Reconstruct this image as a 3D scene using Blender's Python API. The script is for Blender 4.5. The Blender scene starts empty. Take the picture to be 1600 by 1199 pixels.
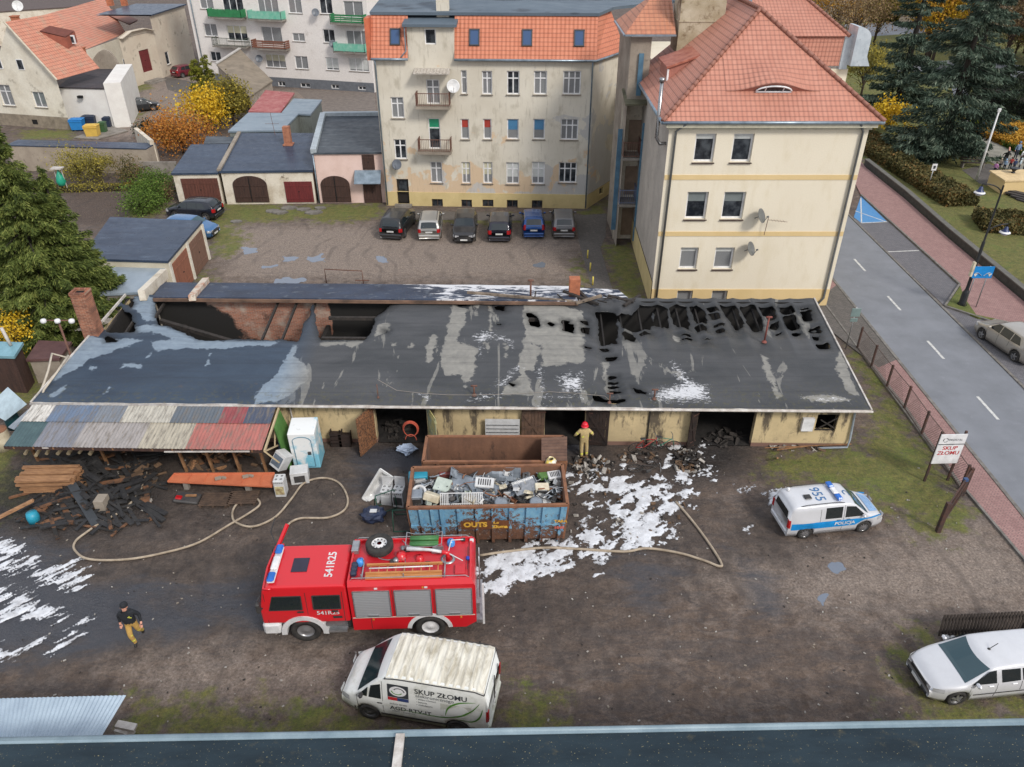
import bpy,bmesh,math,random
import numpy as np
from mathutils import Vector,Matrix
from math import radians,sin,cos,pi,sqrt,atan2,hypot
random.seed(7);RNG=np.random.default_rng(7)
SC=bpy.context.scene
COL=SC.collection
# -- camera, world, sun, exposure
HC=21.3;TH=radians(32.7);FL=1200.0
cd=bpy.data.cameras.new("camera");cam=bpy.data.objects.new("camera",cd);COL.objects.link(cam)
cam.location=(0,0,HC);cam.rotation_euler=(pi/2-TH,0,0)
cd.sensor_width=36;cd.lens=36*FL/1600;cd.clip_start=.5;cd.clip_end=2000
SC.camera=cam
SUN_EL=radians(40);SUN_AZ=radians(38)
wd=bpy.data.worlds.new("World");SC.world=wd;wd.use_nodes=True
nt=wd.node_tree;bg=nt.nodes['Background']
sky=nt.nodes.new('ShaderNodeTexSky');sky.sky_type='NISHITA';sky.sun_disc=False
sky.sun_elevation=SUN_EL;sky.sun_rotation=pi-SUN_AZ
sky.air_density=1.0;sky.dust_density=4.0;sky.ozone_density=1.0
ck=nt.nodes.new('ShaderNodeTexNoise');ck.inputs['Scale'].default_value=2.2;ck.inputs['Detail'].default_value=6
cr=nt.nodes.new('ShaderNodeMapRange');cr.inputs[1].default_value=.3;cr.inputs[2].default_value=.6;cr.inputs[3].default_value=.35;cr.inputs[4].default_value=.95;nt.links.new(ck.outputs[0],cr.inputs[0])
cm=nt.nodes.new('ShaderNodeMix');cm.data_type='RGBA';nt.links.new(cr.outputs[0],cm.inputs[0]);nt.links.new(sky.outputs[0],cm.inputs[6]);cm.inputs[7].default_value=(5.5,5.75,6.3,1)
nt.links.new(cm.outputs[2],bg.inputs[0]);bg.inputs[1].default_value=0.14
sl=bpy.data.lights.new("sun",'SUN');sun=bpy.data.objects.new("sun",sl);COL.objects.link(sun)
sl.energy=2.0;sl.angle=radians(12);sl.color=(1,.955,.9)
sd=Vector((sin(SUN_AZ)*cos(SUN_EL),-cos(SUN_AZ)*cos(SUN_EL),sin(SUN_EL)))
sun.rotation_euler=sd.to_track_quat('Z','Y').to_euler();sun.location=(20,-20,60)
SC.view_settings.view_transform='Standard';SC.view_settings.look='None'
SC.view_settings.exposure=0.2;SC.view_settings.gamma=1
# -- picture measurements -> places
def ray(px,py):
 u=(px-800)/FL;v=(py-599.5)/FL
 return Vector((u,cos(TH)-v*sin(TH),-(sin(TH)+v*cos(TH))))
def G(px,py,z=0.0):
 d=ray(px,py);t=(HC-z)/(-d.z);return Vector((d.x*t,d.y*t,z))
def onY(px,py,Y):
 d=ray(px,py);t=Y/d.y;return Vector((d.x*t,Y,HC+d.z*t))
def V(*a):return Vector(a)
# -- objects
def link(o):COL.objects.link(o);return o
def wm(o):
 return Matrix.Identity(4) if o is None else wm(o.parent)@o.matrix_basis
def tag(o,label=None,cat=None,group=None,kind=None):
 if label:o['label']=label
 if cat:o['category']=cat
 if group:o['group']=group
 if kind:o['kind']=kind
 return o
def thing(name,loc,label,cat,rz=0,group=None):
 o=bpy.data.objects.new(name,None);link(o);o.empty_display_size=.2
 o.location=loc;o.rotation_euler=(0,0,rz)
 return tag(o,label,cat,group)
def copy_tree(o,parent=None):
 c=o.copy();link(c);c.parent=parent
 for ch in[x for x in bpy.data.objects if x.parent==o]:copy_tree(ch,c)
 return c
class MB:
 
 def __init__(s):s.v=[];s.f=[];s.m=[];s.uv=[];s.sm=[]
 def face(s,pts,mi=0,uv=None,smooth=False):
  b=len(s.v);s.v+=[tuple(p) for p in pts];s.f.append(tuple(range(b,b+len(pts))))
  s.m.append(mi);s.uv.append(uv);s.sm.append(smooth)
 def mesh(s,vs,fs,mi=0,smooth=False):
  b=len(s.v);s.v+=[tuple(p) for p in vs]
  for f in fs:s.f.append(tuple(b+i for i in f));s.m.append(mi);s.uv.append(None);s.sm.append(smooth)
 def box(s,c,sz,rz=0,mi=0,mat=None,bev=0):
  x,y,z=sz[0]/2,sz[1]/2,sz[2]/2
  M_=Matrix.Translation(Vector(c))@(mat if mat is not None else Matrix.Rotation(rz,4,'Z'))
  if bev>0:
   b=min(bev,x*.9,y*.9,z*.9);pts=[]
   vs=[]
   for sx in(-1,1):
    for sy in(-1,1):
     for sz_ in(-1,1):
      vs+=[(sx*x,sy*(y-b),sz_*(z-b)),(sx*(x-b),sy*y,sz_*(z-b)),(sx*(x-b),sy*(y-b),sz_*z)]
   idx=lambda sx,sy,sz_,k:((sx>0)*4+(sy>0)*2+(sz_>0))*3+k
   fs=[]
   for a in(-1,1):
    fs.append([idx(a,-1,-1,0),idx(a,1,-1,0),idx(a,1,1,0),idx(a,-1,1,0)][::a])
    fs.append([idx(-1,a,-1,1),idx(-1,a,1,1),idx(1,a,1,1),idx(1,a,-1,1)][::a])
    fs.append([idx(-1,-1,a,2),idx(1,-1,a,2),idx(1,1,a,2),idx(-1,1,a,2)][::a])
   for a in(-1,1):
    for c_ in(-1,1):
     fs.append([idx(a,c_,-1,0),idx(a,c_,-1,1),idx(a,c_,1,1),idx(a,c_,1,0)])
     fs.append([idx(a,-1,c_,0),idx(a,-1,c_,2),idx(a,1,c_,2),idx(a,1,c_,0)])
     fs.append([idx(-1,a,c_,1),idx(-1,a,c_,2),idx(1,a,c_,2),idx(1,a,c_,1)])
     for d_ in(-1,1):fs.append([idx(a,c_,d_,0),idx(a,c_,d_,1),idx(a,c_,d_,2)])
   s.mesh([M_@Vector(p) for p in vs],fs,mi);return
  vs=[M_@Vector(p) for p in((-x,-y,-z),(x,-y,-z),(x,y,-z),(-x,y,-z),(-x,-y,z),(x,-y,z),(x,y,z),(-x,y,z))]
  s.mesh(vs,[(0,3,2,1),(4,5,6,7),(0,1,5,4),(1,2,6,5),(2,3,7,6),(3,0,4,7)],mi)
 def bar(s,a,b,w,h=None,mi=0,up=(0,0,1)):
  a=Vector(a);b=Vector(b);d=b-a;L=d.length
  if L<1e-6:return
  h=w if h is None else h
  zx=d.normalized();up=Vector(up)
  if abs(zx.dot(up))>.98:up=Vector((0,1,0))
  yx=up.cross(zx).normalized();ux=zx.cross(yx)
  M_=Matrix((zx,yx,ux)).transposed().to_4x4()
  s.box((a+b)/2,(L,w,h),mat=M_,mi=mi)
 def tube(s,path,r,n=8,mi=0,caps=True):
  P=[Vector(p) for p in path];rr=r if isinstance(r,(list,tuple)) else[r]*len(P)
  b=len(s.v);prev=None
  for i,p in enumerate(P):
   t=(P[min(i+1,len(P)-1)]-P[max(i-1,0)]).normalized()
   if prev is None:
    up=Vector((0,0,1)) if abs(t.z)<.9 else Vector((1,0,0));a=t.cross(up).normalized()
   else:a=(prev-t*prev.dot(t)).normalized()
   prev=a;c=t.cross(a)
   for k in range(n):
    q=p+(a*cos(2*pi*k/n)+c*sin(2*pi*k/n))*rr[i];s.v.append(tuple(q))
  for i in range(len(P)-1):
   for k in range(n):
    s.f.append((b+i*n+k,b+i*n+(k+1)%n,b+(i+1)*n+(k+1)%n,b+(i+1)*n+k));s.m.append(mi);s.uv.append(None);s.sm.append(n>5)
  if caps:
   for e in(tuple(b+k for k in range(n))[::-1],tuple(b+(len(P)-1)*n+k for k in range(n))):
    s.f.append(e);s.m.append(mi);s.uv.append(None);s.sm.append(False)
 def lathe(s,prof,c=(0,0,0),axis='Z',n=24,mi=0,smooth=True):
  
  b=len(s.v);c=Vector(c)
  for r,h in prof:
   for k in range(n):
    a=2*pi*k/n;p=(r*cos(a),r*sin(a),h)
    if axis=='Y':p=(r*cos(a),h,r*sin(a))
    if axis=='X':p=(h,r*cos(a),r*sin(a))
    s.v.append(tuple(Vector(p)+c))
  for i in range(len(prof)-1):
   for k in range(n):
    s.f.append((b+i*n+k,b+i*n+(k+1)%n,b+(i+1)*n+(k+1)%n,b+(i+1)*n+k));s.m.append(mi);s.uv.append(None);s.sm.append(smooth)
 def disc(s,c,r,n=24,axis='Z',mi=0):
  pts=[]
  for k in range(n):
   a=2*pi*k/n;p={'Z':(r*cos(a),r*sin(a),0),'Y':(r*cos(a),0,r*sin(a)),'X':(0,r*cos(a),r*sin(a))}[axis]
   pts.append(Vector(p)+Vector(c))
  s.face(pts,mi)
 def prism(s,poly,z0,z1,mi=0,side=None):
  
  a=sum(poly[i][0]*poly[(i+1)%len(poly)][1]-poly[(i+1)%len(poly)][0]*poly[i][1] for i in range(len(poly)))
  if a<0:poly=poly[::-1]
  n=len(poly);side=mi if side is None else side
  s.face([(p[0],p[1],z1) for p in poly],mi);s.face([(p[0],p[1],z0) for p in poly][::-1],mi)
  for i in range(n):
   p,q=poly[i],poly[(i+1)%n]
   s.face([(p[0],p[1],z0),(q[0],q[1],z0),(q[0],q[1],z1),(p[0],p[1],z1)],side)
 def build(s,name,mats,parent=None,world=False,merge=False):
  if not s.v:return None
  me=bpy.data.meshes.new(name);me.from_pydata(s.v,[],s.f)
  if not isinstance(mats,(list,tuple)):mats=[mats]
  for m in mats:me.materials.append(m)
  me.polygons.foreach_set('material_index',s.m)
  me.polygons.foreach_set('use_smooth',s.sm)
  if any(u is not None for u in s.uv):
   uvl=me.uv_layers.new(name='UVMap');arr=[]
   for f,u in zip(s.f,s.uv):arr+=([c for p in u for c in p] if u else[0.0]*(2*len(f)))
   uvl.data.foreach_set('uv',arr)
  o=bpy.data.objects.new(name,me);link(o)
  if parent is not None:
   o.parent=parent
   if world:me.transform(wm(parent).inverted())
  elif not world:pass
  me.update()
  if merge:
   bm=bmesh.new();bm.from_mesh(me);bmesh.ops.remove_doubles(bm,verts=bm.verts,dist=1e-4);bm.to_mesh(me);bm.free()
  return o
def recenter(o):
 
 me=o.data;n=len(me.vertices);a=np.empty(n*3);me.vertices.foreach_get('co',a);a=a.reshape(-1,3)
 c=Vector(((a[:,0].min()+a[:,0].max())/2,(a[:,1].min()+a[:,1].max())/2,a[:,2].min()))
 me.transform(Matrix.Translation(-c));o.location=o.location+c;return o
def one(name,mb,mats,label,cat,group=None):
 return tag(recenter(mb.build(name,mats)),label,cat,group)
MATS={}
class NT:
 def __init__(s,name):
  s.m=bpy.data.materials.new(name);s.m.use_nodes=True;s.t=s.m.node_tree
  s.b=s.t.nodes['Principled BSDF'];s.o=s.t.nodes['Material Output']
 def n(s,ty,**kw):
  nd=s.t.nodes.new('ShaderNode'+ty)
  for k,v in kw.items():
   if k in nd.inputs:nd.inputs[k].default_value=v
   else:setattr(nd,k,v)
  return nd
 def l(s,a,b):s.t.links.new(a,b)
 def sock(s,v,inp):
  if hasattr(v,'links'):s.l(v,inp)
  elif isinstance(v,(tuple,list)):inp.default_value=tuple(v)+((1,) if len(v)==3 and inp.type=='RGBA' else())
  else:inp.default_value=v
 def coord(s,kind='Object'):return s.n('TexCoord').outputs[kind]
 def pos(s):return s.n('NewGeometry').outputs['Position']
 def noise(s,sc=5,det=4,rough=.55,vec=None,dist=0,stretch=None):
  nd=s.n('TexNoise');nd.inputs['Scale'].default_value=sc;nd.inputs['Detail'].default_value=det
  nd.inputs['Roughness'].default_value=rough;nd.inputs['Distortion'].default_value=dist
  vec=vec if vec is not None else s.coord()
  if stretch:
   mp=s.n('Mapping');mp.inputs['Scale'].default_value=stretch;s.l(vec,mp.inputs[0]);vec=mp.outputs[0]
  s.l(vec,nd.inputs['Vector']);return nd.outputs['Fac']
 def ramp(s,v,a,b,lo=0.0,hi=1.0,smooth=False):
  nd=s.n('MapRange');nd.clamp=True
  if smooth:nd.interpolation_type='SMOOTHSTEP'
  s.sock(v,nd.inputs['Value'])
  for k,x in zip(('From Min','From Max','To Min','To Max'),(a,b,lo,hi)):s.sock(x,nd.inputs[k])
  return nd.outputs[0]
 def mix(s,f,a,b,mode='MIX'):
  nd=s.n('Mix');nd.data_type='RGBA';nd.blend_type=mode
  s.sock(f,nd.inputs[0]);s.sock(a,nd.inputs[6]);s.sock(b,nd.inputs[7]);return nd.outputs[2]
 def math(s,op,a,b=0.0,c=None):
  nd=s.n('Math');nd.operation=op;s.sock(a,nd.inputs[0]);s.sock(b,nd.inputs[1])
  if c is not None:s.sock(c,nd.inputs[2])
  return nd.outputs[0]
 def attr(s,name,out='Fac'):
  nd=s.n('Attribute');nd.attribute_name=name;return nd.outputs[out]
 def bump(s,h,st=.3,dist=.02):
  nd=s.n('Bump');nd.inputs['Strength'].default_value=st;nd.inputs['Distance'].default_value=dist
  s.l(h,nd.inputs['Height']);s.l(nd.outputs[0],s.b.inputs['Normal']);return nd
 def set(s,col=None,rough=None,metal=None,**kw):
  if col is not None:s.sock(col,s.b.inputs['Base Color'])
  if rough is not None:s.sock(rough,s.b.inputs['Roughness'])
  if metal is not None:s.sock(metal,s.b.inputs['Metallic'])
  for k,v in kw.items():s.sock(v,s.b.inputs[k.replace('_',' ')])
  return s.m
def srgb(r,g=None,b=None):
 if g is None:r,g,b=r
 f=lambda c:(c/255/12.92 if c/255<=.04045 else((c/255+.055)/1.055)**2.4)
 return(f(r),f(g),f(b))
def mul(c,k):return tuple(min(1,x*k) for x in c)
def M(name,col,rough=.7,metal=0,col2=None,sc=2.5,thr=(.35,.7),col3=None,sc3=9,thr3=(.6,.72),bump=.15,bsc=40,bdist=.01,coat=0,det=5,stretch=None,spec=None):
 if name in MATS:return MATS[name]
 n=NT(name);c=col2 if col2 is not None else mul(col,.72)
 co=n.coord()
 out=n.mix(n.ramp(n.noise(sc,det,.6,co,stretch=stretch),thr[0],thr[1]),col,c)
 if col3 is not None:out=n.mix(n.ramp(n.noise(sc3,6,.65,co,stretch=stretch),thr3[0],thr3[1]),out,col3)
 fine=n.ramp(n.noise(bsc*.7,3,.6,co),.2,.8,.88,1.1)
 out=n.mix(1.0,out,n.n('CombineColor').outputs[0],'MULTIPLY') if False else out
 mm=n.n('Mix');mm.data_type='RGBA';mm.blend_type='MULTIPLY';mm.inputs[0].default_value=1
 n.l(out,mm.inputs[6]);n.l(fine,mm.inputs[7]);out=mm.outputs[2]
 r=n.ramp(n.noise(sc*3,3,.5,co),.3,.7,max(rough-.08,.02),min(rough+.08,1))
 n.set(out,r,metal)
 if coat:n.set(Coat_Weight=coat,Coat_Roughness=.08)
 if spec is not None:n.b.inputs['Specular IOR Level'].default_value=spec
 if bump:n.bump(n.noise(bsc,4,.6,co),bump,bdist)
 MATS[name]=n.m;return n.m
def pip(P,poly):
 
 P=np.asarray(P);poly=np.asarray(poly,float);n=len(poly)
 d=np.full(len(P),1e9);ins=np.zeros(len(P),bool)
 for i in range(n):
  a=poly[i];b=poly[(i+1)%n];e=b-a;w=P-a
  t=np.clip((w@e)/max(e@e,1e-12),0,1)[:,None]
  d=np.minimum(d,np.hypot(*(w-t*e).T))
  c1=(a[1]<=P[:,1])&(b[1]>P[:,1]);c2=(a[1]>P[:,1])&(b[1]<=P[:,1])
  cr=e[0]*w[:,1]-e[1]*w[:,0]
  ins^=((c1&(cr>0))|(c2&(cr<0)))
 return np.where(ins,d,-d)
def polyline_d(P,pl):
 P=np.asarray(P);pl=np.asarray(pl,float);d=np.full(len(P),1e9)
 for i in range(len(pl)-1):
  a=pl[i];b=pl[i+1];e=b-a;w=P-a
  t=np.clip((w@e)/max(e@e,1e-12),0,1)[:,None];d=np.minimum(d,np.hypot(*(w-t*e).T))
 return d
class Noise2:
 
 def __init__(s,seed):s.g=np.random.default_rng(seed).random((256,256))
 def __call__(s,x,y):
  x=np.asarray(x,float);y=np.asarray(y,float);xi=np.floor(x).astype(int);yi=np.floor(y).astype(int)
  fx=x-xi;fy=y-yi;fx=fx*fx*(3-2*fx);fy=fy*fy*(3-2*fy);g=s.g
  a=g[xi%256,yi%256];b=g[(xi+1)%256,yi%256];c=g[xi%256,(yi+1)%256];d=g[(xi+1)%256,(yi+1)%256]
  return(a*(1-fx)+b*fx)*(1-fy)+(c*(1-fx)+d*fx)*fy
 def fbm(s,x,y,o=4,k=.5):
  t=0;a=1;n=0
  for i in range(o):t=t+a*s(x*2**i+i*17.3,y*2**i+i*9.1);n+=a;a*=k
  return t/n
NZ=Noise2(3);NZ2=Noise2(11)
def set_attr(me,name,arr,dom='POINT'):
 a=me.attributes.new(name,'FLOAT',dom);a.data.foreach_set('value',np.asarray(arr,dtype=np.float32))
def np_mesh(name,verts,faces_flat,face_sizes,mats):
 me=bpy.data.meshes.new(name);verts=np.asarray(verts,dtype=np.float32)
 me.vertices.add(len(verts));me.vertices.foreach_set('co',verts.ravel())
 me.loops.add(len(faces_flat));me.loops.foreach_set('vertex_index',np.asarray(faces_flat,dtype=np.int32))
 fs=np.asarray(face_sizes,dtype=np.int32);me.polygons.add(len(fs))
 st=np.concatenate(([0],np.cumsum(fs)[:-1])).astype(np.int32);me.polygons.foreach_set('loop_start',st)
 try:me.polygons.foreach_set('loop_total',fs)
 except Exception:pass
 for m in(mats if isinstance(mats,(list,tuple)) else[mats]):me.materials.append(m)
 me.update(calc_edges=True);me.validate();return me
def grid_mesh(name,xs,ys,zf,mats,keep=None):
 X,Y=np.meshgrid(xs,ys);Z=zf(X,Y) if callable(zf) else zf
 v=np.stack([X.ravel(),Y.ravel(),np.broadcast_to(Z,X.shape).ravel()],1)
 nx,ny=len(xs),len(ys);i,j=np.meshgrid(np.arange(nx-1),np.arange(ny-1));a=(j*nx+i).ravel()
 f=np.stack([a,a+1,a+nx+1,a+nx],1)
 if keep is not None:f=f[keep(v[f].mean(1))]
 me=np_mesh(name,v,f.ravel(),np.full(len(f),4),mats);return me,v
def clip_sheet(xs,ys,field,zf):
 
 X,Y=np.meshgrid(xs,ys);nx,ny=len(xs),len(ys)
 F=field(X.ravel(),Y.ravel()).reshape(X.shape)
 vid={};verts=[];faces=[]
 def vert(key,x,y):
  k=vid.get(key)
  if k is None:k=vid[key]=len(verts);verts.append((x,y))
  return k
 pos=F>0
 cnt=pos[:-1,:-1].astype(int)+pos[:-1,1:]+pos[1:,:-1]+pos[1:,1:]
 for j,i in zip(*np.nonzero(cnt)):
  c=[(j,i),(j,i+1),(j+1,i+1),(j+1,i)];out=[]
  for k in range(4):
   p,q=c[k],c[(k+1)%4];fp,fq=F[p],F[q]
   if fp>0:out.append(vert(p,X[p],Y[p]))
   if(fp>0)!=(fq>0):
    t=fp/(fp-fq);t=min(max(t,.02),.98);key=(p,q) if p<q else(q,p)
    out.append(vert(key,X[p]+(X[q]-X[p])*t,Y[p]+(Y[q]-Y[p])*t))
  if len(out)>2:faces.append(out)
 va=np.array(verts);z=zf(va[:,0],va[:,1])
 return np.column_stack([va,z]),faces
def text_geo(s,size=1.0,align='CENTER',bold=0,space=1.0):
 cu=bpy.data.curves.new('t','FONT');cu.body=s;cu.size=size;cu.align_x=align;cu.align_y='CENTER';cu.offset=bold;cu.space_character=space
 cu.resolution_u=3
 o=bpy.data.objects.new('t',cu);link(o);dg=bpy.context.evaluated_depsgraph_get()
 me=bpy.data.meshes.new_from_object(o.evaluated_get(dg))
 vs=[v.co.copy() for v in me.vertices];fs=[tuple(p.vertices) for p in me.polygons]
 bpy.data.objects.remove(o);bpy.data.curves.remove(cu);bpy.data.meshes.remove(me)
 return vs,fs
def gp(pl):return[tuple(G(x,y)[:2]) for x,y in pl]
xs=np.concatenate([[-500,-250,-130,-95,-75],np.arange(-62,46,.3),np.arange(46,95,.8),[110,140,200,320,520]])
ys=np.concatenate([[-30,-5,5],np.arange(9,64,.3),np.arange(64,150,.9),[160,190,250,400,760]])
GRASS=[[(318,352),(335,405),(372,398),(392,372),(365,352),(470,345),(480,322),(350,316)],[(300,420),(330,425),(335,440),(300,440)],[(478,320),(600,316),(606,338),(560,346),(500,350),(430,338)],[(606,334),(905,334),(905,352),(640,350)],[(903,398),(925,440),(922,452),(900,448),(896,420)],[(941,382),(992,382),(1015,470),(960,470)],[(900,334),(955,308),(952,334),(915,340)],[(1318,546),(1342,543),(1448,692),(1524,800),(1512,838),(1440,842),(1384,800),(1345,775),(1190,745),(1195,708),(1345,694),(1368,640)],[(200,1092),(330,1100),(560,1095),(640,1150),(780,1160),(170,1165)],[(790,1075),(860,1085),(900,1165),(785,1165)],[(1430,975),(1470,990),(1420,1060),(1450,1090),(1600,1085),(1640,1165),(1350,1165),(1430,1110),(1390,1050)],[(0,690),(32,700),(48,760),(52,795),(20,806),(-60,790),(-60,690)],[(-80,440),(95,500),(90,560),(60,640),(-80,640)],[(28,203),(115,202),(122,217),(30,219)],[(190,186),(212,178),(232,172),(205,196),(190,200)],[(205,130),(235,128),(240,140),(205,145)],[(200,320),(265,300),(268,330),(220,345),(195,345)],[(1352,258),(1620,478),(1900,478),(1800,0),(1290,0),(1290,180)]]
DARK=[[(-200,770),(120,800),(420,830),(560,850),(560,900),(420,990),(240,1010),(100,1040),(-200,1100)],[(30,690),(560,700),(560,860),(100,850)],[(560,690),(1190,690),(1190,740),(1060,760),(1130,800),(1090,880),(900,920),(740,940),(600,1000),(560,860)],[(750,900),(930,900),(1000,960),(900,1000),(760,990)],[(1140,800),(1230,800),(1220,870),(1150,860)]]
LIGHT=[[(350,350),(900,350),(900,440),(330,440)],[(210,1030),(560,1010),(560,1080),(250,1085)],[(1380,850),(1530,800),(1640,900),(1640,960),(1300,960),(1100,900)],[(230,115),(330,110),(330,170),(230,215),(140,218),(190,180)],[(420,140),(590,140),(590,190),(500,180)]]
SOIL=[[(100,300),(205,300),(190,350),(100,355)]]
me,gv=grid_mesh('ground',xs,ys,0.0,[])
P2=gv[:,:2]
def sdmax(polys,P,cap=-6):return np.maximum(np.max([pip(P,gp(q)) for q in polys],axis=0),cap)
for nm,pl in(('grass',GRASS),('dark',DARK),('light',LIGHT),('soil',SOIL)):
 set_attr(me,nm,sdmax(pl,P2))
set_attr(me,'ash',sdmax([[(30,705),(270,700),(262,790),(190,835),(110,850),(20,835),(-60,850),(-60,790)],[(590,640),(660,640),(650,715),(585,712)],[(850,650),(950,690),(960,740),(880,740)],[(1030,690),(1180,660),(1170,735),(1050,765)]],P2))
set_attr(me,'wet',sdmax([[(-200,800),(60,840),(150,900),(300,925),(425,895),(425,985),(240,1003),(100,1035),(-200,1050)],[(560,700),(900,700),(880,745),(560,760)],[(1130,860),(1190,880),(1230,960),(1180,960)],[(960,870),(1060,880),(1020,960),(960,930)]],P2))
n=NT('ground_soil');p=n.pos()
big=n.noise(.35,5,.6,p);med=n.noise(1.6,6,.65,p);fine=n.noise(11,6,.7,p);peb=n.noise(42,3,.6,p)
streak=n.noise(1.0,5,.6,p,1.2,(.35,1.6,1))
base=n.mix(n.ramp(med,.3,.7),srgb(84,70,60),srgb(119,103,91))
base=n.mix(n.ramp(n.noise(.9,7,.75,p,1.5),.5,.62,0,.45),base,srgb(134,123,115))
base=n.mix(n.ramp(n.noise(1.3,7,.75,p,2,(.5,1.3,1)),.5,.6,0,.6),base,srgb(74,68,66))
base=n.mix(n.ramp(streak,.42,.68,0,.7),base,srgb(82,76,74))
lightf=n.ramp(n.math('ADD',n.attr('light'),n.math('MULTIPLY',n.math('SUBTRACT',med,.5),5)),-1.2,1.6)
base=n.mix(n.math('MULTIPLY',lightf,.8),base,n.mix(n.ramp(fine,.35,.65),srgb(126,113,102),srgb(155,142,131)))
darkf=n.ramp(n.math('ADD',n.attr('dark'),n.math('MULTIPLY',n.math('SUBTRACT',big,.5),6)),-1.5,1.5)
base=n.mix(n.math('MULTIPLY',darkf,.85),base,n.mix(n.ramp(med,.35,.65),srgb(54,47,43),srgb(86,75,67)))
base=n.mix(n.math('MULTIPLY',n.ramp(n.math('ADD',n.attr('soil'),n.math('MULTIPLY',n.math('SUBTRACT',med,.5),4)),-.5,.8),.85),base,n.mix(n.ramp(fine,.35,.6),srgb(62,50,46),srgb(92,78,68)))
gmask=n.math('ADD',n.attr('grass'),n.math('MULTIPLY',n.math('SUBTRACT',n.noise(1.3,7,.7,p),.52),6.5))
gm=n.ramp(gmask,-.35,.6)
gcol=n.mix(n.ramp(n.noise(2.2,5,.7,p),.3,.66),srgb(80,92,36),srgb(122,116,60))
gcol=n.mix(n.ramp(n.noise(14,4,.7,p),.5,.75,0,.55),gcol,srgb(52,64,24))
gcol=n.mix(n.ramp(n.noise(.5,4,.6,p),.5,.7,0,.7),gcol,srgb(96,112,44))
col=n.mix(n.math('MULTIPLY',gm,n.ramp(fine,.25,.6,.55,1)),base,gcol)
pebm=n.ramp(n.noise(30,2,.5,p),.76,.80,0,.7)
col=n.mix(n.math('MULTIPLY',pebm,n.ramp(med,.45,.6)),col,srgb(190,185,178))
ash=n.ramp(n.math('ADD',n.attr('ash'),n.math('MULTIPLY',n.math('SUBTRACT',med,.5),4)),-.6,1.1);col=n.mix(n.math('MULTIPLY',ash,.85),col,n.mix(n.ramp(fine,.4,.7),srgb(22,21,22),srgb(58,54,52)))
tk=n.n('TexWave');n.l(p,tk.inputs[0]);tk.inputs['Scale'].default_value=.22;tk.inputs['Distortion'].default_value=22;tk.inputs['Detail'].default_value=3;tk.inputs['Detail Scale'].default_value=.35
col=n.mix(n.math('MULTIPLY',n.math('MULTIPLY',n.ramp(tk.outputs[1],.80,.97),n.math('MULTIPLY',n.ramp(fine,.3,.6),n.ramp(big,.42,.58))),n.math('SUBTRACT',.42,n.math('MULTIPLY',gm,.42))),col,srgb(56,51,50))
v=n.math('MULTIPLY',n.math('MULTIPLY',n.ramp(fine,.25,.75,.62,1.38),n.ramp(peb,.3,.7,.74,1.26)),n.ramp(n.noise(4.2,5,.7,p),.3,.7,.78,1.2));mm=n.n('Mix');mm.data_type='RGBA';mm.blend_type='MULTIPLY';mm.inputs[0].default_value=1
n.l(col,mm.inputs[6]);n.l(v,mm.inputs[7]);col=mm.outputs[2]
wet=n.math('MULTIPLY',n.math('MULTIPLY',darkf,n.ramp(big,.38,.62)),n.math('SUBTRACT',1.0,gm))
w2=n.math('MULTIPLY',n.ramp(n.math('ADD',n.attr('wet'),n.math('MULTIPLY',n.math('SUBTRACT',n.noise(.7,6,.65,p,.6,(.5,1.3,1)),.5),5)),-.4,.9),n.math('SUBTRACT',1.0,gm));col=n.mix(n.math('MULTIPLY',w2,.8),col,srgb(62,66,74))  # wet mud darkens; its bluish sky sheen is put into the colour
rough=n.math('MULTIPLY',n.ramp(wet,0,1,.93,.42),n.ramp(w2,0,1,1,.55))
n.set(col,rough,0)
h=n.math('ADD',n.math('MULTIPLY',fine,.6),n.math('ADD',n.math('MULTIPLY',med,1.6),n.math('MULTIPLY',peb,.35)))
n.bump(h,.95,.08);me.materials.append(n.m)
tag(link(bpy.data.objects.new('ground',me)),kind='structure')
m_asph=M('asphalt',srgb(130,133,139),.7,col2=srgb(116,119,124),sc=.6,thr=(.3,.7),col3=srgb(144,147,152),sc3=2.2,thr3=(.6,.95),bsc=60,spec=.25)
def paver(name,c1,c2,mortar,sx,sy,rot=0):
 n=NT(name);p=n.pos();mp=n.n('Mapping');mp.inputs['Rotation'].default_value=(0,0,rot);n.l(p,mp.inputs[0])
 b=n.n('TexBrick');n.l(mp.outputs[0],b.inputs[0]);b.inputs['Scale'].default_value=1;b.inputs['Brick Width'].default_value=sx;b.inputs['Row Height'].default_value=sy
 b.inputs['Mortar Size'].default_value=.012;b.inputs['Color1'].default_value=(*c1,1);b.inputs['Color2'].default_value=(*c2,1);b.inputs['Mortar'].default_value=(*mortar,1)
 c=n.mix(n.ramp(n.noise(1.2,6,.65,p),.35,.75,0,.5),b.outputs[0],mul(c2,.6))
 c=n.mix(n.ramp(n.noise(7,5,.65,p),.45,.75,0,.35),c,mul(c1,1.25))
 n.set(c,.8);n.bump(b.outputs[1],-.4,.01);return n.m
m_red=paver('red_paving',srgb(164,130,124),srgb(148,112,108),srgb(112,92,88),.2,.1,radians(38))
m_bay=paver('bay_paving',srgb(118,116,120),srgb(102,101,105),srgb(76,76,78),.2,.1,radians(38))
m_cob=paver('path_paving',srgb(112,106,100),srgb(92,88,84),srgb(64,60,56),.2,.1,radians(8))
m_kerb=M('kerb_concrete',srgb(128,124,118),.85,col2=srgb(92,88,82),sc=3)
m_white=M('road_paint',srgb(205,205,200),.7,col2=srgb(150,150,148),sc=6,thr=(.45,.75))
m_bluepaint=M('blue_paint',srgb(70,130,185),.6,col2=srgb(85,140,188),sc=4)
def sheet(name,px,z,m,t=.05):
 mb=MB();mb.prism([tuple(G(x,y)[:2]) for x,y in px],-.05,z,0)
 return tag(mb.build(name,m),kind='structure')
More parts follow.
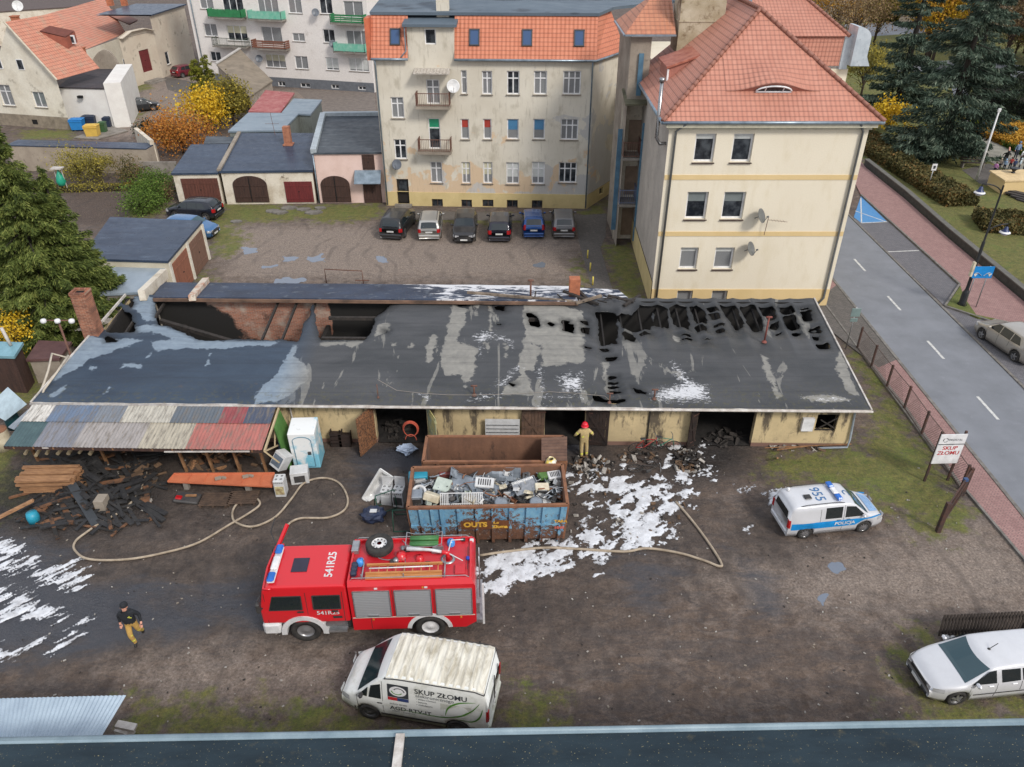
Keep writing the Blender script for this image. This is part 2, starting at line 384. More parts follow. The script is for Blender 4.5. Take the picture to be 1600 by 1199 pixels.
def lerp2(a,b,t):return(a[0]+(b[0]-a[0])*t,a[1]+(b[1]-a[1])*t)
rl0,rl1=G(1308,444),G(1600,806);rr0,rr1=G(1333,343),G(1600,611)
def ext(a,b,t):return a+(b-a)*t
def strip(name,a0,a1,b0,b1,z,m):
 mb=MB();mb.prism([tuple(v[:2]) for v in(a0,a1,b1,b0)],-.05,z,0);return tag(mb.build(name,m),kind='structure')
rd=(rl1-rl0).normalized();nr=Vector((rd.y*-1,rd.x,0))
if nr.x<0:nr=-nr
w_=(rr1-rl0).dot(nr)*.5+(rr0-rl0).dot(nr)*.5
A0=rl0-rd*50;A1=rl0+rd*70
strip('road',A0,A1,A0+nr*w_,A1+nr*w_,.004,m_asph)
def band(name,off,w,s0,s1,z,m):
 a=rl0+nr*off;return strip(name,a+rd*s0,a+rd*s1,a+nr*w+rd*s0,a+nr*w+rd*s1,z,m)
band('kerb',-.16,.155,-50,70,.09,m_kerb)
band('kerb',w_+.005,.15,-50,70,.05,m_kerb)
dash=[((1335,405),(1352,424)),((1387,463),(1407,485)),((1449,533),(1475,561)),((1527,620),(1560,656)),((1620,722),(1660,765))]
for a,b in dash:
 ga,gb=G(*a),G(*b);c=(ga+gb)/2;off=(c-rl0).dot(nr);s=(c-rl0).dot(rd);L=(gb-ga).length*1.0
 band('road_marking',off-.07,.14,s-L/2,s+L/2,.008,m_white)
swl=[(1290,478),(1340,545),(1470,722),(1620,900),(1650,940)]
q=[G(*p) for p in swl];mb=MB()
pts=[tuple(v[:2]) for v in q]+[tuple((rl0+nr*-.16+rd*s)[:2]) for s in(30,-2.5)]
mb.prism(pts,-.05,.06,0);tag(mb.build('sidewalk',m_red),kind='structure')
mb=MB()
for a,b in zip(q[:-1],q[1:]):mb.bar(a+V(0,0,.04),b+V(0,0,.04),.1,.1)
tag(mb.build('kerb',m_kerb),kind='structure')
sheet('walk_patch',[(1262,480),(1308,446),(1404,562),(1372,576),(1335,548),(1300,520)],.066,m_cob)
sheet('parking_bay',[(1335,345),(1345,306),(1499,446),(1497,452),(1475,478)],.012,m_bay)
sheet('parking_bay',[(1475,480),(1545,503),(1620,560),(1640,640),(1606,617)],.012,m_bay)
sheet('parking_bay',[(1334,340),(1345,307),(1386,347),(1346,349)],.017,m_bluepaint)
for a,b in(((1346,349),(1386,347)),((1345,310),(1346,349)),((1336,330),(1384,347)),((1387,394),(1436,392))):
 mb=MB();mb.bar(G(*a)+V(0,0,.018),G(*b)+V(0,0,.018),.09,.01);tag(mb.build('road_marking',m_white),kind='structure')
fw=[(1300,218),(1345,306),(1499,446),(1502,462),(1522,496),(1562,502),(1600,540),(1680,600),(1690,540),(1600,474),(1482,375),(1415,314),(1353,264),(1320,222)]
sheet('sidewalk',fw,.09,m_red)
mb=MB();k=[G(*p)+V(0,0,.06) for p in[(1345,306),(1499,446),(1476,480),(1545,503),(1640,572)]]
for a,b in zip(k[:-1],k[1:]):mb.bar(a,b,.12,.13)
tag(mb.build('kerb',m_kerb),kind='structure')
m_isle=M('verge_grass',srgb(86,98,42),.95,col2=srgb(112,112,60),sc=3,col3=srgb(60,70,28),sc3=12,bsc=30,bump=.8,bdist=.05)
sheet('verge',[(1500,449),(1504,464),(1524,494),(1560,502),(1528,499),(1479,479)],.105,m_isle)
sheet('footpath',[(612,326),(700,331),(905,336),(908,346),(640,344),(612,338)],.012,m_cob)
sheet('footpath',[(903,337),(948,334),(946,370),(938,388),(962,470),(930,470),(905,380),(900,346)],.014,m_cob)
m_ppath=M('park_path',srgb(150,146,134),.85,col2=srgb(120,118,106),sc=1,bsc=30)
sheet('park_path',[(1497,205),(1524,206),(1600,243),(1720,300),(1720,320),(1600,276),(1556,258),(1512,232)],.012,m_ppath)
sheet('park_path',[(1503,266),(1545,256),(1600,282),(1690,300),(1690,330),(1600,300),(1552,293),(1530,287)],.016,m_cob)
sheet('park_road',[(1400,112),(1440,98),(1516,92),(1620,106),(1800,130),(1800,150),(1620,124),(1524,118),(1512,150),(1490,150),(1480,112)],.012,m_asph)
sheet('back_street',[(1290,40),(1700,20),(1700,34),(1290,62)],.010,m_asph)
sheet('court_paving',[(256,120),(300,128),(330,150),(305,154),(262,140)],.012,m_cob)
sheet('court_paving',[(425,138),(585,146),(588,188),(505,178),(460,140)],.012,M('court_setts',srgb(128,118,110),.9,col2=srgb(100,92,86),sc=2,bsc=20,bump=.6,bdist=.04))
m_pud=NT('puddle_water');m_pud.set(srgb(118,126,138),.08,.35);m_pud=m_pud.m;m_pud.node_tree.nodes['Principled BSDF'].inputs['Specular IOR Level'].default_value=.9  # pale grey-blue base with part metal stands in for the bright sky reflection
def puddle(px,rag=.5,z=.006):
 P=gp(px);a=np.array(P);x0,y0=a.min(0)-.6;x1,y1=a.max(0)+.6
 f=lambda x,y:pip(np.column_stack([x,y]),P)+(NZ.fbm(x*1.9,y*1.9,4)-.5)*2*rag
 v,fc=clip_sheet(np.arange(x0,x1,.12),np.arange(y0,y1,.12),f,lambda x,y:x*0+z)
 if len(fc):
  me=bpy.data.meshes.new('puddle');me.from_pydata(v.tolist(),[],fc);me.materials.append(m_pud);tag(link(bpy.data.objects.new('puddle',me)),kind='structure')
for px in([(441,402),(462,398),(475,402),(460,409),(442,408)],[(478,402),(505,397),(508,409),(488,410)],[(406,415),(430,413),(428,420),(408,422)],[(376,388),(405,385),(404,394),(380,399)],[(430,436),(475,434),(480,442),(430,442)],[(586,400),(610,402),(608,411),(592,410)],[(836,413),(848,412),(848,417),(838,417)],[(1298,886),(1312,882),(1318,888),(1306,893)],[(1270,935),(1300,925),(1290,950)]):puddle(px)
n=NT('foam');p=n.pos();fa=n.attr('dens')
c=n.mix(n.ramp(n.noise(2.6,7,.7,p),.42,.7),(.72,.74,.77),(.40,.40,.41));c=n.mix(n.ramp(n.noise(13,5,.7,p),.58,.7,0,.6),c,(.2,.19,.19));n.set(c,.6);n.bump(n.noise(16,6,.7,p),.7,.03)
al=n.ramp(n.math('ADD',fa,n.math('MULTIPLY',n.math('SUBTRACT',n.noise(9,6,.75,p),.55),.5)),-.02,.16);tn=n.n('BsdfTransparent');mx=n.n('MixShader');n.l(al,mx.inputs[0]);n.l(tn.outputs[0],mx.inputs[1]);n.l(n.b.outputs[0],mx.inputs[2]);n.l(mx.outputs[0],n.o.inputs[0]);m_foam=n.m
def foam(polys,rag,name,lab,step=.06,thick=.03,st=(1.6,1.0)):
 polys=[gp(q) for q in polys];a=np.concatenate([np.array(q) for q in polys]);x0,y0=a.min(0)-.8;x1,y1=a.max(0)+.8
 def f(x,y):
  P=np.column_stack([x,y]);s=np.max([pip(P,q) for q in polys],axis=0)
  c,d=x*.75+y*.66,-x*.66+y*.75
  return np.minimum(s,.3)+(NZ.fbm(c*st[0],d*st[1]*3.0,8,.74)-.515)*rag*1.7
 v,fc=clip_sheet(np.arange(x0,x1,step),np.arange(y0,y1,step),f,lambda x,y:.012+np.clip(f(x,y),0,.5)*thick*1.5+NZ2.fbm(x*6,y*6,3)*.02*(f(x,y)>.1))
 me=bpy.data.meshes.new(name);me.from_pydata(v.tolist(),[],fc);set_attr(me,'dens',f(v[:,0],v[:,1]));me.materials.append(m_foam);me.polygons.foreach_set('use_smooth',[True]*len(fc))
 tag(link(bpy.data.objects.new(name,me)),lab,'foam',kind='stuff')
foam([[(752,874),(800,862),(880,842),(930,815),(960,780),(938,745),(975,735),(1000,765),(1050,748),(1112,772),(1060,790),(1052,830),(1000,858),(930,880),(870,900),(820,915),(752,928)]],2.1,'fire_foam','white foam torn into streaks on the mud in front of the burnt garages')
foam([[(890,745),(925,730),(955,745),(930,790),(905,760)],[(1055,700),(1098,696),(1108,745),(1070,752),(1048,730)]],2.6,'fire_foam','white foam scraps around the debris heaps at the garage doors')
foam([[(-60,920),(50,926),(100,964),(40,974),(-60,970)],[(60,886),(132,874),(136,908),(92,926),(62,914)],[(44,1012),(120,978),(126,990),(92,1012)],[(-40,1018),(30,1018),(20,1028),(-40,1030)],[(-40,835),(40,850),(60,880),(10,900),(-40,895)]],1.9,'fire_foam','white foam streaks on the wet ground left of the walking firefighter',st=(.9,1.5))
foam([[(1190,770),(1215,765),(1216,795),(1200,792)],[(1160,825),(1172,823),(1170,833)],[(905,828),(918,822),(916,834)],[(1010,905),(1022,903),(1016,910)],[(1150,755),(1180,762),(1160,768)]],.9,'fire_foam','small scattered foam flecks beside the police van',st=(2,2))
# -- building helpers
m_glass=NT('window_glass');_c=m_glass.mix(m_glass.ramp(m_glass.noise(1.7,4,.6,m_glass.pos()),.4,.65),(.012,.015,.02),(.07,.08,.09));m_glass.set(_c,.06);m_glass=m_glass.m
m_net=NT('net_curtain');_p=m_net.pos();_w=m_net.n('TexWave');m_net.l(_p,_w.inputs[0]);_w.inputs['Scale'].default_value=9;_w.inputs['Distortion'].default_value=3
m_net.set(m_net.mix(_w.outputs[1],(.10,.105,.115),(.34,.35,.35)),.15,Coat_Weight=.6,Coat_Roughness=.05);m_net=m_net.m
m_frame=M('window_frame_white',(.82,.82,.82),.4,bump=0)
m_sill=M('sill_stone',srgb(140,130,118),.8,col2=srgb(98,90,80),sc=4)
m_dsill=M('sill_metal',srgb(82,66,58),.5)
m_zinc=M('zinc',srgb(150,165,176),.38,.5,col2=srgb(112,126,136),sc=2)
m_black=M('void_black',(.008,.008,.008),.95,bump=0)
def blind(name,c):return M(name,c,.35,col2=mul(c,.8),sc=2,coat=.5,bump=0)
BL={'r':blind('blind_red',srgb(168,62,52)),'b':blind('blind_blue',srgb(74,128,168)),'g':blind('blind_green',srgb(38,150,110)),'w':blind('blind_white',srgb(205,208,205)),'k':blind('blind_grey',srgb(120,128,128)),'y':blind('blind_cream',srgb(200,196,170))}
class Wall:
 
 def __init__(s,A,B,z0=0.0):
  s.A=Vector((A.x,A.y,0));d=Vector((B.x-A.x,B.y-A.y,0));s.W=d.length;s.u=d.normalized();s.n=Vector((s.u.y,-s.u.x,0))
 def P(s,a,z,off=0.0):return s.A+s.u*a+s.n*off+V(0,0,z)
 def px(s,x,y):
  d=ray(x,y);o=Vector((0,0,HC));t=(s.A-o).dot(s.n)/d.dot(s.n);h=o+d*t
  return(h-s.A).dot(s.u),h.z
 def rect(s,x0,x1,y0,y1):
  a,z=s.px((x0+x1)/2,y1);z1=s.px((x0+x1)/2,y0)[1];w=abs(s.px(x1,(y0+y1)/2)[0]-s.px(x0,(y0+y1)/2)[0])
  a=s.px((x0+x1)/2,(y0+y1)/2)[0]
  return(a-w/2,a+w/2,z,z1)
 def face(s,mb,z0,z1,holes=(),depth=.2,mi=0,a0=0.0,a1=None,top=None):
  a1=s.W if a1 is None else a1
  xs_=sorted(set([a0,a1]+[min(max(h[0],a0),a1) for h in holes]+[min(max(h[1],a0),a1) for h in holes]))
  zs_=sorted(set([z0,z1]+[min(max(h[2],z0),z1) for h in holes]+[min(max(h[3],z0),z1) for h in holes]))
  for i in range(len(xs_)-1):
   for j in range(len(zs_)-1):
    cx,cz=(xs_[i]+xs_[i+1])/2,(zs_[j]+zs_[j+1])/2
    if any(h[0]<cx<h[1] and h[2]<cz<h[3] for h in holes):continue
    mb.face([s.P(xs_[i],zs_[j]),s.P(xs_[i+1],zs_[j]),s.P(xs_[i+1],zs_[j+1]),s.P(xs_[i],zs_[j+1])],mi)
  for h in holes:
   x0,x1,y0,y1=h;d=-depth
   for p,q in(((x0,y0),(x1,y0)),((x1,y0),(x1,y1)),((x1,y1),(x0,y1)),((x0,y1),(x0,y0))):
    mb.face([s.P(*p),s.P(*q),s.P(*q,d),s.P(*p,d)],mi)
 def bx(s,mb,a0,a1,z0,z1,o0,o1,mi=0):
  vs=[s.P(a,z,o) for o in(o1,o0) for(a,z) in((a0,z0),(a1,z0),(a1,z1),(a0,z1))]
  mb.mesh(vs,[(0,1,2,3),(7,6,5,4),(0,4,5,1),(1,5,6,2),(2,6,7,3),(3,7,4,0)],mi)
def window(par,w,r,kind='2t',pane=None,blindf=None,sill=m_sill,frame=m_frame,rec=.13,fw=.085,sillout=.1,label=None):
 a0,a1,z0,z1=r;W,H=a1-a0,z1-z0;f=MB();o0,o1=-rec-.06,-rec
 w.bx(f,a0,a1,z0,z0+fw,o0,o1);w.bx(f,a0,a1,z1-fw,z1,o0,o1);w.bx(f,a0,a0+fw,z0+fw,z1-fw,o0,o1);w.bx(f,a1-fw,a1,z0+fw,z1-fw,o0,o1)
 k={'1':1,'2':2,'3':3}[kind[0]]
 for i in range(1,k):
  c=a0+W*i/k;w.bx(f,c-fw*.55,c+fw*.55,z0+fw,z1-fw,o0,o1+.008)
 if 't' in kind:c=z0+H*.68;w.bx(f,a0+fw,a1-fw,c-fw*.5,c+fw*.5,o0,o1+.004)
 fo=f.build('window',frame,par,world=True)
 if label:fo['label']=label
 g=MB();w.bx(g,a0+.01,a1-.01,z0+.01,z1-.01,o0-.01,o0+.02);g.build('pane',pane or m_glass,fo,world=True)
 if blindf:
  ma,fr=blindf;b=MB();w.bx(b,a0+fw,a1-fw,z1-fw-(H-2*fw)*fr,z1-fw,o0+.02,o0+.035);b.build('blind',ma,fo,world=True)
 if sill:
  sm=MB();w.bx(sm,a0-.06,a1+.06,z0-.06,z0-.002,-rec,sillout);sm.build('sill',sill,fo,world=True)
 return fo
def dish(par,name,c,r,dirv,m,label=None,cat=None,arm=True):
 
 d=Vector(dirv).normalized();q=d.to_track_quat('Z','Y').to_matrix().to_4x4();M_=Matrix.Translation(c)@q
 mb=MB();pr=[(r*t,.25*r*t*t) for t in(.01,.3,.6,.85,1)]+[(r*1.0,.25*r-.02),(r*.6,.07*r-.03),(.01,-.03)]
 mb.lathe(pr,n=20);mb.tube([(0,-r*.9,.2*r),(0,-r*.35,r*.95)],.02,5);mb.box((0,-r*.33,r*.98),(.08,.08,.12));mb.tube([(0,0,0),(0,-.05,-.35)],.025,5)
 mb.v=[tuple(M_@Vector(p)) for p in mb.v]
 o=mb.build(name,m,par,world=True)
 if label:o['label']=label
 return o
def bld(name,A,label,cat='building',group=None):return thing(name,(A.x,A.y,0),label,cat,group=group)
def tile(name,c1,c2,c3,row=.34,col=.22,patch=.5,lich=None):
 
 n=NT(name);uv=n.coord('UV');sp=n.n('SeparateXYZ');n.l(uv,sp.inputs[0]);u,v=sp.outputs[0],sp.outputs[1]
 vr=n.math('DIVIDE',v,row);fr=n.math('FRACT',vr);ro=n.math('FLOOR',vr)
 ur=n.math('DIVIDE',u,col);fu=n.math('FRACT',ur);cu=n.math('FLOOR',ur)
 cb=n.n('CombineXYZ');n.l(cu,cb.inputs[0]);n.l(ro,cb.inputs[1]);wn=n.n('TexWhiteNoise');wn.noise_dimensions='3D';n.l(cb.outputs[0],wn.inputs[0])
 c=n.mix(n.ramp(wn.outputs[0],0,1,.25,.75),c1,c2);p=n.pos()
 c=n.mix(n.ramp(n.noise(.6,5,.6,p),.42,.72,0,patch),c,c3)
 if lich:c=n.mix(n.ramp(n.noise(1.1,6,.7,p),.5,.68,0,.75),c,lich)
 gap=n.math('MAXIMUM',n.ramp(fr,0,.26,1,0),n.math('MULTIPLY',n.ramp(n.math('ABSOLUTE',n.math('SUBTRACT',fu,.5)),.42,.5,0,1),.16))
 c=n.mix(n.math('MULTIPLY',gap,.62),c,mul(c3,.35))
 n.set(c,.62)
 hgt=n.math('ADD',n.math('MULTIPLY',n.math('SUBTRACT',1.0,fr),1.0),n.math('MULTIPLY',n.math('SINE',n.math('MULTIPLY',ur,2*pi)),.35))
 n.bump(hgt,1.0,.05);return n.m
def slope(mb,e0,e1,r1,r0,mi=0):
 
 e0,e1,r1,r0=map(Vector,(e0,e1,r1,r0));u=(e1-e0).normalized();nn=u.cross(r0-e0 if(r0-e0).length>.1 else r1-e0).normalized();vv=nn.cross(u)
 pts=[e0,e1,r1,r0] if(r1-r0).length>.01 else[e0,e1,r1]
 mb.face(pts,mi,[((p-e0).dot(u)+50,(p-e0).dot(vv)) for p in pts])
m_bit=M('bitumen_blue',srgb(62,74,92),.34,col2=srgb(48,58,74),sc=.8,thr=(.35,.65),col3=srgb(84,98,116),sc3=1.6,thr3=(.55,.75),bsc=25,stretch=(.35,1.6,1),bdist=.008,spec=.18)
m_bit2=M('bitumen_grey',srgb(74,80,86),.45,col2=srgb(54,60,68),sc=.7,col3=srgb(98,106,112),sc3=1.2,thr3=(.5,.75),bsc=25,stretch=(.4,1.5,1),spec=.18)
m_plw=M('plaster_old_white',srgb(214,206,190),.9,col2=srgb(186,174,154),sc=.9,thr=(.45,.65),col3=srgb(128,116,100),sc3=1.6,thr3=(.62,.72),bsc=15)
m_plgrey=M('plaster_grey',srgb(158,148,134),.92,col2=srgb(128,118,106),sc=.8,col3=srgb(98,90,82),sc3=2,thr3=(.6,.75),bsc=15)
m_brown=M('wood_brown',srgb(104,62,50),.7,col2=srgb(78,48,40),sc=3,stretch=(4,4,.4),bsc=30)
m_redw=M('wood_red',srgb(116,44,44),.65,col2=srgb(88,34,36),sc=3,stretch=(4,4,.4),bsc=30)
m_dkw=M('wood_dark',srgb(74,52,44),.8,col2=srgb(50,36,32),sc=3,stretch=(4,4,.4),bsc=30)
m_conc=M('concrete',srgb(146,140,132),.9,col2=srgb(112,106,98),sc=1.4,bsc=14)
def hut(name,roofpx,label,wallm,roofm,cat='shed',th=.14,inset=.15,faces=None,group=None,roofname='roof'):
 
 C=[G(x,y,z) for x,y,z in roofpx];cen=sum(C,Vector())/len(C)
 t=bld(name,Vector((cen.x,cen.y)),label,cat,group);mb=MB();n_=len(C)
 up=[p+V(0,0,.0) for p in C];lo=[p-V(0,0,th) for p in C]
 nn=(C[1]-C[0]).cross(C[2]-C[0])
 o=1 if nn.z>0 else-1
 mb.face(up[::o]);mb.face(lo[::-o])
 for i in range(n_):j=(i+1)%n_;mb.face([lo[i],lo[j],up[j],up[i]])
 r=mb.build(roofname,roofm,t,world=True)
 wb=MB();ins=[p+(cen-p).normalized()*inset for p in C]
 for i in range(n_):
  j=(i+1)%n_;a,b=ins[i],ins[j]
  wb.face([(a.x,a.y,0),(b.x,b.y,0),(b.x,b.y,b.z-th-.003),(a.x,a.y,a.z-th-.003)])
 wb.build('wall',wallm,t,world=True)
 return t,C,ins
def leaf_door(par,w,r,m,name='door',off=-.12,planks=6,th=.05,leaves=2,label=None):
 a0,a1,z0,z1=r;mb=MB();W=(a1-a0)/leaves
 for L in range(leaves):
  for k in range(planks):
   p0=a0+W*L+W*k/planks;w.bx(mb,p0+.008,p0+W/planks-.006,z0,z1,off-th,off)
  for zz in(.18,.8):w.bx(mb,a0+W*L+.05,a0+W*(L+1)-.05,z0+(z1-z0)*zz-.05,z0+(z1-z0)*zz+.05,off,off+.025)
 w.bx(mb,a0,a1,z0,z1,off-th-.02,off-th-.003)
 o=mb.build(name,m,par,world=True)
 h=MB();c=(a0+a1)/2;w.bx(h,c-.05,c+.05,z0+(z1-z0)*.5,z0+(z1-z0)*.5+.06,off+.0,off+.04);h.build('latch',m_black,o,world=True)
 if label:o['label']=label
 return o
def arch_fill(mb,w,r,depth=.16,mi=0,seg=10,off=.0):
 
 a0,a1,z0,z1=r;c=(a0+a1)/2;R=(a1-a0)/2;rise=min(R*.75,(z1-z0)*.45);zb=z1-rise
 for sgn in(-1,1):
  arc=[(c+sgn*R*cos(t*pi/2/seg),zb+rise*sin(t*pi/2/seg)) for t in range(seg+1)]
  pl=arc+[(c+sgn*R,z1)]
  front=[w.P(a,z,off) for a,z in pl]
  if sgn>0:front=front[::-1]
  for i in range(seg):
   mb.face([w.P(c+sgn*R,z1,off),w.P(*arc[i],off),w.P(*arc[i+1],off)][::sgn*-1 if sgn else 1],mi)
   mb.face([w.P(*arc[i],off),w.P(*arc[i+1],off),w.P(*arc[i+1],-depth),w.P(*arc[i],-depth)],mi)
def balcony(par,w,a0,a1,z,out,slabm,railm,style='bars',h=1.0,panel=None,label=None):
 s=MB();w.bx(s,a0,a1,z-.16,z,0.0,out);so=s.build('balcony',slabm,par,world=True)
 if label:so['label']=label
 r=MB()
 def run(p0,o0,p1,o1):
  A_,B_=w.P(p0,z,o0),w.P(p1,z,o1);L=(B_-A_).length
  r.bar(A_+V(0,0,h),B_+V(0,0,h),.05);r.bar(A_+V(0,0,.12),B_+V(0,0,.12),.035)
  if style=='bars':
   n_=max(2,int(L/.13))
   for i in range(n_+1):q_=A_.lerp(B_,i/n_);r.bar(q_+V(0,0,.05),q_+V(0,0,h),.02 if i%8 else.04)
  elif style=='slats':
   for k in range(4):r.bar(A_+V(0,0,.2+k*.22),B_+V(0,0,.2+k*.22),.03,.14)
   for i in range(4):q_=A_.lerp(B_,i/3);r.bar(q_,q_+V(0,0,h),.05)
  else:
   r.bar(A_+V(0,0,.5),B_+V(0,0,.5),.03,.8)
   for i in range(4):q_=A_.lerp(B_,i/3);r.bar(q_,q_+V(0,0,h),.05)
 e=out-.05
 run(a0+.05,.02,a0+.05,e);run(a0+.05,e,a1-.05,e);run(a1-.05,e,a1-.05,.02)
 r.build('railing',railm,so,world=True);return so
def pipe(par,pts,r=.055,m=None,name='downpipe'):
 mb=MB();mb.tube(pts,r,8);return mb.build(name,m or m_zinc,par,world=True)
def skylight(par,w_u,c,up,wd,ht,label=None):
 nn=w_u.cross(up).normalized()
 if nn.y>0:nn=-nn
 M_=Matrix((w_u,up,nn)).transposed().to_4x4();mb=MB()
 for dx,dy,sx,sy in((0,ht/2,wd+.1,.08),(0,-ht/2,wd+.1,.08),(-wd/2,0,.08,ht),(wd/2,0,.08,ht)):mb.box(c+w_u*dx+up*dy+nn*.05,(sx,sy,.12),mat=M_)
 o=mb.build('skylight',M('skylight_frame',srgb(60,66,72),.5),par,world=True);g=MB();g.box(c+nn*.045,(wd-.06,ht-.06,.05),mat=M_);g.build('pane',BLUEG,o,world=True)
BLUEG=NT('sky_glass');BLUEG.set(srgb(60,84,120),.08);BLUEG=BLUEG.m
# -- beige tenement
A,B=G(604,321),G(917,326)
w=Wall(A,B);bt=bld('apartment_house',A,'weathered beige four storey tenement with orange mansard roof behind the row of parked cars','apartment house')
m_beige=M('plaster_beige',srgb(206,194,166),.9,col2=srgb(192,176,146),sc=.35,thr=(.35,.7),col3=srgb(172,160,140),sc3=.8,thr3=(.56,.72),bsc=10)
n=NT('plaster_beige_patched');p=n.pos()
c=n.mix(n.ramp(n.noise(.3,5,.6,p),.35,.7),srgb(214,208,193),srgb(198,190,173))
c=n.mix(n.ramp(n.noise(.9,6,.62,p,0,(1,1,.6)),.56,.68,0,.8),c,srgb(176,168,150))
sp=n.n('SeparateXYZ');n.l(p,sp.inputs[0])
low=n.ramp(sp.outputs[2],1.0,6.4,.16,-.14)
c=n.mix(n.ramp(n.math('ADD',n.noise(.42,7,.6,p),low),.555,.58,0,.9),c,srgb(206,180,148))
rt=n.math('ADD',n.ramp(sp.outputs[2],1.0,8.5,.12,-.12),n.ramp(sp.outputs[0],-4,4.5,-.08,.1))
c=n.mix(n.ramp(n.math('ADD',n.noise(.38,7,.62,n.n('Mapping').outputs[0] if False else p,.6),rt),.6,.62,0,.9),c,srgb(186,184,180))
c=n.mix(n.ramp(n.noise(2.4,7,.7,p,0,(2.2,2.2,.3)),.55,.72,0,.55),c,srgb(142,134,118))
n.set(c,.9);n.bump(n.noise(9,6,.6,p),.35,.03);m_beige=n.m
m_plinth=M('plinth_yellow',srgb(208,188,136),.85,col2=srgb(194,174,122),sc=1,col3=srgb(176,160,120),sc3=2,thr3=(.62,.78))
EZ=w.px(760,92)[1];PZ=w.px(760,302)[1]
wins={}
def add(lst,x0,x1,y0,y1,*a):lst.append((w.rect(x0,x1,y0,y1),a))
WL=[]
add(WL,720.5,729.5,110,147,'1t',m_net,None);add(WL,753,769,111,148,'2t',m_net,None);add(WL,792,811.5,111,148,'2t',None,None);add(WL,834,854.5,111,148,'2t',m_net,None);add(WL,879.5,907.5,111,148,'3t',m_net,None)
add(WL,611,631,152,185,'2t',m_net,None)
add(WL,720,733,186,218,'1',m_net,('r',.42));add(WL,755,768,186,218,'1',m_net,('r',.42));add(WL,792,810.5,186,218,'1',m_net,('b',.55));add(WL,833,851.5,186,218,'1',m_net,('b',.55));add(WL,876,903.5,186,219,'3t',m_net,None)
add(WL,616,635,218,249,'2t',None,None)
add(WL,672.5,691,253,286,'2t',m_net,None);add(WL,721.5,735,253.5,287,'2t',m_net,('y',.6));add(WL,755,769.5,253.5,287,'2t',m_net,('y',.6));add(WL,791,811,254,288,'2t',m_net,('w',.7));add(WL,831,851,253,288,'2t',m_net,('w',.72));add(WL,873,901,254,286,'3t',None,None)
doorA=w.rect(666,687,124.5,163);doorB=w.rect(669.5,688,185,233);doorC=w.rect(620.5,639,280,318)
cel=[w.rect(675,692,311,323.5),w.rect(721,737.5,312,324),w.rect(754,771,312,323.5),w.rect(792,809,312.5,324.5),w.rect(831,847.5,313,325)]
upw=w.rect(663,681,45,70)
TW0,TW1=w.px(637.5,80)[0],w.px(710,80)[0];TZ=w.px(672,38)[1]
mb=MB();holes=[r for r,a in WL]+[doorA,doorB,doorC]+cel
w.face(mb,PZ,EZ,[h for h in holes if h[3]>PZ+.05 and h not in cel],.2)
w.face(mb,EZ,TZ,[upw],.2,a0=TW0,a1=TW1)
R1=G(956,300);w2=Wall(B,R1);w2.face(mb,PZ,EZ,[]);
for zz in(0,):
 pass
lft=Wall(A+w.n*-12,A);lft.face(mb,0,EZ,[])
for a_ in(TW0,TW1):
 q0,q1=w.P(a_,EZ),w.P(a_,EZ,-3.0);mb.face([q0,q1,q1+V(0,0,TZ-EZ),q0+V(0,0,TZ-EZ)])
bw=mb.build('wall',m_beige,bt,world=True)
mb=MB();pw=Wall(A+w.n*.05,B+w.n*.05);pr=[]
pdoor=doorC
holes2=[(h[0],h[1],h[2],h[3]) for h in cel]+[(doorC[0],doorC[1],doorC[2],min(doorC[3],PZ))]
pw.face(mb,0,PZ,holes2,.25);pw2=Wall(B+w.n*.05,R1+w2.n*.05);pw2.face(mb,0,PZ,[(pw2.W*.45,pw2.W*.6,.45,1.0)],.2)
mb.face([pw.P(0,PZ,0),pw.P(pw.W,PZ,0),pw.P(pw.W,PZ,-.06),pw.P(0,PZ,-.06)])
mb.build('plinth',m_plinth,bt,world=True)
mb=MB();w2.bx(mb,w2.W*.43,w2.W*.62,.43,1.02,-.16,-.15);mb.build('cellar_window',m_glass,bt,world=True)
for r,a in WL:window(bt,w,r,a[0],a[1],(BL[a[2][0]],a[2][1]) if a[2] else None)
window(bt,w,upw,'1',sill=None)
for r in cel:window(bt,pw,r,'2',sill=None,frame=m_dsill,rec=.15,fw=.05)
for r,bf in((doorA,None),(doorB,(BL['g'],.35))):
 o=window(bt,w,r,'2t' if bf is None else '1t',m_net if bf is None else None,bf,sill=None)
m_rust=M('rail_rust',srgb(118,84,70),.8,col2=srgb(88,62,54),sc=6)
zA=w.px(677,166)[1];zB=w.px(679,239)[1]
a0,a1=w.px(652,160)[0],w.px(705,160)[0];balcony(bt,w,a0,a1,doorA[2],1.0,m_plgrey,m_rust,'bars',.95)
a0,a1=w.px(656,235)[0],w.px(707,235)[0];balcony(bt,w,a0,a1,doorB[2],1.0,m_plgrey,m_rust,'bars',.95)
mb=MB();a0,a1=w.px(649,115)[0],w.px(704,115)[0];zc=w.px(676,110)[1]
for k in range(11):
 q=a0+(a1-a0)*k/11;mb.face([w.P(q,zc+.15,.02),w.P(q+(a1-a0)/11-.02,zc+.15,.02),w.P(q+(a1-a0)/11-.02,zc-.05,1.0),w.P(q,zc-.05+.03*(k%2),1.0)])
mb.bar(w.P(a0,zc+.1,.02),w.P(a0,zc-.08,1.0),.04);mb.bar(w.P(a1,zc+.1,.02),w.P(a1,zc-.08,1.0),.04);mb.bar(w.P(a0,zc-.08,1),w.P(a1,zc-.08,1),.04)
mb.build('canopy',M('canopy_sheet',srgb(196,190,180),.6,col2=srgb(150,140,128),sc=3,stretch=(6,1,1)),bt,world=True)
dish(bt,'satellite_dish',w.P(w.px(709,133)[0],w.px(709,133)[1],.45),.48,(.15,-1,.35),M('dish_white',(.75,.75,.74),.4))
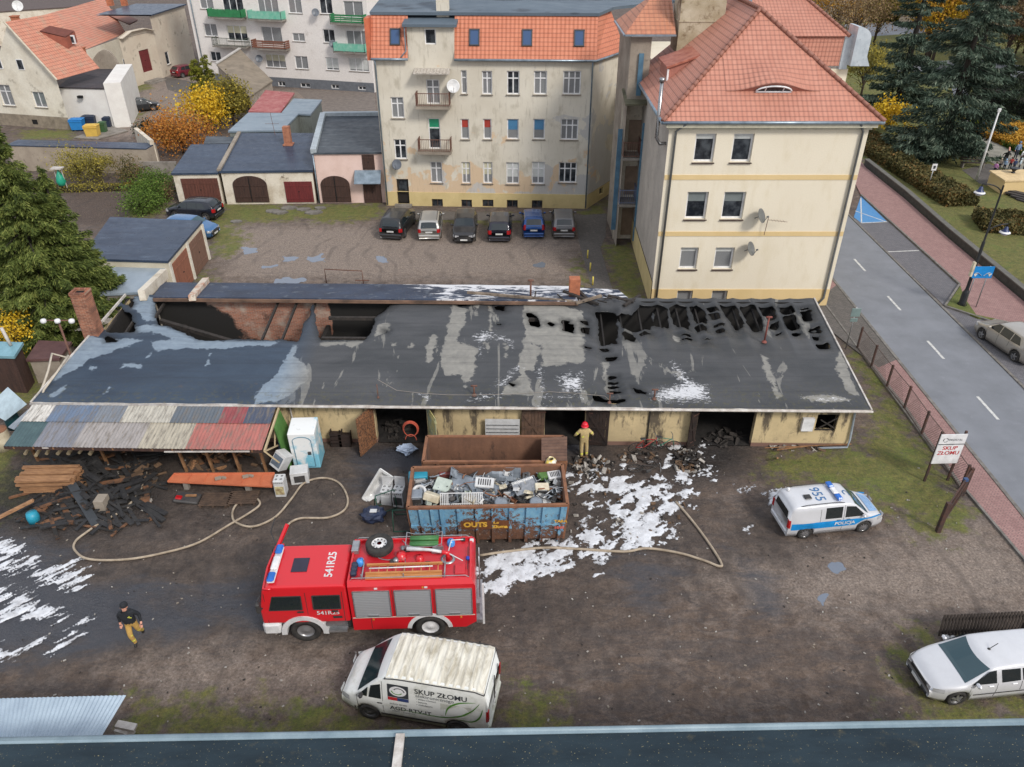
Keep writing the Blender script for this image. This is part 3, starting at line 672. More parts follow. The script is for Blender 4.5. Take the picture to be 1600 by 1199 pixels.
dish(bt,'satellite_dish',w.P(w.px(622,255)[0],w.px(622,255)[1],.4),.4,(-.3,-1,.4),M('dish_grey',srgb(110,116,124),.5))
mb=MB();w.bx(mb,doorC[0],doorC[1],doorC[2],doorC[3],-.24,-.18);d_=mb.build('door',M('door_dark',srgb(44,40,38),.4),bt,world=True)
mb=MB();w.bx(mb,doorC[0]+.15,doorC[1]-.15,doorC[2]+1.0,doorC[3]-.15,-.18,-.17);mb.build('pane',m_glass,d_,world=True)
mb=MB();pw.bx(mb,doorC[0]-.2,doorC[1]+.2,0,.18,0.004,.5);mb.build('doorstep',m_conc,bt,world=True)
m_mans=tile('tile_orange',srgb(204,130,100),srgb(188,112,82),srgb(178,104,78),.3,.3,.4)
OV=.28;SB=1.05;mz=EZ+2.9
def mansard(mb,ww,a0,a1,in0=0,in1=0):
 slope(mb,ww.P(a0,EZ,OV),ww.P(a1,EZ,OV),ww.P(a1-in1,mz,-SB),ww.P(a0+in0,mz,-SB))
mb=MB();mansard(mb,w,-.1,TW0-.01);mansard(mb,w,TW1+.01,w.W+.1)
rcor=w.P(w.W+.1,EZ,OV);rtop=w.P(w.W+.1,mz,-SB);e2=w2.P(w2.W,EZ,OV);t2=w2.P(w2.W,mz,-SB)+V(-.2,0,0)
slope(mb,rcor,e2,t2,rtop);mb.build('mansard',m_mans,bt,world=True)
back=-13
mb=MB();rp=[w.P(-.15,mz+.02,-SB+.18),w.P(w.W+.15,mz+.02,-SB+.18),w2.P(w2.W,mz+.02,-SB+.18),V(t2.x+9,t2.y+9,mz-.3),w.P(-.15,mz+1.2,back)]
mb.face(rp);mb.face([p-V(0,0,.2) for p in rp][::-1])
for i in range(5):j=(i+1)%5;mb.face([rp[i]-V(0,0,.2),rp[j]-V(0,0,.2),rp[j],rp[i]])
q=[w.P(TW0-.25,TZ+.03,.35),w.P(TW1+.25,TZ+.03,.35),w.P(TW1+.25,TZ+1.1,-6),w.P(TW0-.25,TZ+1.1,-6)]
mb.face(q);mb.face([p-V(0,0,.18) for p in q][::-1])
for i in range(4):j=(i+1)%4;mb.face([q[i]-V(0,0,.18),q[j]-V(0,0,.18),q[j],q[i]])
mb.build('roof',M('felt_bluegrey',srgb(96,108,118),.5,col2=srgb(80,92,103),sc=.3,col3=srgb(64,72,80),sc3=.35,thr3=(.55,.6),bsc=18,stretch=(.5,1.4,1),spec=.2),bt,world=True)
mb=MB();bb=w.P(TW1-.9,TZ+.6,-1.6);mb.box(bb+V(0,0,.9),(.9,.7,2.4));mb.box(bb+V(0,0,2.15),(1.05,.85,.14));mb.build('chimney',m_beige,bt,world=True)
us=w.u;upv=(w.P(0,mz,-SB)-w.P(0,EZ,OV)).normalized()
for x_ in(616,740.5,823.5,905.5):
 y_=56;a_,_=w.px(x_,y_);zz=EZ+1.35;t_=(zz-EZ)/(mz-EZ);skylight(bt,us,w.P(a_,zz,OV-(OV+SB)*t_),upv,.66,1.05)
mb=MB();mb.tube([w.P(-.1,EZ-.04,OV+.06),w.P(TW0,EZ-.04,OV+.06)],.09,8);mb.tube([w.P(TW1,EZ-.04,OV+.06),w.P(w.W+.1,EZ-.04,OV+.06),w2.P(w2.W,EZ-.04,OV+.06)],.09,8)
mb.build('gutter',m_zinc,bt,world=True)
pipe(bt,[w.P(.15,EZ-.1,.3),w.P(.15,EZ-.5,.12),w.P(.12,.1,.12)]);pipe(bt,[w.P(w.W-.15,EZ-.1,.3),w.P(w.W-.15,EZ-.5,.12),w.P(w.W-.12,.1,.14)])
mb=MB();pa=w.P(TW0-.1,TZ-.1,.2);mb.tube([pa,w.P(TW0-.15,TZ-.5,.12),w.P(TW0-.12,EZ+.5,.15),w.P(TW0-.5,EZ+.1,.3)],.05,6);mb.build('downpipe',m_zinc,bt,world=True)
mb=MB();q0=w.P(-.15,EZ-1.2,-.6);lw=Wall(w.P(-.45,0,-.5),w.P(-.12,0,-.5));lw.bx(mb,0,.33,EZ-.2,mz-.3,-1.2,.4);mb.build('verge',m_mans if False else M('verge_orange',srgb(206,112,78),.7),bt,world=True)
# -- yellow house by the road
A,B=G(1015,476),G(1292,481)
YY=(A.y+B.y)/2;A=V(A.x,YY,0);B=V(B.x,YY,0)
w=Wall(A,B);yh=bld('apartment_house',A,'cream yellow three storey house with red tiled hipped roof beside the road','apartment house')
m_cream=M('render_cream',srgb(228,219,198),.85,col2=srgb(221,211,189),sc=.25,thr=(.3,.75),col3=srgb(212,200,172),sc3=1.3,thr3=(.5,.8),bsc=30,bump=.05,stretch=(1,1,.35))
m_ochre=M('render_ochre',srgb(218,192,142),.85,col2=srgb(210,184,132),sc=.6,bump=.05)
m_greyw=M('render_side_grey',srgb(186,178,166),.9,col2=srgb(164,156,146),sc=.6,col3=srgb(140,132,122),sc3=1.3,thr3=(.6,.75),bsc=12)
EZy=w.px(1200,190)[1]
YW=[(1085,1117,209,254),(1144,1176,209,254),(1072,1105,300,343),(1129,1163,300,343),(1062,1090,387,421),(1116,1146,387,421)]
rc=[w.rect(*r) for r in YW];cl=[w.rect(1057,1081,454,480),w.rect(1111,1135,454,480)]
b1=w.px(1200,273.5)[1];b1b=w.px(1200,281)[1];b2=w.px(1200,362)[1];b2b=w.px(1200,369)[1];b3=w.px(1200,452)[1]
mb=MB();w.face(mb,0,EZy,rc+cl,.28)
side=Wall(A,V(A.x+.25,A.y+11.2,0));sw=Wall(V(A.x+.25,A.y+11.2,0),A)
rside=Wall(B,V(B.x,B.y+13,0));rside.face(mb,0,EZy,[])
mb.build('wall',m_cream,yh,world=True)
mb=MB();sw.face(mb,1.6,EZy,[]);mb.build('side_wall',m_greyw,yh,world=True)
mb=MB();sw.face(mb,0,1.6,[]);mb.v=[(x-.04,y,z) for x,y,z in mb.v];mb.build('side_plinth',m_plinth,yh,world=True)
mb=MB()
for z0,z1 in((b1b,b1),(b2b,b2)):w.bx(mb,0.02,w.W-.02,z0,z1,.002,.03)
bh=[(h[0],h[1],h[2],h[3]) for h in cl]
ww=Wall(A+w.n*.04,B+w.n*.04);ww.face(mb,0,b3,bh,.1);mb.face([ww.P(0,b3),ww.P(w.W,b3),ww.P(w.W,b3,-.05),ww.P(0,b3,-.05)])
mb.build('band',m_ochre,yh,world=True)
yb=[None,None,('k',.36),('k',.36),('w',.18),('w',.2)]
for i,r in enumerate(rc):
 pane=m_net if i>=4 else m_glass
 window(yh,w,r,'1',pane,(BL[yb[i][0]],yb[i][1]) if yb[i] else((BL['w'],.17)),sill=m_dsill,rec=.2,fw=.1)
for r in cl:window(yh,w,r,'1',m_net,None,sill=None,rec=.2)
mb=MB();w.bx(mb,-.25,w.W+.25,EZy-.22,EZy,0.002,.42);w.bx(mb,-.1,w.W+.1,EZy-.4,EZy-.22,.002,.12);mb.build('cornice',M('cornice_cream',srgb(214,208,184),.8),yh,world=True)
mb=MB();mb.tube([w.P(-.5,EZy+.05,.5),w.P(w.W+.5,EZy+.05,.5)],.09,8);w.bx(mb,-.45,w.W+.45,EZy+.0,EZy+.03,.0,.5)
mb.tube([w.P(-.5,EZy+.05,.5),V(A.x-.35,A.y+11,EZy+.05)],.09,8);mb.build('gutter',m_zinc,yh,world=True)
dk=M('pipe_dark',srgb(104,106,104),.5)
pipe(yh,[w.P(.75,EZy-.05,.45),w.P(.35,EZy-.5,.12),w.P(.3,.2,.12)],.065,dk);pipe(yh,[w.P(w.W-.7,EZy-.05,.45),w.P(w.W-.35,EZy-.5,.12),w.P(w.W-.3,.6,.12),w.P(w.W-.6,.25,.2)],.065,dk)
m_red_t=tile('tile_red',srgb(194,138,118),srgb(182,122,102),srgb(168,112,94),.33,.25,.5)
e0,e1=w.P(-.5,EZy+.08,.5),w.P(w.W+.5,EZy+.08,.5)
def ridge(x,y,z):return G(x,y,z)
RP=onY(1188,15,YY+5.2);
ey=YY+13.5;e3=V(e1.x,ey,EZy+.08);e2_=V(e0.x+.1,YY+12,EZy+.08)
RB=V(RP.x,YY+13,RP.z)
mb=MB();slope(mb,e0,e1,RP,RP);slope(mb,e1,e3,RB,RP);slope(mb,e2_,e0,RP,V(RB.x,YY+12,RB.z));
mm0=onY(1238,50,YY+12.2);
bx0=onY(1130,58,YY+11.5)
mb.build('roof',m_red_t,yh,world=True)
mb=MB()
def caps(mb,a,b,r=.12,st=.4):
 n_=int((b-a).length/st)
 for i in range(n_):p_=a.lerp(b,i/n_);q_=a.lerp(b,(i+1.15)/n_);mb.tube([p_,q_],[r*1.1,r*.85],7)
caps(mb,e0+V(0,0,.05),RP+V(0,0,.05));caps(mb,e1+V(0,0,.05),RP+V(0,0,.05));caps(mb,RP+V(0,0,.05),RB+V(0,0,.05));mb.build('ridge_tile',m_red_t,yh,world=True)
us=w.u;upv=(RP-(e0+e1)/2);upv=upv.normalized();nn=us.cross(upv).normalized();nn=nn if nn.y<0 else-nn
def onhip(px,py):
 d=ray(px,py);o=V(0,0,HC);t=(e0-o).dot(nn)/d.dot(nn);return o+d*t
cc=onhip(1208,143);hw=2.0;hh=.62;N1,N2=28,14;mb=MB();V_=[]
apex_len=2.2
for j in range(N2+1):
 s=j/N2
 for i in range(N1+1):
  t=-1+2*i/N1;prof=(0.5+0.5*cos(pi*t))**1.3
  base=cc+us*(t*hw*1.25)+upv*(s*apex_len)
  V_.append(base+nn*(.03+hh*prof*(1-s)**1.1*(1 if True else 0))*1.0+V(0,0,0))
fs=[];
for j in range(N2):
 for i in range(N1):
  a=j*(N1+1)+i;pts=[V_[a],V_[a+1],V_[a+N1+2],V_[a+N1+1]]
  mb.face(pts,0,[((p_-e0).dot(us)+50,(p_-e0).dot(upv)) for p_ in pts],True)
ey_=mb.build('dormer',m_red_t,yh,world=True,merge=True)
mb=MB();pts=[cc+us*(-1+2*i/N1)*hw*1.25+nn*(.02+hh*(0.5+0.5*cos(pi*(-1+2*i/N1)))**1.3) for i in range(N1+1)]+[cc+us*hw*1.25+nn*.01,cc-us*hw*1.25+nn*.01]
mb.face([p_-upv*-.02 for p_ in pts]);mb.build('dormer_front',M('tile_flat_red',srgb(178,118,102),.7),ey_,world=True)
mb=MB();gw=.95
arc=[cc-upv*.03+us*(gw*cos(pi*i/12))+nn*(.05+.42*sin(pi*i/12)) for i in range(13)];mb.face(arc);gl=mb.build('dormer_window',m_glass,ey_,world=True)
mb=MB();mb.tube([p_-upv*.03 for p_ in arc],.045,6);mb.bar(arc[0]-upv*.03,arc[12]-upv*.03,.07)
for i in(4,8):mb.bar(arc[i]-upv*.03,cc+us*(gw*cos(pi*i/12))-upv*.06+nn*.03,.05)
mb.build('window_frame',m_frame,ey_,world=True)
ld=Wall(V(A.x+.3,YY+8.2,0),V(A.x+.3,YY+5.6,0));mb=MB()
z0=EZy+.5
P_=[V(A.x+.55,YY+5.4,z0+1.25),V(A.x+.55,YY+8.4,z0+1.25),V(A.x+3.0,YY+8.4,z0+2.1),V(A.x+3.0,YY+5.4,z0+2.1)]
mb.face(P_);mb.face([p_-V(0,0,.12) for p_ in P_][::-1])
for i in range(4):j=(i+1)%4;mb.face([P_[i]-V(0,0,.12),P_[j]-V(0,0,.12),P_[j],P_[i]])
dr=mb.build('dormer',M('tin_red',srgb(176,112,92),.6,col2=srgb(140,76,60),sc=2),yh,world=True)
mb=MB();a_,b_=V(A.x+.7,YY+5.55,0),V(A.x+.7,YY+8.25,0)
mb.face([a_+V(0,0,z0),b_+V(0,0,z0),b_+V(0,0,z0+1.15),a_+V(0,0,z0+1.15)]);mb.face([a_+V(0,0,z0),a_+V(0,0,z0+1.15),V(A.x+2.9,YY+5.55,z0+1.95),V(A.x+2.9,YY+5.55,z0+1.7)])
mb.build('dormer_cheek',M('tile_flat_red',srgb(178,118,102)),dr,world=True)
mb=MB();mb.box(a_+V(-.02,.02,z0+.6),(.1,.1,1.0));mb.build('window_frame',m_frame,dr,world=True)
mb=MB();f0=w.P(-.35,EZy-1.0,-.1);mb.tube([w.P(.3,EZy-1.3,-.5),w.P(-.35,EZy-1.3,-.5),w.P(-.55,EZy-1.0,-.5),w.P(-.55,EZy+1.9,-.5)],.1,10);mb.tube([w.P(-.55,EZy+1.9,-.5),w.P(-.55,EZy+2.1,-.5)],.15,10)
mb.build('flue',M('steel',srgb(170,170,170),.25,.9),yh,world=True)
gd=M('dish_darkgrey',srgb(112,114,112),.5)
for x_,y_ in((1184,333),(1168,384)):
 a_,z_=w.px(x_,y_);dish(yh,'satellite_dish',w.P(a_,z_,.5),.42,(.75,-.55,.45),gd)
mb=MB();a_,z_=w.px(1192,365);b_,z2_=w.px(1194,350);mb.tube([w.P(a_,z_,.25),w.P(a_+.05,z2_+.5,.3)],.02,5);mb.tube([w.P(a_+.05,z2_+.35,.3),w.P(a_+1.1,z2_+.3,.5)],.012,4)
for k in range(5):c_=w.P(a_+.25+k*.17,z2_+.34-k*.01,.36);mb.tube([c_-V(0,.2,0),c_+V(0,.2,0)],.008,4)
mb.build('aerial',m_rust,yh,world=True)
ax=G(957,374).x;wA=Wall(V(ax,YY+14.5,0),V(ax+.1,YY+9.3,0))
TZA=onY(974,54,YY+9).z
nw=Wall(V(ax+.05,YY+9.3,0),V(A.x+.2,YY+9.3,0))
mb=MB();wA.face(mb,0,TZA-.2,[]);nw.face(mb,10.0,TZA-.2,[])
nb=Wall(V(ax,YY+10.8,0),V(A.x+.3,YY+10.8,0));mb.build('stair_tower',m_plgrey,yh,world=True);mb=MB();nb.face(mb,0,10.2,[]);mb.build('niche_wall',m_plw,yh,world=True)
for z_,sl_ in((2.9,m_rust),(6.1,m_rust),):
 balcony(yh,nb,.05,nb.W-.1,z_+.2,1.6,m_conc,M('rail_blue',srgb(110,120,146),.6) if z_<4 else m_rust,'bars',1.0)
for z_ in(.3,3.3,6.4):mb=MB();nb.bx(mb,.55,1.4,z_,z_+2.0,.004,.05);mb.build('door',M('door_tan',srgb(150,128,108),.6),yh,world=True)
mb=MB()
for y0_,zt_ in((YY+9.15,8.6),):mb.bar(V(ax+1.35,y0_,.5),V(ax+1.35,y0_,zt_),.3,.12)
mb.bar(V(ax-.1,YY+10.0,1.0),V(ax-.1,YY+10.0,8.0),.3,.12);mb.bar(V(ax+.75,YY+9.2,10.3),V(ax+.75,YY+9.2,12.8),.3,.1)
mb.build('blue_duct',M('duct_blue',srgb(84,122,144),.6,col2=srgb(66,98,120),sc=2),yh,world=True)
mb=MB();q=[V(ax-.1,YY+8.6,9.9),V(A.x+.3,YY+8.8,9.9),V(A.x+.3,YY+10.8,10.4),V(ax-.1,YY+10.8,10.4)];mb.face(q);mb.face([p_-V(0,0,.1) for p_ in q][::-1])
for i in range(4):j=(i+1)%4;mb.face([q[i]-V(0,0,.1),q[j]-V(0,0,.1),q[j],q[i]])
mb.build('canopy',M('canopy_moss',srgb(112,110,88),.9,col2=srgb(84,82,66),sc=2),yh,world=True)
m_oldt=tile('tile_old_orange',srgb(200,140,108),srgb(180,116,90),srgb(158,104,80),.36,.3,.6)
mb=MB();t0,t1,t2_=V(ax-.4,YY+9.0,TZA),V(onY(1056,58,YY+9).x,YY+9.0,TZA),V(ax-.3,YY+15,TZA);r0,r1=V(ax+1.6,YY+12,TZA+1.9),V(onY(1056,58,YY+9).x,YY+12,TZA+1.9)
slope(mb,t0,t1,r1,r0);slope(mb,t2_,t0,r0,r0);mb.build('tower_roof',m_oldt,yh,world=True)
mb=MB();mb.bar(t0-V(0,0,.05),t1-V(0,0,.05),.22,.1);mb.bar(t0-V(0,0,.05),t2_-V(0,0,.05),.22,.1);mb.build('gutter',m_zinc,yh,world=True)
cb=onY(1090,60,YY+10.3);mb=MB();c0_,c1_=onY(1059,60,YY+9.3).x,onY(1128,60,YY+9.3).x;mb.box(((c0_+c1_)/2,YY+10.4,12.5),(c1_-c0_,2.2,9));mb.box(((c0_+c1_)/2,YY+10.4,14.6),(c1_-c0_+.08,2.28,.08));mb.build('chimney',M('chimney_stained',srgb(188,178,156),.9,col2=srgb(150,136,108),sc=.8,col3=srgb(110,92,66),sc3=1.5,thr3=(.52,.66)),yh,world=True)
zb=onY(1325,57,YY+14).z;G0=onY(1240,57,YY+14);G1=onY(1328,57,YY+14);T1=onY(1248,-12,YY+18);T0=onY(1150,-12,YY+18)
L0=onY(1128,57,YY+14)
mb=MB();slope(mb,L0,G1,T1,T0);
slope(mb,G1,V(G1.x,YY+22,G1.z),T1,T1)
mb.build('rear_roof',m_red_t,yh,world=True)
mb=MB();caps(mb,G1+V(0,0,.03),T1+V(0,0,.03));mb.build('ridge_tile',m_red_t,yh,world=True)
mb=MB();rw=Wall(V(L0.x,YY+14.2,0),V(G1.x-.25,YY+14.2,0));fb=Wall(V(L0.x,YY+14.2,0),V(G1.x-.25,YY+14.2,0));
q=[fb.P(0,EZy+.2),fb.P(fb.W,EZy+.2),fb.P(fb.W,zb),fb.P(0,zb)];mb.face(q,0,[(0,0),(fb.W,0),(fb.W,zb-EZy),(0,zb-EZy)]);mb.build('tile_hung_wall',m_red_t,yh,world=True)
m_tin=M('tin_white',srgb(206,216,222),.35,.4,col2=srgb(178,190,198),sc=2)
mb=MB();gx=G1.x-.2;mb.box((gx+.25,YY+14.4,(EZy+zb)/2),(.5,.5,zb-EZy));mb.build('white_pier',m_tin,yh,world=True)
mb=MB();N_=12
prof=[(gx+.5,EZy+.3)]+[(gx+.5+1.0*sin(pi/2*i/N_),EZy+2.0+.75*cos(pi/2*i/N_)) for i in range(N_+1)]+[(gx+1.5,EZy+.9),(gx+1.8,EZy+.3)]
f_=[V(x,YY+13.6,z) for x,z in prof];b_=[V(x,YY+15.2,z) for x,z in prof];mb.face(f_);mb.face(b_[::-1])
for i in range(len(f_)):j=(i+1)%len(f_);mb.face([f_[i],b_[i],b_[j],f_[j]])
mb.build('tin_dormer',m_tin,yh,world=True)
mb=MB();mb.box((G1.x-6,YY+20,EZy/2),(13,11.4,EZy));mb.build('rear_wall',m_cream,yh,world=True)
mb=MB();cb2=onY(1166,8,YY+9);mb.box((cb2.x,cb2.y,cb2.z),(.5,.5,2.0));mb.build('vent_stack',m_zinc,yh,world=True)
# -- white apartment block with balconies
A,B=G(318,128),G(585.5,145)
w=Wall(A,B);ab=bld('apartment_block',A,'pale grey plastered apartment block with green balconies and dark plinth, behind the garages','apartment block')
m_pale=M('render_pale',srgb(228,223,218),.9,col2=srgb(218,212,206),sc=.3,col3=srgb(190,182,174),sc3=.8,thr3=(.6,.8),bsc=10)
pz=w.px(500,125)[1];TZ_=15.5
rows=[((329,345,81,96),'2'),((415,446,85,106),'3'),((461,481,88,108),'2'),((509,529,90,110),'2'),((545,576,91,112),'3'),((319,339,37,57),'2'),((355,386,40,64),'3'),((409,440,42,66),'2'),((457,476,52,65),'2'),((505,523,46,67),'2'),((541,576,48,72),'3'),((311,332,-12,14),'2'),((347,379,-12,19),'3'),((402,434,-10,22),'3'),((450,471,-6,21),'2'),((499,519,-4,22),'2'),((537,567,2,28),'2')]
mb=MB();hs=[w.rect(*r) for r,k in rows];ce=[w.rect(435,446,127.5,135),w.rect(470,485,130,137),w.rect(518,530,132.5,139),w.rect(560,572,135,141)]
w.face(mb,0,TZ_,hs+ce,.2)
lw=Wall(A+w.n*-11,A);lw.face(mb,0,TZ_,[]);rw_=Wall(B,B+w.n*-11);rw_.face(mb,0,TZ_,[]);q=[w.P(0,TZ_),w.P(w.W,TZ_),w.P(w.W,TZ_,-11),w.P(0,TZ_,-11)];mb.face(q)
mb.build('wall',m_pale,ab,world=True)
mb=MB();w3=Wall(A+w.n*.04,B+w.n*.04);w3.face(mb,0,pz,ce,.1);mb.build('plinth',M('plinth_slate',srgb(112,116,122),.8),ab,world=True)
for i,((r,k),h) in enumerate(zip(rows,hs)):window(ab,w,h,k,m_net if i%3 else None,(BL['w'],.9) if i in(3,4) else((BL['y'],.5) if i in(1,6) else None),rec=.1,sillout=.08)
for r in ce:window(ab,w3,r,'2',sill=None,rec=.1)
gg=M('balcony_green',srgb(46,128,78),.6);mint=M('balcony_mint',srgb(96,176,150),.6,col2=srgb(140,190,170));wdm=M('balcony_wood',srgb(130,84,66),.8)
for x0,x1,y,st,mt in((334,386,32,'panel',gg),(396,448,35,'panel',mint),(523,574,41,'slats',gg),(341,392,76,'bars',M('rail_dark',srgb(72,84,72),.7)),(402,454,80,'slats',wdm),(528,577,85,'panel',mint)):
 xc=(x0+x1)/2;a0,z_=w.px(x0,y-2);a1,_=w.px(x1,y-2);balcony(ab,w,a0,a1,z_+.35,1.2,m_conc,mt,st,.95)
pipe(ab,[w.P(.6,TZ_,.12),w.P(.6,.2,.12)],.07)
for x_,y_ in((408,91),(523,68),(496,19)):a_,z_=w.px(x_,y_);dish(ab,'satellite_dish',w.P(a_,z_,.5),.45,(.2,-1,.4),M('dish_white') if False else MATS['dish_grey'])
# -- three garages with blue felt roofs, pink garage
def gwall(x0,y0,x1,y1):return Wall(G(x0,y0),G(x1,y1))
t,C,ins=hut('garage',[(267,271,2.6),(341,270,2.6),(358,225,3.1),(298,226,3.1)],'low blue roofed garage with one brown double door, left end of the garage row',m_plw,m_bit,'garage')
w=Wall(V(ins[0].x,ins[0].y-.02,0),V(ins[1].x,ins[1].y-.02,0));leaf_door(t,w,w.rect(286,343,279,315),m_brown,off=.05)
t,C,ins=hut('garage',[(342,267.5,2.75),(489,266,2.75),(491,208,3.4),(374,208,3.4)],'wide blue roofed garage with an arched brown gate and a small red door',m_plw,m_bit,'garage',th=.18)
w=Wall(V(ins[0].x,ins[0].y-.02,0),V(ins[1].x,ins[1].y-.02,0));leaf_door(t,w,w.rect(446,489,284,316),m_redw,off=.05)
def archdoor(t,w,r,m):
 a0,a1,z0,z1=r;c=(a0+a1)/2;R=(a1-a0)/2;rise=(z1-z0)*.33;mb=MB();zb=z1-rise
 arc=[(a1,z0)]+[(c+R*cos(pi*i/16),zb+rise*sin(pi*i/16)) for i in range(17)]+[(a0,z0)]
 mb.face([w.P(a,z,.06) for a,z in arc[::-1]][::-1]);
 for i in range(len(arc)-1):mb.face([w.P(*arc[i],.06),w.P(*arc[i],0),w.P(*arc[i+1],0),w.P(*arc[i+1],.06)])
 for k in range(1,12):
  q=a0+(a1-a0)*k/12;hh_=zb+rise*sqrt(max(0,1-((q-c)/R)**2));w.bx(mb,q-.012,q+.012,z0,hh_-.02,.06,.075)
 w.bx(mb,a0+.1,a1-.1,z0+.4,z0+.5,.075,.1);w.bx(mb,a0+.1,a1-.1,zb-.1,zb,.075,.1)
 o=mb.build('door',m,t,world=True);h=MB();w.bx(h,c-.03,c+.03,z0+.05,z1-.05,.1,.12);h.build('door_post',m_black,o,world=True)
archdoor(t,w,w.rect(365,418,275,316),m_dkw)
mb=MB();cc_=G(451,226,3.2);mb.box(cc_+V(0,0,.7),(.55,.55,1.6));mb.box(cc_+V(0,0,.03),(.8,.8,.12));mb.build('chimney',M('brick_chimney',srgb(176,120,92),.9,col2=srgb(140,92,72),sc=5),t,world=True)
mb=MB();mb.bar(C[0]+V(0,0,.06),C[3]+V(0,0,.06),.3,.16);mb.build('parapet',m_plgrey,t,world=True)
mb=MB();mb.tube([G(430,212,3.4),G(428,212,3.4)+V(0,0,1.9)],.02,5);mb.tube([G(428,212,3.4)+V(-.6,0,1.0),G(428,212,3.4)+V(.6,0,1.0)],.015,4);mb.build('aerial',m_rust,t,world=True)
m_pink=M('plaster_pink',srgb(222,196,186),.9,col2=srgb(208,180,168),sc=.8,col3=srgb(176,156,146),sc3=1.5,thr3=(.62,.75))
t,C,ins=hut('garage',[(488,239,4.1),(598,238,4.1),(594,180,4.5),(505,181,4.5)],'taller pink garage with dark roof and small upper door, against the beige tenement',m_pink,m_bit2,'garage')
w=Wall(V(ins[0].x,ins[0].y-.02,0),V(ins[1].x,ins[1].y-.02,0));archdoor(t,w,w.rect(502,547,275,316),m_dkw)
leaf_door(t,w,w.rect(568,596,284,317),m_dkw,leaves=1,off=.05);leaf_door(t,w,w.rect(566,585,242,265),m_dkw,'upper_door',leaves=1,off=.05)
mb=MB();r=w.rect(555,596,266,283);q=[w.P(r[0],r[3],.02),w.P(r[1],r[3],.02),w.P(r[1],r[2]+.1,1.0),w.P(r[0],r[2]+.1,1.0)];mb.face(q);mb.face([p_-V(0,0,.04) for p_ in q][::-1]);mb.build('canopy',m_zinc,t,world=True)
mb=MB();z_=4.45;mb.bar(C[0]+V(.1,0,.12),C[3]+V(0,0,.12),.45,.35);mb.bar(C[3]+V(0,0,.12),C[2]+V(0,0,.12),.45,.35);mb.build('parapet',M('parapet_zinc',srgb(176,186,192),.6),t,world=True)
pipe(t,[w.P(-.05,3.9,.1),w.P(-.05,.1,.1)],.05)
m_tin2=M('tin_grey',srgb(142,156,166),.45,.2,col2=srgb(118,132,144),sc=.8,col3=srgb(158,170,178),sc3=2,stretch=(.5,1.5,1))
m_gw=M('board_greygreen',srgb(124,130,124),.8,col2=srgb(96,100,96),sc=4,stretch=(5,5,.5))
hut('shed',[(356,205,3.4),(441,204,3.4),(467,177,3.6),(388,176,3.6)],'flat grey tin roofed shed right behind the arched garage',m_gw,m_tin2)
hut('shed',[(440,176,3.6),(485,179,3.6),(503,156,3.7),(459,154,3.7)],'smaller grey tin roofed shed beside the cobbled court',m_gw,m_tin2)
hut('shed',[(388,174,3.4),(438,176,3.3),(460,145,3.6),(415,141,3.6)],'shed with faded red tin roof next to the old barn',m_plgrey,M('tin_redroof',srgb(150,72,72),.6,col2=srgb(176,118,112),sc=1.6,col3=srgb(190,180,180),sc3=1.3,thr3=(.66,.7)))
hut('shed',[(318,225,2.8),(362,224,2.8),(366,214,2.9),(322,213,2.9)],'narrow dark roofed lean-to behind the left garage',m_redw,m_bit2)
t,C,ins=hut('barn',[(338,101,4.4),(390,151,3.0),(426,126,3.0),(375,77,5.0)],'old barn with weathered grey brown felt roof in front of the apartment block',M('rubble',srgb(172,160,146),.95,col2=srgb(128,116,104),sc=3,bsc=8,bump=.7,bdist=.05),M('felt_old',srgb(142,130,114),.95,col2=srgb(116,106,92),sc=1,stretch=(1,1,1)),'barn')
mb=MB();mb.bar(C[0]+V(0,0,.1),C[3]+V(0,0,.1),.35,.12);mb.build('ridge_cap',M('cap_grey',srgb(190,186,180),.7),t,world=True)
# -- blue felt garages beside the spruce
t,C,ins=hut('garage',[(125,404,2.7),(262,408,2.7),(316,345,2.7),(172,339,2.7)],'cream double garage with blue felt roof and two brown gates, beside the big spruce',M('plaster_cream',srgb(208,200,180),.9,col2=srgb(186,176,154),sc=1),m_bit,'garage',inset=.08)
w=Wall(V(ins[1].x,ins[1].y,0),V(ins[2].x,ins[2].y,0))
br=M('wood_rusty',srgb(150,98,76),.75,col2=srgb(122,80,64),sc=3,stretch=(4,4,.4));br2=M('wood_greybrown',srgb(128,96,80),.8,col2=srgb(98,76,64),sc=3,stretch=(4,4,.4))
leaf_door(t,w,(w.W*.07,w.W*.46,.05,2.25),br,off=.06,label='faded orange brown gate');leaf_door(t,w,(w.W*.55,w.W*.94,.05,2.25),br2,off=.06,label='darker grey brown gate')
mb=MB()
for f_ in(.02,.5,.98):w.bx(mb,w.W*f_-.12,w.W*f_+.12,0,2.5,.002,.1)
mb.build('pier',M('paint_white_old',srgb(222,218,206),.8,col2=srgb(190,184,170)),t,world=True)
hut('shed',[(110,462,2.0),(232,456,2.0),(262,415,2.2),(130,412,2.2)],'low shed with pale grey tin roof in front of the blue roofed garage',m_conc,M('tin_pale',srgb(160,172,182),.45,.2,col2=srgb(138,152,164),sc=1))
def corr_fence(P0,P1,h,m,label,name='fence'):
 mb=MB();d=P1-P0;L=d.length;u=d.normalized();nn=V(u.y,-u.x,0);k=int(L/.09);pts=[P0+u*(L*i/k)+nn*(.025*(1 if i%4<2 else-1)) for i in range(k+1)]
 for a,b in zip(pts[:-1],pts[1:]):mb.face([a,b,b+V(0,0,h),a+V(0,0,h)])
 return one(name,mb,m,label,'fence')
m_gf=M('sheet_green',srgb(74,96,98),.6,col2=srgb(60,80,84),sc=2)
corr_fence(G(128,470),G(228,470),1.7,m_gf,'dark green corrugated metal fence behind the brick chimney')
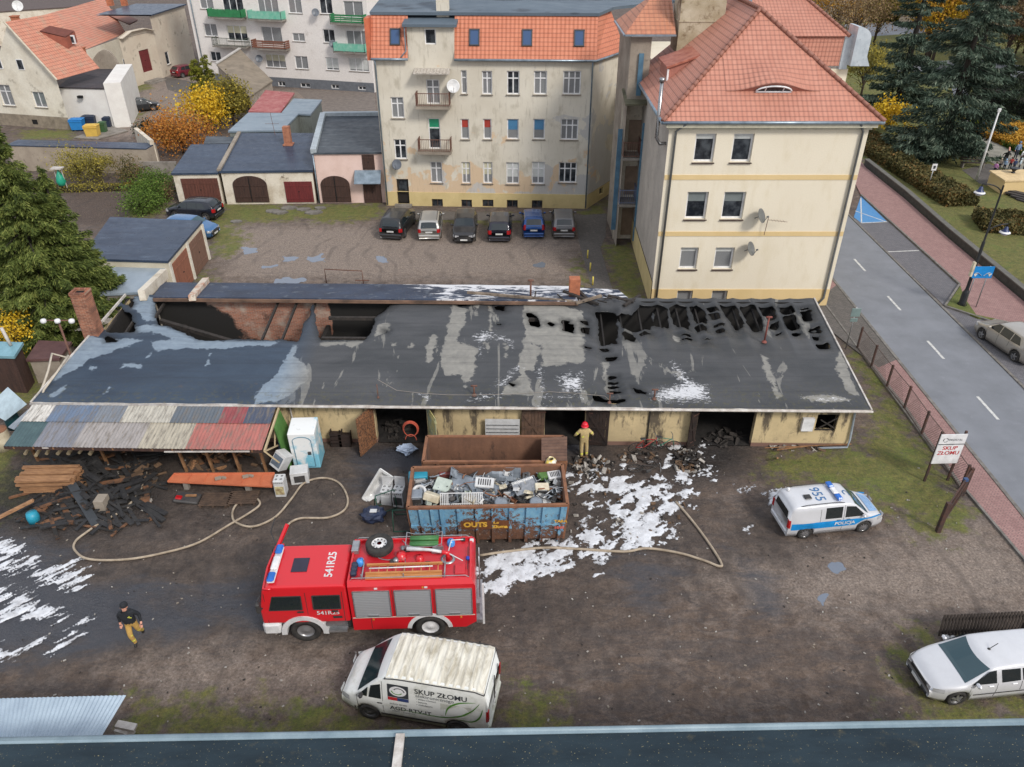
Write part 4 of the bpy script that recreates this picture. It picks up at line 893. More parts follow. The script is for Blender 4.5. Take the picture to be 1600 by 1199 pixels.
# -- orange roofed house, top left
hb=bld('house',G(60,180),'long off-white house with weathered orange tiled roofs and a dormer, top left','house')
m_hw=M('plaster_house',srgb(222,216,200),.9,col2=srgb(206,198,180),sc=.5,thr=(.4,.65),col3=srgb(168,160,144),sc3=.7,thr3=(.6,.68),bsc=8)
m_ht=tile('tile_house',srgb(204,142,118),srgb(188,122,98),srgb(172,110,88),.36,.3,.5,srgb(168,146,124))
gA,gB=G(-40,192),G(112,203);w=Wall(gA,gB);HE=w.px(88,120)[1]
pk=w.px(12,36);ez=HE;a_e=w.W
mb=MB();hw_=[w.rect(0,19,133,165),w.rect(52,71,144,168),w.rect(28,36,94,108),w.rect(-6,2,92,106)]
w.face(mb,0,HE,hw_[:2],.2)
aP=pk[0];zP=pk[1]+.0
w.face(mb,HE,HE+.001,[])
zc_=zP;a2=aP-(a_e-aP)
q=[w.P(a2,HE),w.P(a_e,HE),w.P(aP,zP)];mb.face(q);mb.build('wall',m_hw,hb,world=True)
mb=MB();ws=Wall(gA+w.n*.05,gB+w.n*.05);ws.face(mb,0,1.25,[(w.px(57,197)[0]-.35,w.px(57,197)[0]+.35,.3,.8)],.1);mb.build('plinth',M('plinth_brown',srgb(150,138,120),.95,col2=srgb(116,106,92),sc=2),hb,world=True)
mb=MB();w.bx(mb,w.px(57,197)[0]-.4,w.px(57,197)[0]+.4,.2,.9,-.04,.01);mb.build('cellar_window',m_black,hb,world=True)
window(hb,w,hw_[0],'2t',m_net);window(hb,w,hw_[1],'2',m_net,(BL['k'],.8))
for r in hw_[2:]:
 f=MB();w.bx(f,r[0]-.08,r[1]+.08,r[2]-.08,r[3]+.08,.002,.05);fo=f.build('window',m_frame,hb,world=True);g_=MB();w.bx(g_,r[0],r[1],r[2],r[3],.05,.06);g_.build('pane',m_glass,fo,world=True)
bk=-13.5
mb=MB();ev0=w.P(a_e+.45,HE-.25,.45);ev1=w.P(a_e+.45,HE-.25,-6);rg0=w.P(aP,zP+.12,.45);rg1=w.P(aP,zP+.12,bk)
slope(mb,ev0,ev1,w.P(aP,zP+.12,-6),rg0);mb.build('roof',m_ht,hb,world=True)
mb=MB();mb.bar(ev0+V(0,0,.03),rg0+V(0,0,.05),.18,.12);mb.build('verge',M('verge_pale',srgb(206,196,176),.8),hb,world=True)
E0,E1=G(124,82,4.6),G(197,52,4.9);zr=8.2;R0,R1=G(18,38,zr),G(162,-3,zr)
mb=MB();slope(mb,E0+(E0-E1)*.55,E1,R1,R0);mb.build('roof',m_ht,hb,world=True)
wB=Wall(V((E0+(E0-E1)*.2).x,(E0+(E0-E1)*.2).y+.3,0),V(E1.x,E1.y+.3,0));mb=MB();wB.face(mb,0,4.6,[]);mb.build('wall',m_hw,hb,world=True)
mb=MB();r=wB.rect(193,201,90,112);wB.bx(mb,r[0],r[1],r[2],r[3],.01,.05);fo=mb.build('window',m_frame,hb,world=True);mb=MB();wB.bx(mb,r[0]+.1,r[1]-.1,r[2]+.1,r[3]-.1,.05,.06);mb.build('pane',m_net,fo,world=True)
mb=MB();pn=(ev1-ev0).cross(rg0-ev0).normalized()
def onA(x,y):d=ray(x,y);return V(0,0,HC)+d*((ev0-V(0,0,HC)).dot(pn)/d.dot(pn))
q=[onA(62,50)+V(0,0,.1),onA(108,78)+V(0,0,1.25),onA(122,68)+V(0,0,1.25),onA(78,42)+V(0,0,.1)];mb.face(q);mb.face([p_-V(0,0,.1) for p_ in q][::-1]);dm=mb.build('dormer',M('tin_rustbrown',srgb(112,62,50),.7),hb,world=True)
mb=MB();a_,b_=q[1],q[2];mb.face([a_-V(0,0,.1),b_-V(0,0,.1),b_-V(0,0,1.1),a_-V(0,0,1.1)]);mb.face([q[0]-V(0,0,.1),a_-V(0,0,.1),a_-V(0,0,1.2),q[0]-V(0,0,.5)]);mb.build('dormer_cheek',M('boards_red',srgb(150,84,66),.8),dm,world=True)
mb=MB();mb.box((a_+b_)/2-V(0,.06,.55),(.8,.1,.85));f_=mb.build('window_frame',m_frame,dm,world=True);mb=MB();mb.box((a_+b_)/2-V(0,.12,.55),(.55,.02,.6));mb.build('pane',m_glass,f_,world=True)
for(x_,y_,z_,h_) in((29,46,7.6,1.8),(134,104,4.2,2.4),(172,4,8.4,1.2),(194,4,8.0,1.4)):
 mb=MB();c_=G(x_,y_,z_);mb.box(c_+V(0,0,h_/2-.4),(.7,.7,h_));mb.box(c_+V(0,0,h_-.4),(.85,.85,.12));mb.build('chimney',M('brick_house',srgb(180,112,80),.9,col2=srgb(150,92,68),sc=4),hb,world=True)
t,C,ins=hut('annex',[(90,136,4.0),(164,138,4.0),(184,108,4.0),(127,108,4.0)],'white rendered annex with black felt roof and tall white wall, against the orange house',M('render_white',srgb(226,224,218),.8,col2=srgb(212,208,202),sc=.8),M('felt_black',srgb(66,60,62),.8,col2=srgb(48,46,50),sc=1),'annex',inset=.1)
mb=MB();p0,p1=C[1],C[2];mb.prism([tuple(v[:2]) for v in(p0+V(.0,-.15,0),p0+V(1.6,.3,0),p1+V(1.7,.2,0),p1+V(.0,0,0))],0,4.5,0);mb.build('side_wall',MATS['render_white'],t,world=True)
mb=MB();mb.box((C[0]+C[1])/2+V(-.3,-.2,-.9),(.5,.3,.25));mb.build('lamp',m_black,t,world=True)
t=bld('house',G(240,120),'old plastered house with red wooden door and canopy, beside the parked dark red car','house')
a_,b_=G(205,138),G(256,122);w=Wall(a_,b_);mb=MB();top=w.px(225,52)[1];dr_=w.rect(220,236,77,113);w.face(mb,0,top,[dr_],.15)
b2_=G(306,98);wR=Wall(b_,b2_);tR=wR.px(280,10)[1];wr_=wR.rect(259,265,80,102);wR.face(mb,0,tR,[wr_],.15);
q=[w.P(0,top),w.P(w.W,top),wR.P(0,tR)+V(0,0,0),w.P(0,top)];mb.build('wall',M('plaster_drab',srgb(190,176,158),.92,col2=srgb(206,196,178),sc=.5,col3=srgb(150,138,122),sc3=1,thr3=(.58,.7)),t,world=True)
leaf_door(t,w,dr_,m_redw,leaves=1,off=-.1);window(t,wR,wr_,'1',sill=m_sill,rec=.08)
rf=[wR.P(-.2,tR+.1,.3),wR.P(wR.W+.2,tR+.1,.3),wR.P(wR.W+.2,tR+.1,-7),wR.P(-.2,tR+.1,-7)];mb=MB();mb.face(rf);mb.face([p_-V(0,0,.15) for p_ in rf][::-1]);mb.face([rf[0]-V(0,0,.15),rf[1]-V(0,0,.15),rf[1],rf[0]]);mb.build('roof',m_bit,t,world=True)
q=[G(151,16,7.2),G(202,38,5.8),G(216,31,5.8),G(168,12,7.2)];mb=MB();mb.face(q);mb.face([p_-V(0,0,.12) for p_ in q][::-1]);mb.build('porch_roof',m_ht,t,world=True)
mb=MB();dd=w.rect(206,236,44,50);q=[w.P(0,top+.05,.1),w.P(w.W,top+.05,.1),w.P(w.W*.7,top+.6,.1),w.P(w.W*.3,top+.6,.1)];mb.face(q);mb.face([p_+w.n*-.4 for p_ in q][::-1]);mb.bar(q[0]+w.n*.2,q[3]+w.n*.2,.5,.08);mb.bar(q[3]+w.n*.2,q[2]+w.n*.2,.5,.08);mb.bar(q[2]+w.n*.2,q[1]+w.n*.2,.5,.08);mb.build('gable',MATS['plaster_drab'],t,world=True)
mb=MB();w.bx(mb,dr_[0]-.4,dr_[1]+.4,0,.3,.002,1.0);w.bx(mb,dr_[0]-.4,dr_[1]+.4,0,.15,1.0,1.4);mb.build('steps',m_conc,t,world=True)
t=bld('gable_wall',G(160,125),'curved weathered gable wall behind the black roofed annex','wall');mb=MB();N_=16
pf=[(135,108)]+[(138+(x)*(190-138)/N_,108-30*(sin(pi*min(1,x/N_*1.05)))**.8) for x in range(1,N_)]+[(190,108)]
Yw=C[2].y+.9;f_=[onY(x,y,Yw) for x,y in pf];b_=[p_+V(0,.3,0) for p_ in f_];mb.face(f_);mb.face(b_[::-1])
for i in range(len(f_)):j=(i+1)%len(f_);mb.face([f_[i],b_[i],b_[j],f_[j]])
fl=[V(f_[0].x,Yw,0),V(f_[-1].x,Yw,0),f_[-1],f_[0]];mb.face(fl);mb.build('wall',m_plgrey,t,world=True)
hut('house',[(-30,20,5),(150,8,5),(150,-40,6),(-30,-30,6)],'cream house with windows and chimneys behind the long orange roof',m_plw,M('felt_brown',srgb(96,84,80),.9),'house')
tag(bpy.data.objects['house'],None)
d_=dish(None,'satellite_dish',G(28,10,6.0),.8,(.3,-1,.4),MATS['dish_white']);recenter(d_);tag(d_,'large white satellite dish above the orange roofs, top left corner','satellite dish')
def slab_wall(px0,px1,h,th,m,top,label,name='wall',toph=.08,over=.05):
 P0,P1=G(*px0),G(*px1);t=thing(name,(P0.x,P0.y,0),label,'wall');mb=MB();mb.bar(P0+V(0,0,h/2),P1+V(0,0,h/2),th,h);mb.build('wall',m,t,world=True)
 if top:mb=MB();mb.bar(P0+V(0,0,h+toph/2),P1+V(0,0,h+toph/2),th+over*2,toph);mb.build('coping',top,t,world=True)
 return t
slab_wall((32,262),(246,268),2.2,1.7,M('plaster_garden',srgb(166,154,138),.92,col2=srgb(142,130,116),sc=1,col3=srgb(120,110,98),sc3=3),m_bit,'long low rendered store with flat blue felt top behind the garden','outbuilding')
mb=MB();p_=G(248,266);mb.bar(G(223,244)+V(0,0,1.3),G(248,266)+V(0,0,1.3),.35,2.7);one('wall',mb,m_plw,'whitewashed end wall of the flat blue topped store','wall')
slab_wall((224,276),(280,276),1.3,.2,m_conc,None,'low grey concrete panel fence left of the garages','fence')
def bin_(x,y,c,lab,big=True,rz=0.1):
 t=thing('waste_container',G(x,y),lab,'waste container',rz,'waste containers beside the white annex');m=M('bin_'+lab.split()[0],c,.5,col2=mul(c,.85),bump=0)
 mb=MB();W_,D_,H_=(1.3,1.0,1.1) if big else(.7,.7,1.0)
 pr=[(-W_/2*.88,-D_/2*.88,.15),(W_/2*.88,-D_/2*.88,.15),(W_/2*.88,D_/2*.88,.15),(-W_/2*.88,D_/2*.88,.15),(-W_/2,-D_/2,H_),(W_/2,-D_/2,H_),(W_/2,D_/2,H_),(-W_/2,D_/2,H_)]
 mb.mesh(pr,[(0,3,2,1),(0,1,5,4),(1,2,6,5),(2,3,7,6),(3,0,4,7),(4,5,6,7)]);mb.box((0,-D_/2-.02,H_-.08),(W_+.06,.05,.1));mb.build('body',m,t)
 mb=MB();mb.box((0,.02,H_+.06),(W_+.08,D_+.06,.08),bev=.03);mb.box((0,.1,H_+.12),(W_*.8,D_*.6,.06),bev=.03);mb.build('lid',m,t)
 mb=MB()
 for sx in(-1,1):
  for sy in(-1,1):mb.lathe([(.01,-.03),(.09,-.03),(.09,.03),(.01,.03)],(sx*W_*.35,sy*D_*.32,.09),'Y',10)
 mb.build('wheels',m_black,t)
bin_(124,204,srgb(40,128,196),'blue waste container at the left end of the row');bin_(143,199,srgb(40,52,72),'dark navy waste container behind the yellow one')
bin_(147,214,srgb(214,178,84),'yellow waste container, nearest to the street');bin_(163,208,srgb(62,96,62),'green waste container next to the yellow one',False);bin_(170,200,srgb(52,84,56),'dark green waste container nearest the white wall',False)
hut('slab_step',[(115,215,.14),(152,217,.14),(200,204,.14),(170,196,.14)],'pale concrete slab under the waste containers',m_conc,m_conc,'slab',th=.1)
# -- the burnt garage building
ZF,ZB=2.4,3.6
F0,F1=G(48,629,ZF),G(1362,641,ZF);B0,B1=G(196,460,ZB),G(1272,466,ZB)
nrm=(F1-F0).cross(B1-F0).normalized()
if nrm.z<0:nrm=-nrm
def zr_(x,y):return F0.z-((x-F0.x)*nrm.x+(y-F0.y)*nrm.y)/nrm.z
def R(px,py):
 d=ray(px,py);t=(F0-V(0,0,HC)).dot(nrm)/d.dot(nrm);return V(0,0,HC)+d*t
def rp(pl):return[tuple(R(x,y)[:2]) for x,y in pl]
def z7(pl):return[(850+x/3.019,430+y/3.019) for x,y in pl]
def z6(pl):return[(400+x/3.2,430+y/3.2) for x,y in pl]
HOLES=[[(245,468),(440,468),(487,470),(485,490),(474,505),(463,531),(440,529),(312,528),(285,516),(262,507),(246,505),(241,490)],[(490,468),(618,468),(600,482),(587,494),(580,512),(570,528),(500,530),(494,508)],[(169,481),(186,477),(192,481),(204,491),(208,502),(212,516),(164,516),(154,499),(158,490)],[(164,522),(169,523),(178,526),(180,531),(165,532)],[(186,456),(206,456),(209,474),(203,481),(193,470)]]
HOLES+=[z7(h) for h in[[(250,160),(335,155),(345,200),(350,310),(275,315),(262,250),(255,200)],[(345,180),(420,165),(450,130),(505,130),(515,215),(500,240),(430,247),(370,240),(355,205)],[(512,128),(578,130),(582,180),(590,235),(560,240),(530,225)],[(597,128),(675,130),(690,200),(690,243),(640,235),(615,205),(600,150)],[(688,130),(745,134),(770,170),(765,212),(725,212),(700,180)],[(775,137),(815,140),(825,155),(790,155)],[(780,165),(830,170),(835,192),(795,188)],[(840,130),(905,130),(930,180),(945,235),(905,245),(880,200),(850,150)],[(935,130),(995,132),(1010,160),(1040,220),(1035,255),(990,245),(960,200),(935,150)],[(1020,135),(1085,135),(1088,172),(1040,172)],[(1060,178),(1100,180),(1095,194),(1065,194)],[(1062,205),(1108,205),(1115,238),(1070,236)],[(1110,132),(1170,132),(1182,162),(1130,162)],[(1128,178),(1180,178),(1212,240),(1150,235)],[(1205,140),(1250,140),(1250,148),(1208,148)],[(1210,158),(1260,155),(1268,200),(1230,202)],[(1255,238),(1300,234),(1292,247),(1258,248)],[(1255,251),(1300,250),(1300,260),(1258,260)],[(1270,272),(1305,275),(1308,300),(1280,300)],[(1290,315),(1340,315),(1345,337),(1300,335)],[(370,255),(430,260),(430,300),(380,298)],[(455,262),(515,250),(512,264),(460,272)],[(720,222),(770,225),(775,250),(730,250)],[(640,262),(690,262),(697,277),(648,274)],[(650,284),(700,287),(700,294),(655,293)],[(800,212),(850,215),(850,228),(805,227)],[(812,240),(860,243),(856,257),(818,254)],[(85,222),(140,225),(140,260),(95,252)],[(86,206),(124,207),(120,217),(90,216)],[(170,205),(215,200),(210,226),(180,226)],[(172,238),(220,235),(218,270),(180,265)],[(295,376),(342,374),(340,390),(298,390)],[(188,328),(222,333),(214,340)],[(308,464),(354,466),(352,474),(312,474)],[(306,492),(347,494),(345,500),(308,499)],[(310,530),(377,532),(374,546),(312,546)],[(415,520),(440,525),(480,550),(430,547)],[(236,565),(387,574),(382,587),(238,585)],[(310,512),(360,514),(360,520),(312,520)],[(755,288),(785,289),(785,294),(757,294)],[(758,306),(785,307),(784,312),(760,312)],[(1095,258),(1122,258),(1120,265),(1098,265)],[(1178,258),(1215,258),(1213,266),(1180,266)],[(275,335),(312,338),(310,346),(280,345)]]]
HOLES+=[z6(h) for h in[[(1005,130),(1067,133),(1052,146),(1012,144)],[(1188,148),(1238,150),(1238,170),(1198,166)],[(1355,183),(1390,190),(1412,220),(1412,250),(1375,240)],[(1530,230),(1592,235),(1588,280),(1540,268)],[(636,266),(670,270),(662,284),(640,282)],[(1268,533),(1302,535),(1287,545)],[(1448,230),(1492,238),(1478,247)],[(1205,236),(1226,237),(1224,243),(1206,242)],[(1532,216),(1570,217),(1568,228),(1536,226)]]]
HP=[np.array(rp(h)) for h in HOLES]
OUT=np.array([tuple(v[:2]) for v in(F0,F1,B1,B0)])
def hole_d(x,y):
 P=np.column_stack([x,y]);d=np.full(len(P),-3.0)
 for h in HP:
  lo,hi=h.min(0)-.5,h.max(0)+.5;k=(P[:,0]>lo[0])&(P[:,0]<hi[0])&(P[:,1]>lo[1])&(P[:,1]<hi[1])
  if k.any():d[k]=np.maximum(d[k],pip(P[k],h))
 return d
def fld(x,y):
 P=np.column_stack([x,y]);o=pip(P,OUT);h=hole_d(x,y)+(NZ.fbm(x*3.1,y*3.1,4)-.5)*.34+.02
 return np.minimum(o,-h)
def sag(x,y):
 t=np.clip((y-F0.y)/(B0.y-F0.y),0,1);r=np.clip((x-3)/3,0,1)
 rib=np.abs(np.sin((x-4.55)*pi/.98))
 hd=np.clip((hole_d(x,y)+.55)/.55,0,1)
 return-r*.16*rib*np.clip((t-.35)/.3,0,1)*np.clip((1-t)/.1,0,1)*np.clip((15.6-x)/1.2,0,1)-.1*hd+.03*(NZ.fbm(x*.8,y*1.4,4)-.5)-.10*np.exp(-((x-4.4)/.5)**2)*np.clip(1.2-t,0,1)
ox0,oy0=OUT.min(0)-.1;ox1,oy1=OUT.max(0)+.1
v,fc=clip_sheet(np.arange(ox0,ox1,.085),np.arange(oy0,oy1,.085),fld,lambda x,y:zr_(x,y)+sag(x,y))
me=bpy.data.meshes.new('roof');me.from_pydata(v.tolist(),[],fc);me.polygons.foreach_set('use_smooth',[True]*len(fc))
DRY=[[(130,525),(226,530),(190,545),(172,550),(140,560),(122,578),(100,585),(72,602),(80,588),(112,545)],[(165,513),(245,505),(290,518),(310,529),(437,531),(425,541),(385,541),(340,546),(290,544),(240,548),(237,533),(272,530),(240,520)],[(198,462),(243,464),(246,497),(228,502),(205,480)],[(76,618),(102,602),(99,612),(82,621)],[(136,573),(152,574),(144,581)],[(187,577),(194,568),(220,570),(218,576),(200,573)],[(319,572),(328,553),(328,570)],[(225,560),(236,551),(234,558)],[(163,615),(172,604),(170,613)],[(398,617),(434,583),(459,537),(466,537),(461,555),(484,577),(480,596),(466,607),(440,626),(398,632)],[(500,532),(570,530),(550,545),(540,538),(502,541)]]
DRY+=[z6(q) for q in[[(985,135),(1055,170),(1050,230),(1000,330),(1060,350),(1105,370),(1100,480),(1045,570),(1030,500),(945,500),(920,430),(950,300)],[(1340,140),(1500,145),(1640,180),(1640,300),(1500,330),(1420,350),(1340,330)],[(1310,440),(1345,330),(1425,360),(1390,470),(1345,480),(1400,600),(1230,600),(1230,560),(1320,500)],[(600,240),(660,240),(660,270),(610,300),(590,330)],[(850,360),(885,290),(905,310),(880,420),(855,455)],[(675,340),(705,335),(705,352),(680,355)],[(760,365),(785,325),(790,360)],[(1090,110),(1130,110),(1100,200)],[(1165,130),(1180,130),(1178,280),(1168,280)],[(1500,300),(1640,320),(1640,440),(1520,440),(1480,380)],[(1140,335),(1170,340),(1160,400)],[(1240,340),(1270,360),(1250,410)]]]
DRY+=[z7(q) for q in[[(-10,170),(200,205),(190,290),(180,400),(130,385),(100,420),(-10,430)],[(275,390),(305,400),(300,480),(322,530),(290,560)],[(1020,375),(1050,385),(1085,480),(1118,570),(1098,592),(1070,520),(1040,460)],[(1375,380),(1405,355),(1445,480),(1485,570),(1440,560),(1390,480)],[(610,268),(648,280),(642,307),(614,303)],[(1195,570),(1370,568),(1460,590),(1300,605)]]]
FOA=[z7(q) for q in[[(600,400),(640,430),(690,490),(780,520),(792,600),(520,600),(500,560),(560,530),(640,510),(600,440)],[(1210,578),(1370,572),(1440,590),(1300,598)],[(60,480),(130,450),(150,540),(90,560)]]]
FOA+=[z6(q) for q in[[(1078,305),(1140,278),(1285,322),(1292,365),(1270,380),(1262,342),(1180,320),(1132,335),(1127,405),(1113,405),(1108,340)],[(1185,552),(1310,450),(1332,465),(1222,565)],[(797,588),(890,602),(862,628)],[(1055,627),(1120,595),(1232,590),(1222,614),(1070,634)],[(1420,598),(1640,598),(1640,614),(1420,612)],[(1505,530),(1640,480),(1640,592),(1530,570)],[(1395,460),(1425,460),(1450,590),(1430,600)],[(1465,600),(1490,605),(1485,655),(1470,650)],[(1370,655),(1495,645),(1500,652),(1380,662)]]]
Pv=v[:,:2]
set_attr(me,'dry',np.clip(np.max([pip(Pv,rp(q)) for q in DRY],axis=0),-1,1));set_attr(me,'foam',np.clip(np.max([pip(Pv,rp(q)) for q in FOA],axis=0),-1,1));set_attr(me,'char',np.clip(hole_d(Pv[:,0],Pv[:,1]),-1,1))
n=NT('bitumen_burnt_roof');p=n.pos();sp=n.n('SeparateXYZ');n.l(p,sp.inputs[0])
left=n.ramp(sp.outputs[0],-10.6,-9.2,1,0)
ns=n.noise(2.6,6,.65,p,.3);lg=n.noise(.5,5,.6,p,.5,(.6,1.4,1))
wetc=n.mix(left,n.mix(n.ramp(lg,.35,.65),srgb(80,81,83),srgb(66,68,70)),n.mix(n.ramp(lg,.35,.65),srgb(62,75,90),srgb(54,65,79)))
dryc=n.mix(left,n.mix(n.ramp(ns,.3,.7),srgb(146,144,137),srgb(124,123,119)),n.mix(n.ramp(ns,.3,.7),srgb(136,150,162),srgb(118,132,146)))
dm_=n.math('ADD',n.attr('dry'),n.math('MULTIPLY',n.math('SUBTRACT',ns,.5),.75));dm_=n.ramp(dm_,-.03,.04)
extra=n.ramp(n.noise(.45,6,.6,p,1.2,(1.7,.35,1)),.585,.60);extra=n.math('MULTIPLY',extra,n.math('SUBTRACT',1.0,left))
dm_=n.math('MAXIMUM',dm_,n.math('MULTIPLY',extra,.7))
c=n.mix(dm_,wetc,dryc)
lap=n.math('FRACT',n.math('DIVIDE',n.math('ADD',sp.outputs[1],n.math('MULTIPLY',n.noise(.3,2,.5,p),.12)),1.02));lapm=n.ramp(lap,0,.03,1,0)
c=n.mix(n.math('MULTIPLY',lapm,.5),c,srgb(34,36,38))
sm=n.ramp(n.noise(1.4,5,.65,p,.4,(.25,2.2,1)),.45,.75,0,.3);c=n.mix(sm,c,srgb(44,46,50))
moss=n.math('MULTIPLY',n.ramp(sp.outputs[1],F0.y+.2,F0.y+1.6,1,0),n.ramp(n.noise(5,5,.7,p),.52,.66,0,.45));c=n.mix(moss,c,srgb(96,92,58))
rustm=n.ramp(n.noise(.7,3,.5,p),.74,.8,0,.5);c=n.mix(rustm,c,srgb(112,84,48))
ch=n.ramp(n.math('ADD',n.attr('char'),n.math('MULTIPLY',n.math('SUBTRACT',n.noise(5,5,.7,p),.5),.3)),-.28,.02,0,.75);c=n.mix(ch,c,srgb(40,42,44))
fo=n.ramp(n.math('ADD',n.attr('foam'),n.math('MULTIPLY',n.math('SUBTRACT',n.noise(5,6,.75,p,.5,(1,2.2,1)),.57),2.6)),-.02,.2);c=n.mix(n.math('MULTIPLY',fo,.78),c,(.7,.71,.73))
n.set(c,n.ramp(dm_,0,1,.34,.85));n.b.inputs['Specular IOR Level'].default_value=.22;n.bump(n.math('ADD',n.math('ADD',n.noise(26,4,.6,p),n.math('MULTIPLY',lap,.9)),n.math('MULTIPLY',n.noise(3,4,.6,p,0,(1,.4,1)),1.6)),.5,.02)
m_burnt=n.m;me.materials.append(m_burnt)
gb=bld('garage_building',(F0+F1)/2,'long low burnt garage row with holes in its dark felt roof, foam streaks and yellowish walls','garage building')
gb['label']='long low burnt garage row with charred holes in its dark felt roof and yellowish walls'
me.transform(wm(gb).inverted());ro=link(bpy.data.objects.new('roof',me));ro.parent=gb
sol=ro.modifiers.new('s','SOLIDIFY');sol.thickness=.045;sol.offset=-1
u_=(F1-F0).normalized();inn=V(-u_.y,u_.x,0);
WA=F0+inn*.5+u_*.25;WB=F1+inn*.5-u_*.35;w=Wall(V(WA.x,WA.y,0),V(WB.x,WB.y,0));FW=w
op=[w.rect(588,668,640,700),w.rect(851,913,640,700),w.rect(1088,1178,640,700),w.rect(1275,1308,648,675),w.rect(165,280,640,700)]
for i in(0,1,2,4):op[i]=(op[i][0],op[i][1],0,2.12)
op[1]=(op[1][0],op[1][1]+.02,0,2.12)
n=NT('wall_garage_yellow');p=n.pos();sp=n.n('SeparateXYZ');n.l(p,sp.inputs[0])
c=n.mix(n.ramp(n.noise(.8,6,.62,p),.4,.66),srgb(204,184,142),srgb(180,162,126))
c=n.mix(n.ramp(n.noise(2.1,6,.7,p),.58,.7,0,.7),c,srgb(140,126,104))
so=n.math('ADD',n.noise(1.5,6,.7,p,0,(2.2,1,.6)),n.ramp(sp.outputs[2],.2,2.3,-.06,.07))
for x_,w_ in((700,.35),(741,.25),(848,.3),(922,.2),(1022,.7),(1085,.3),(1192,.35),(1292,.6),(585,.25),(675,.3)):so=n.math('ADD',so,n.ramp(n.math('ABSOLUTE',n.math('SUBTRACT',sp.outputs[0],w.P(w.px(x_,680)[0],0).x)),0,w_,.17,0))
c=n.mix(n.ramp(so,.54,.68,0,.9),c,srgb(74,66,58))
c=n.mix(n.ramp(sp.outputs[2],.18,.24,1,0),c,srgb(124,96,84))
n.set(c,.92);n.bump(n.noise(10,6,.65,p),.4,.03);m_gy=n.m
mb=MB();w.face(mb,0,ZF-.12,op,.3)
wl=Wall(V(*(B0-inn*.2+u_*.3)[:2],0),V(WA.x,WA.y,0));wr2=Wall(V(WB.x,WB.y,0),V(*(B1-inn*.2-u_*.3)[:2],0))
for W_ in(wl,wr2):
 for k in range(8):
  a0,a1=W_.W*k/8,W_.W*(k+1)/8;pa,pb=W_.P(a0,0),W_.P(a1,0)
  mb.face([pa,pb,V(pb.x,pb.y,zr_(pb.x,pb.y)-.1),V(pa.x,pa.y,zr_(pa.x,pa.y)-.1)])
mb.build('wall',m_gy,gb,world=True)
mb=MB()
for W_,o_ in((wl,-.12),(wr2,-.12)):
 mb=MB()
 pa,pb=W_.P(.1,0,o_),W_.P(W_.W-.1,0,o_);mb.face([pa,pb,V(pb.x,pb.y,zr_(pb.x,pb.y)-.16),V(pa.x,pa.y,zr_(pa.x,pa.y)-.16)]);mb.build('sooty_lining',M('soot_lining',(.02,.018,.017),.95),gb,world=True)
m_soot=M('soot',(.012,.011,.011),.95,col2=(.028,.024,.021),sc=2,bump=.5,bdist=.05)
m_char=M('charred_wood',(.02,.018,.016),.85,col2=(.05,.04,.034),sc=6,col3=(.11,.1,.095),sc3=9,thr3=(.62,.72),stretch=(1,1,1),bump=.6,bdist=.02)
n=NT('brick_sooted');p=n.pos();mp=n.n('Mapping');mp.inputs['Rotation'].default_value=(pi/2,0,0);n.l(p,mp.inputs[0]);b=n.n('TexBrick');n.l(mp.outputs[0],b.inputs[0]);b.inputs['Scale'].default_value=1;b.inputs['Brick Width'].default_value=.26;b.inputs['Row Height'].default_value=.08;b.inputs['Mortar Size'].default_value=.01
b.inputs['Color1'].default_value=(*srgb(168,108,84),1);b.inputs['Color2'].default_value=(*srgb(132,84,68),1);b.inputs['Mortar'].default_value=(*srgb(150,138,124),1)
c=n.mix(n.ramp(n.noise(.9,6,.6,p),.52,.66,0,.8),b.outputs[0],srgb(176,164,150));sp=n.n('SeparateXYZ');n.l(p,sp.inputs[0])
sx=n.math('MAXIMUM',n.ramp(sp.outputs[0],-17.4,-14.2,.5,-.16),n.ramp(sp.outputs[0],-9.6,-9.0,-.12,.8))
c=n.mix(n.ramp(n.math('ADD',n.math('ADD',n.noise(.8,5,.6,p),sx),n.ramp(sp.outputs[2],.5,3.4,.22,-.1)),.5,.6),c,(.014,.013,.012));n.set(c,.92);n.bump(b.outputs[1],-.5,.02);m_brs=n.m
ib=MB();bwl=Wall(V(*(B0-inn*.25)[:2],0),V(*(B1-inn*.25)[:2],0));ib.face([bwl.P(0,0),bwl.P(bwl.W,0),bwl.P(bwl.W,ZB-.12),bwl.P(0,ZB-.12)])
ib.build('rear_brick_wall',m_brs,gb,world=True)
mb=MB();mb.face([WA+V(0,0,-WA.z+.03),V(WB.x,WB.y,.03),V(B1.x-.3,B1.y-.3,.03),V(B0.x+.3,B0.y-.3,.03)]);mb.build('floor',m_soot,gb,world=True)
for px_ in(210,466,745,930,1085):mb=MB();a_=w.px(px_,690)[0];mb.bar(w.P(a_,1.0,-.35),w.P(a_,1.0,-7.6),.2,2.0);mb.build('inner_wall',m_soot,gb,world=True)
L_=(F1-F0).length;k=int(L_/.98)
for i in range(1,k):
 xx_=(F0+u_*(i*.98)).x
 if-17.6<xx_<-13.2 or-9.6<xx_<-7.0:continue
 a_=F0+u_*(i*.98+.05);mb=MB();q0,q1=a_+inn*(.9 if xx_>3 else.15),a_+inn*8.1
 dz_=.5 if xx_>3 else.2;q0.z,q1.z=zr_(q0.x,q0.y)-dz_,zr_(q1.x,q1.y)-dz_;mb.bar(q0,q1,.08,.15);mb.build('rafter',m_soot if xx_>3 else m_char,gb,world=True)
for fr in(3.0,5.2,6.9):
 q0,q1=F0+inn*fr+u_*(11.7 if fr>4 else.4),F0+inn*fr+u_*(24 if fr>4 else 36);q0.z,q1.z=zr_(q0.x,q0.y)-.36,zr_(q1.x,q1.y)-.36;mb=MB();mb.bar(q0,q1,.16,.16);mb.build('purlin',m_char,gb,world=True)
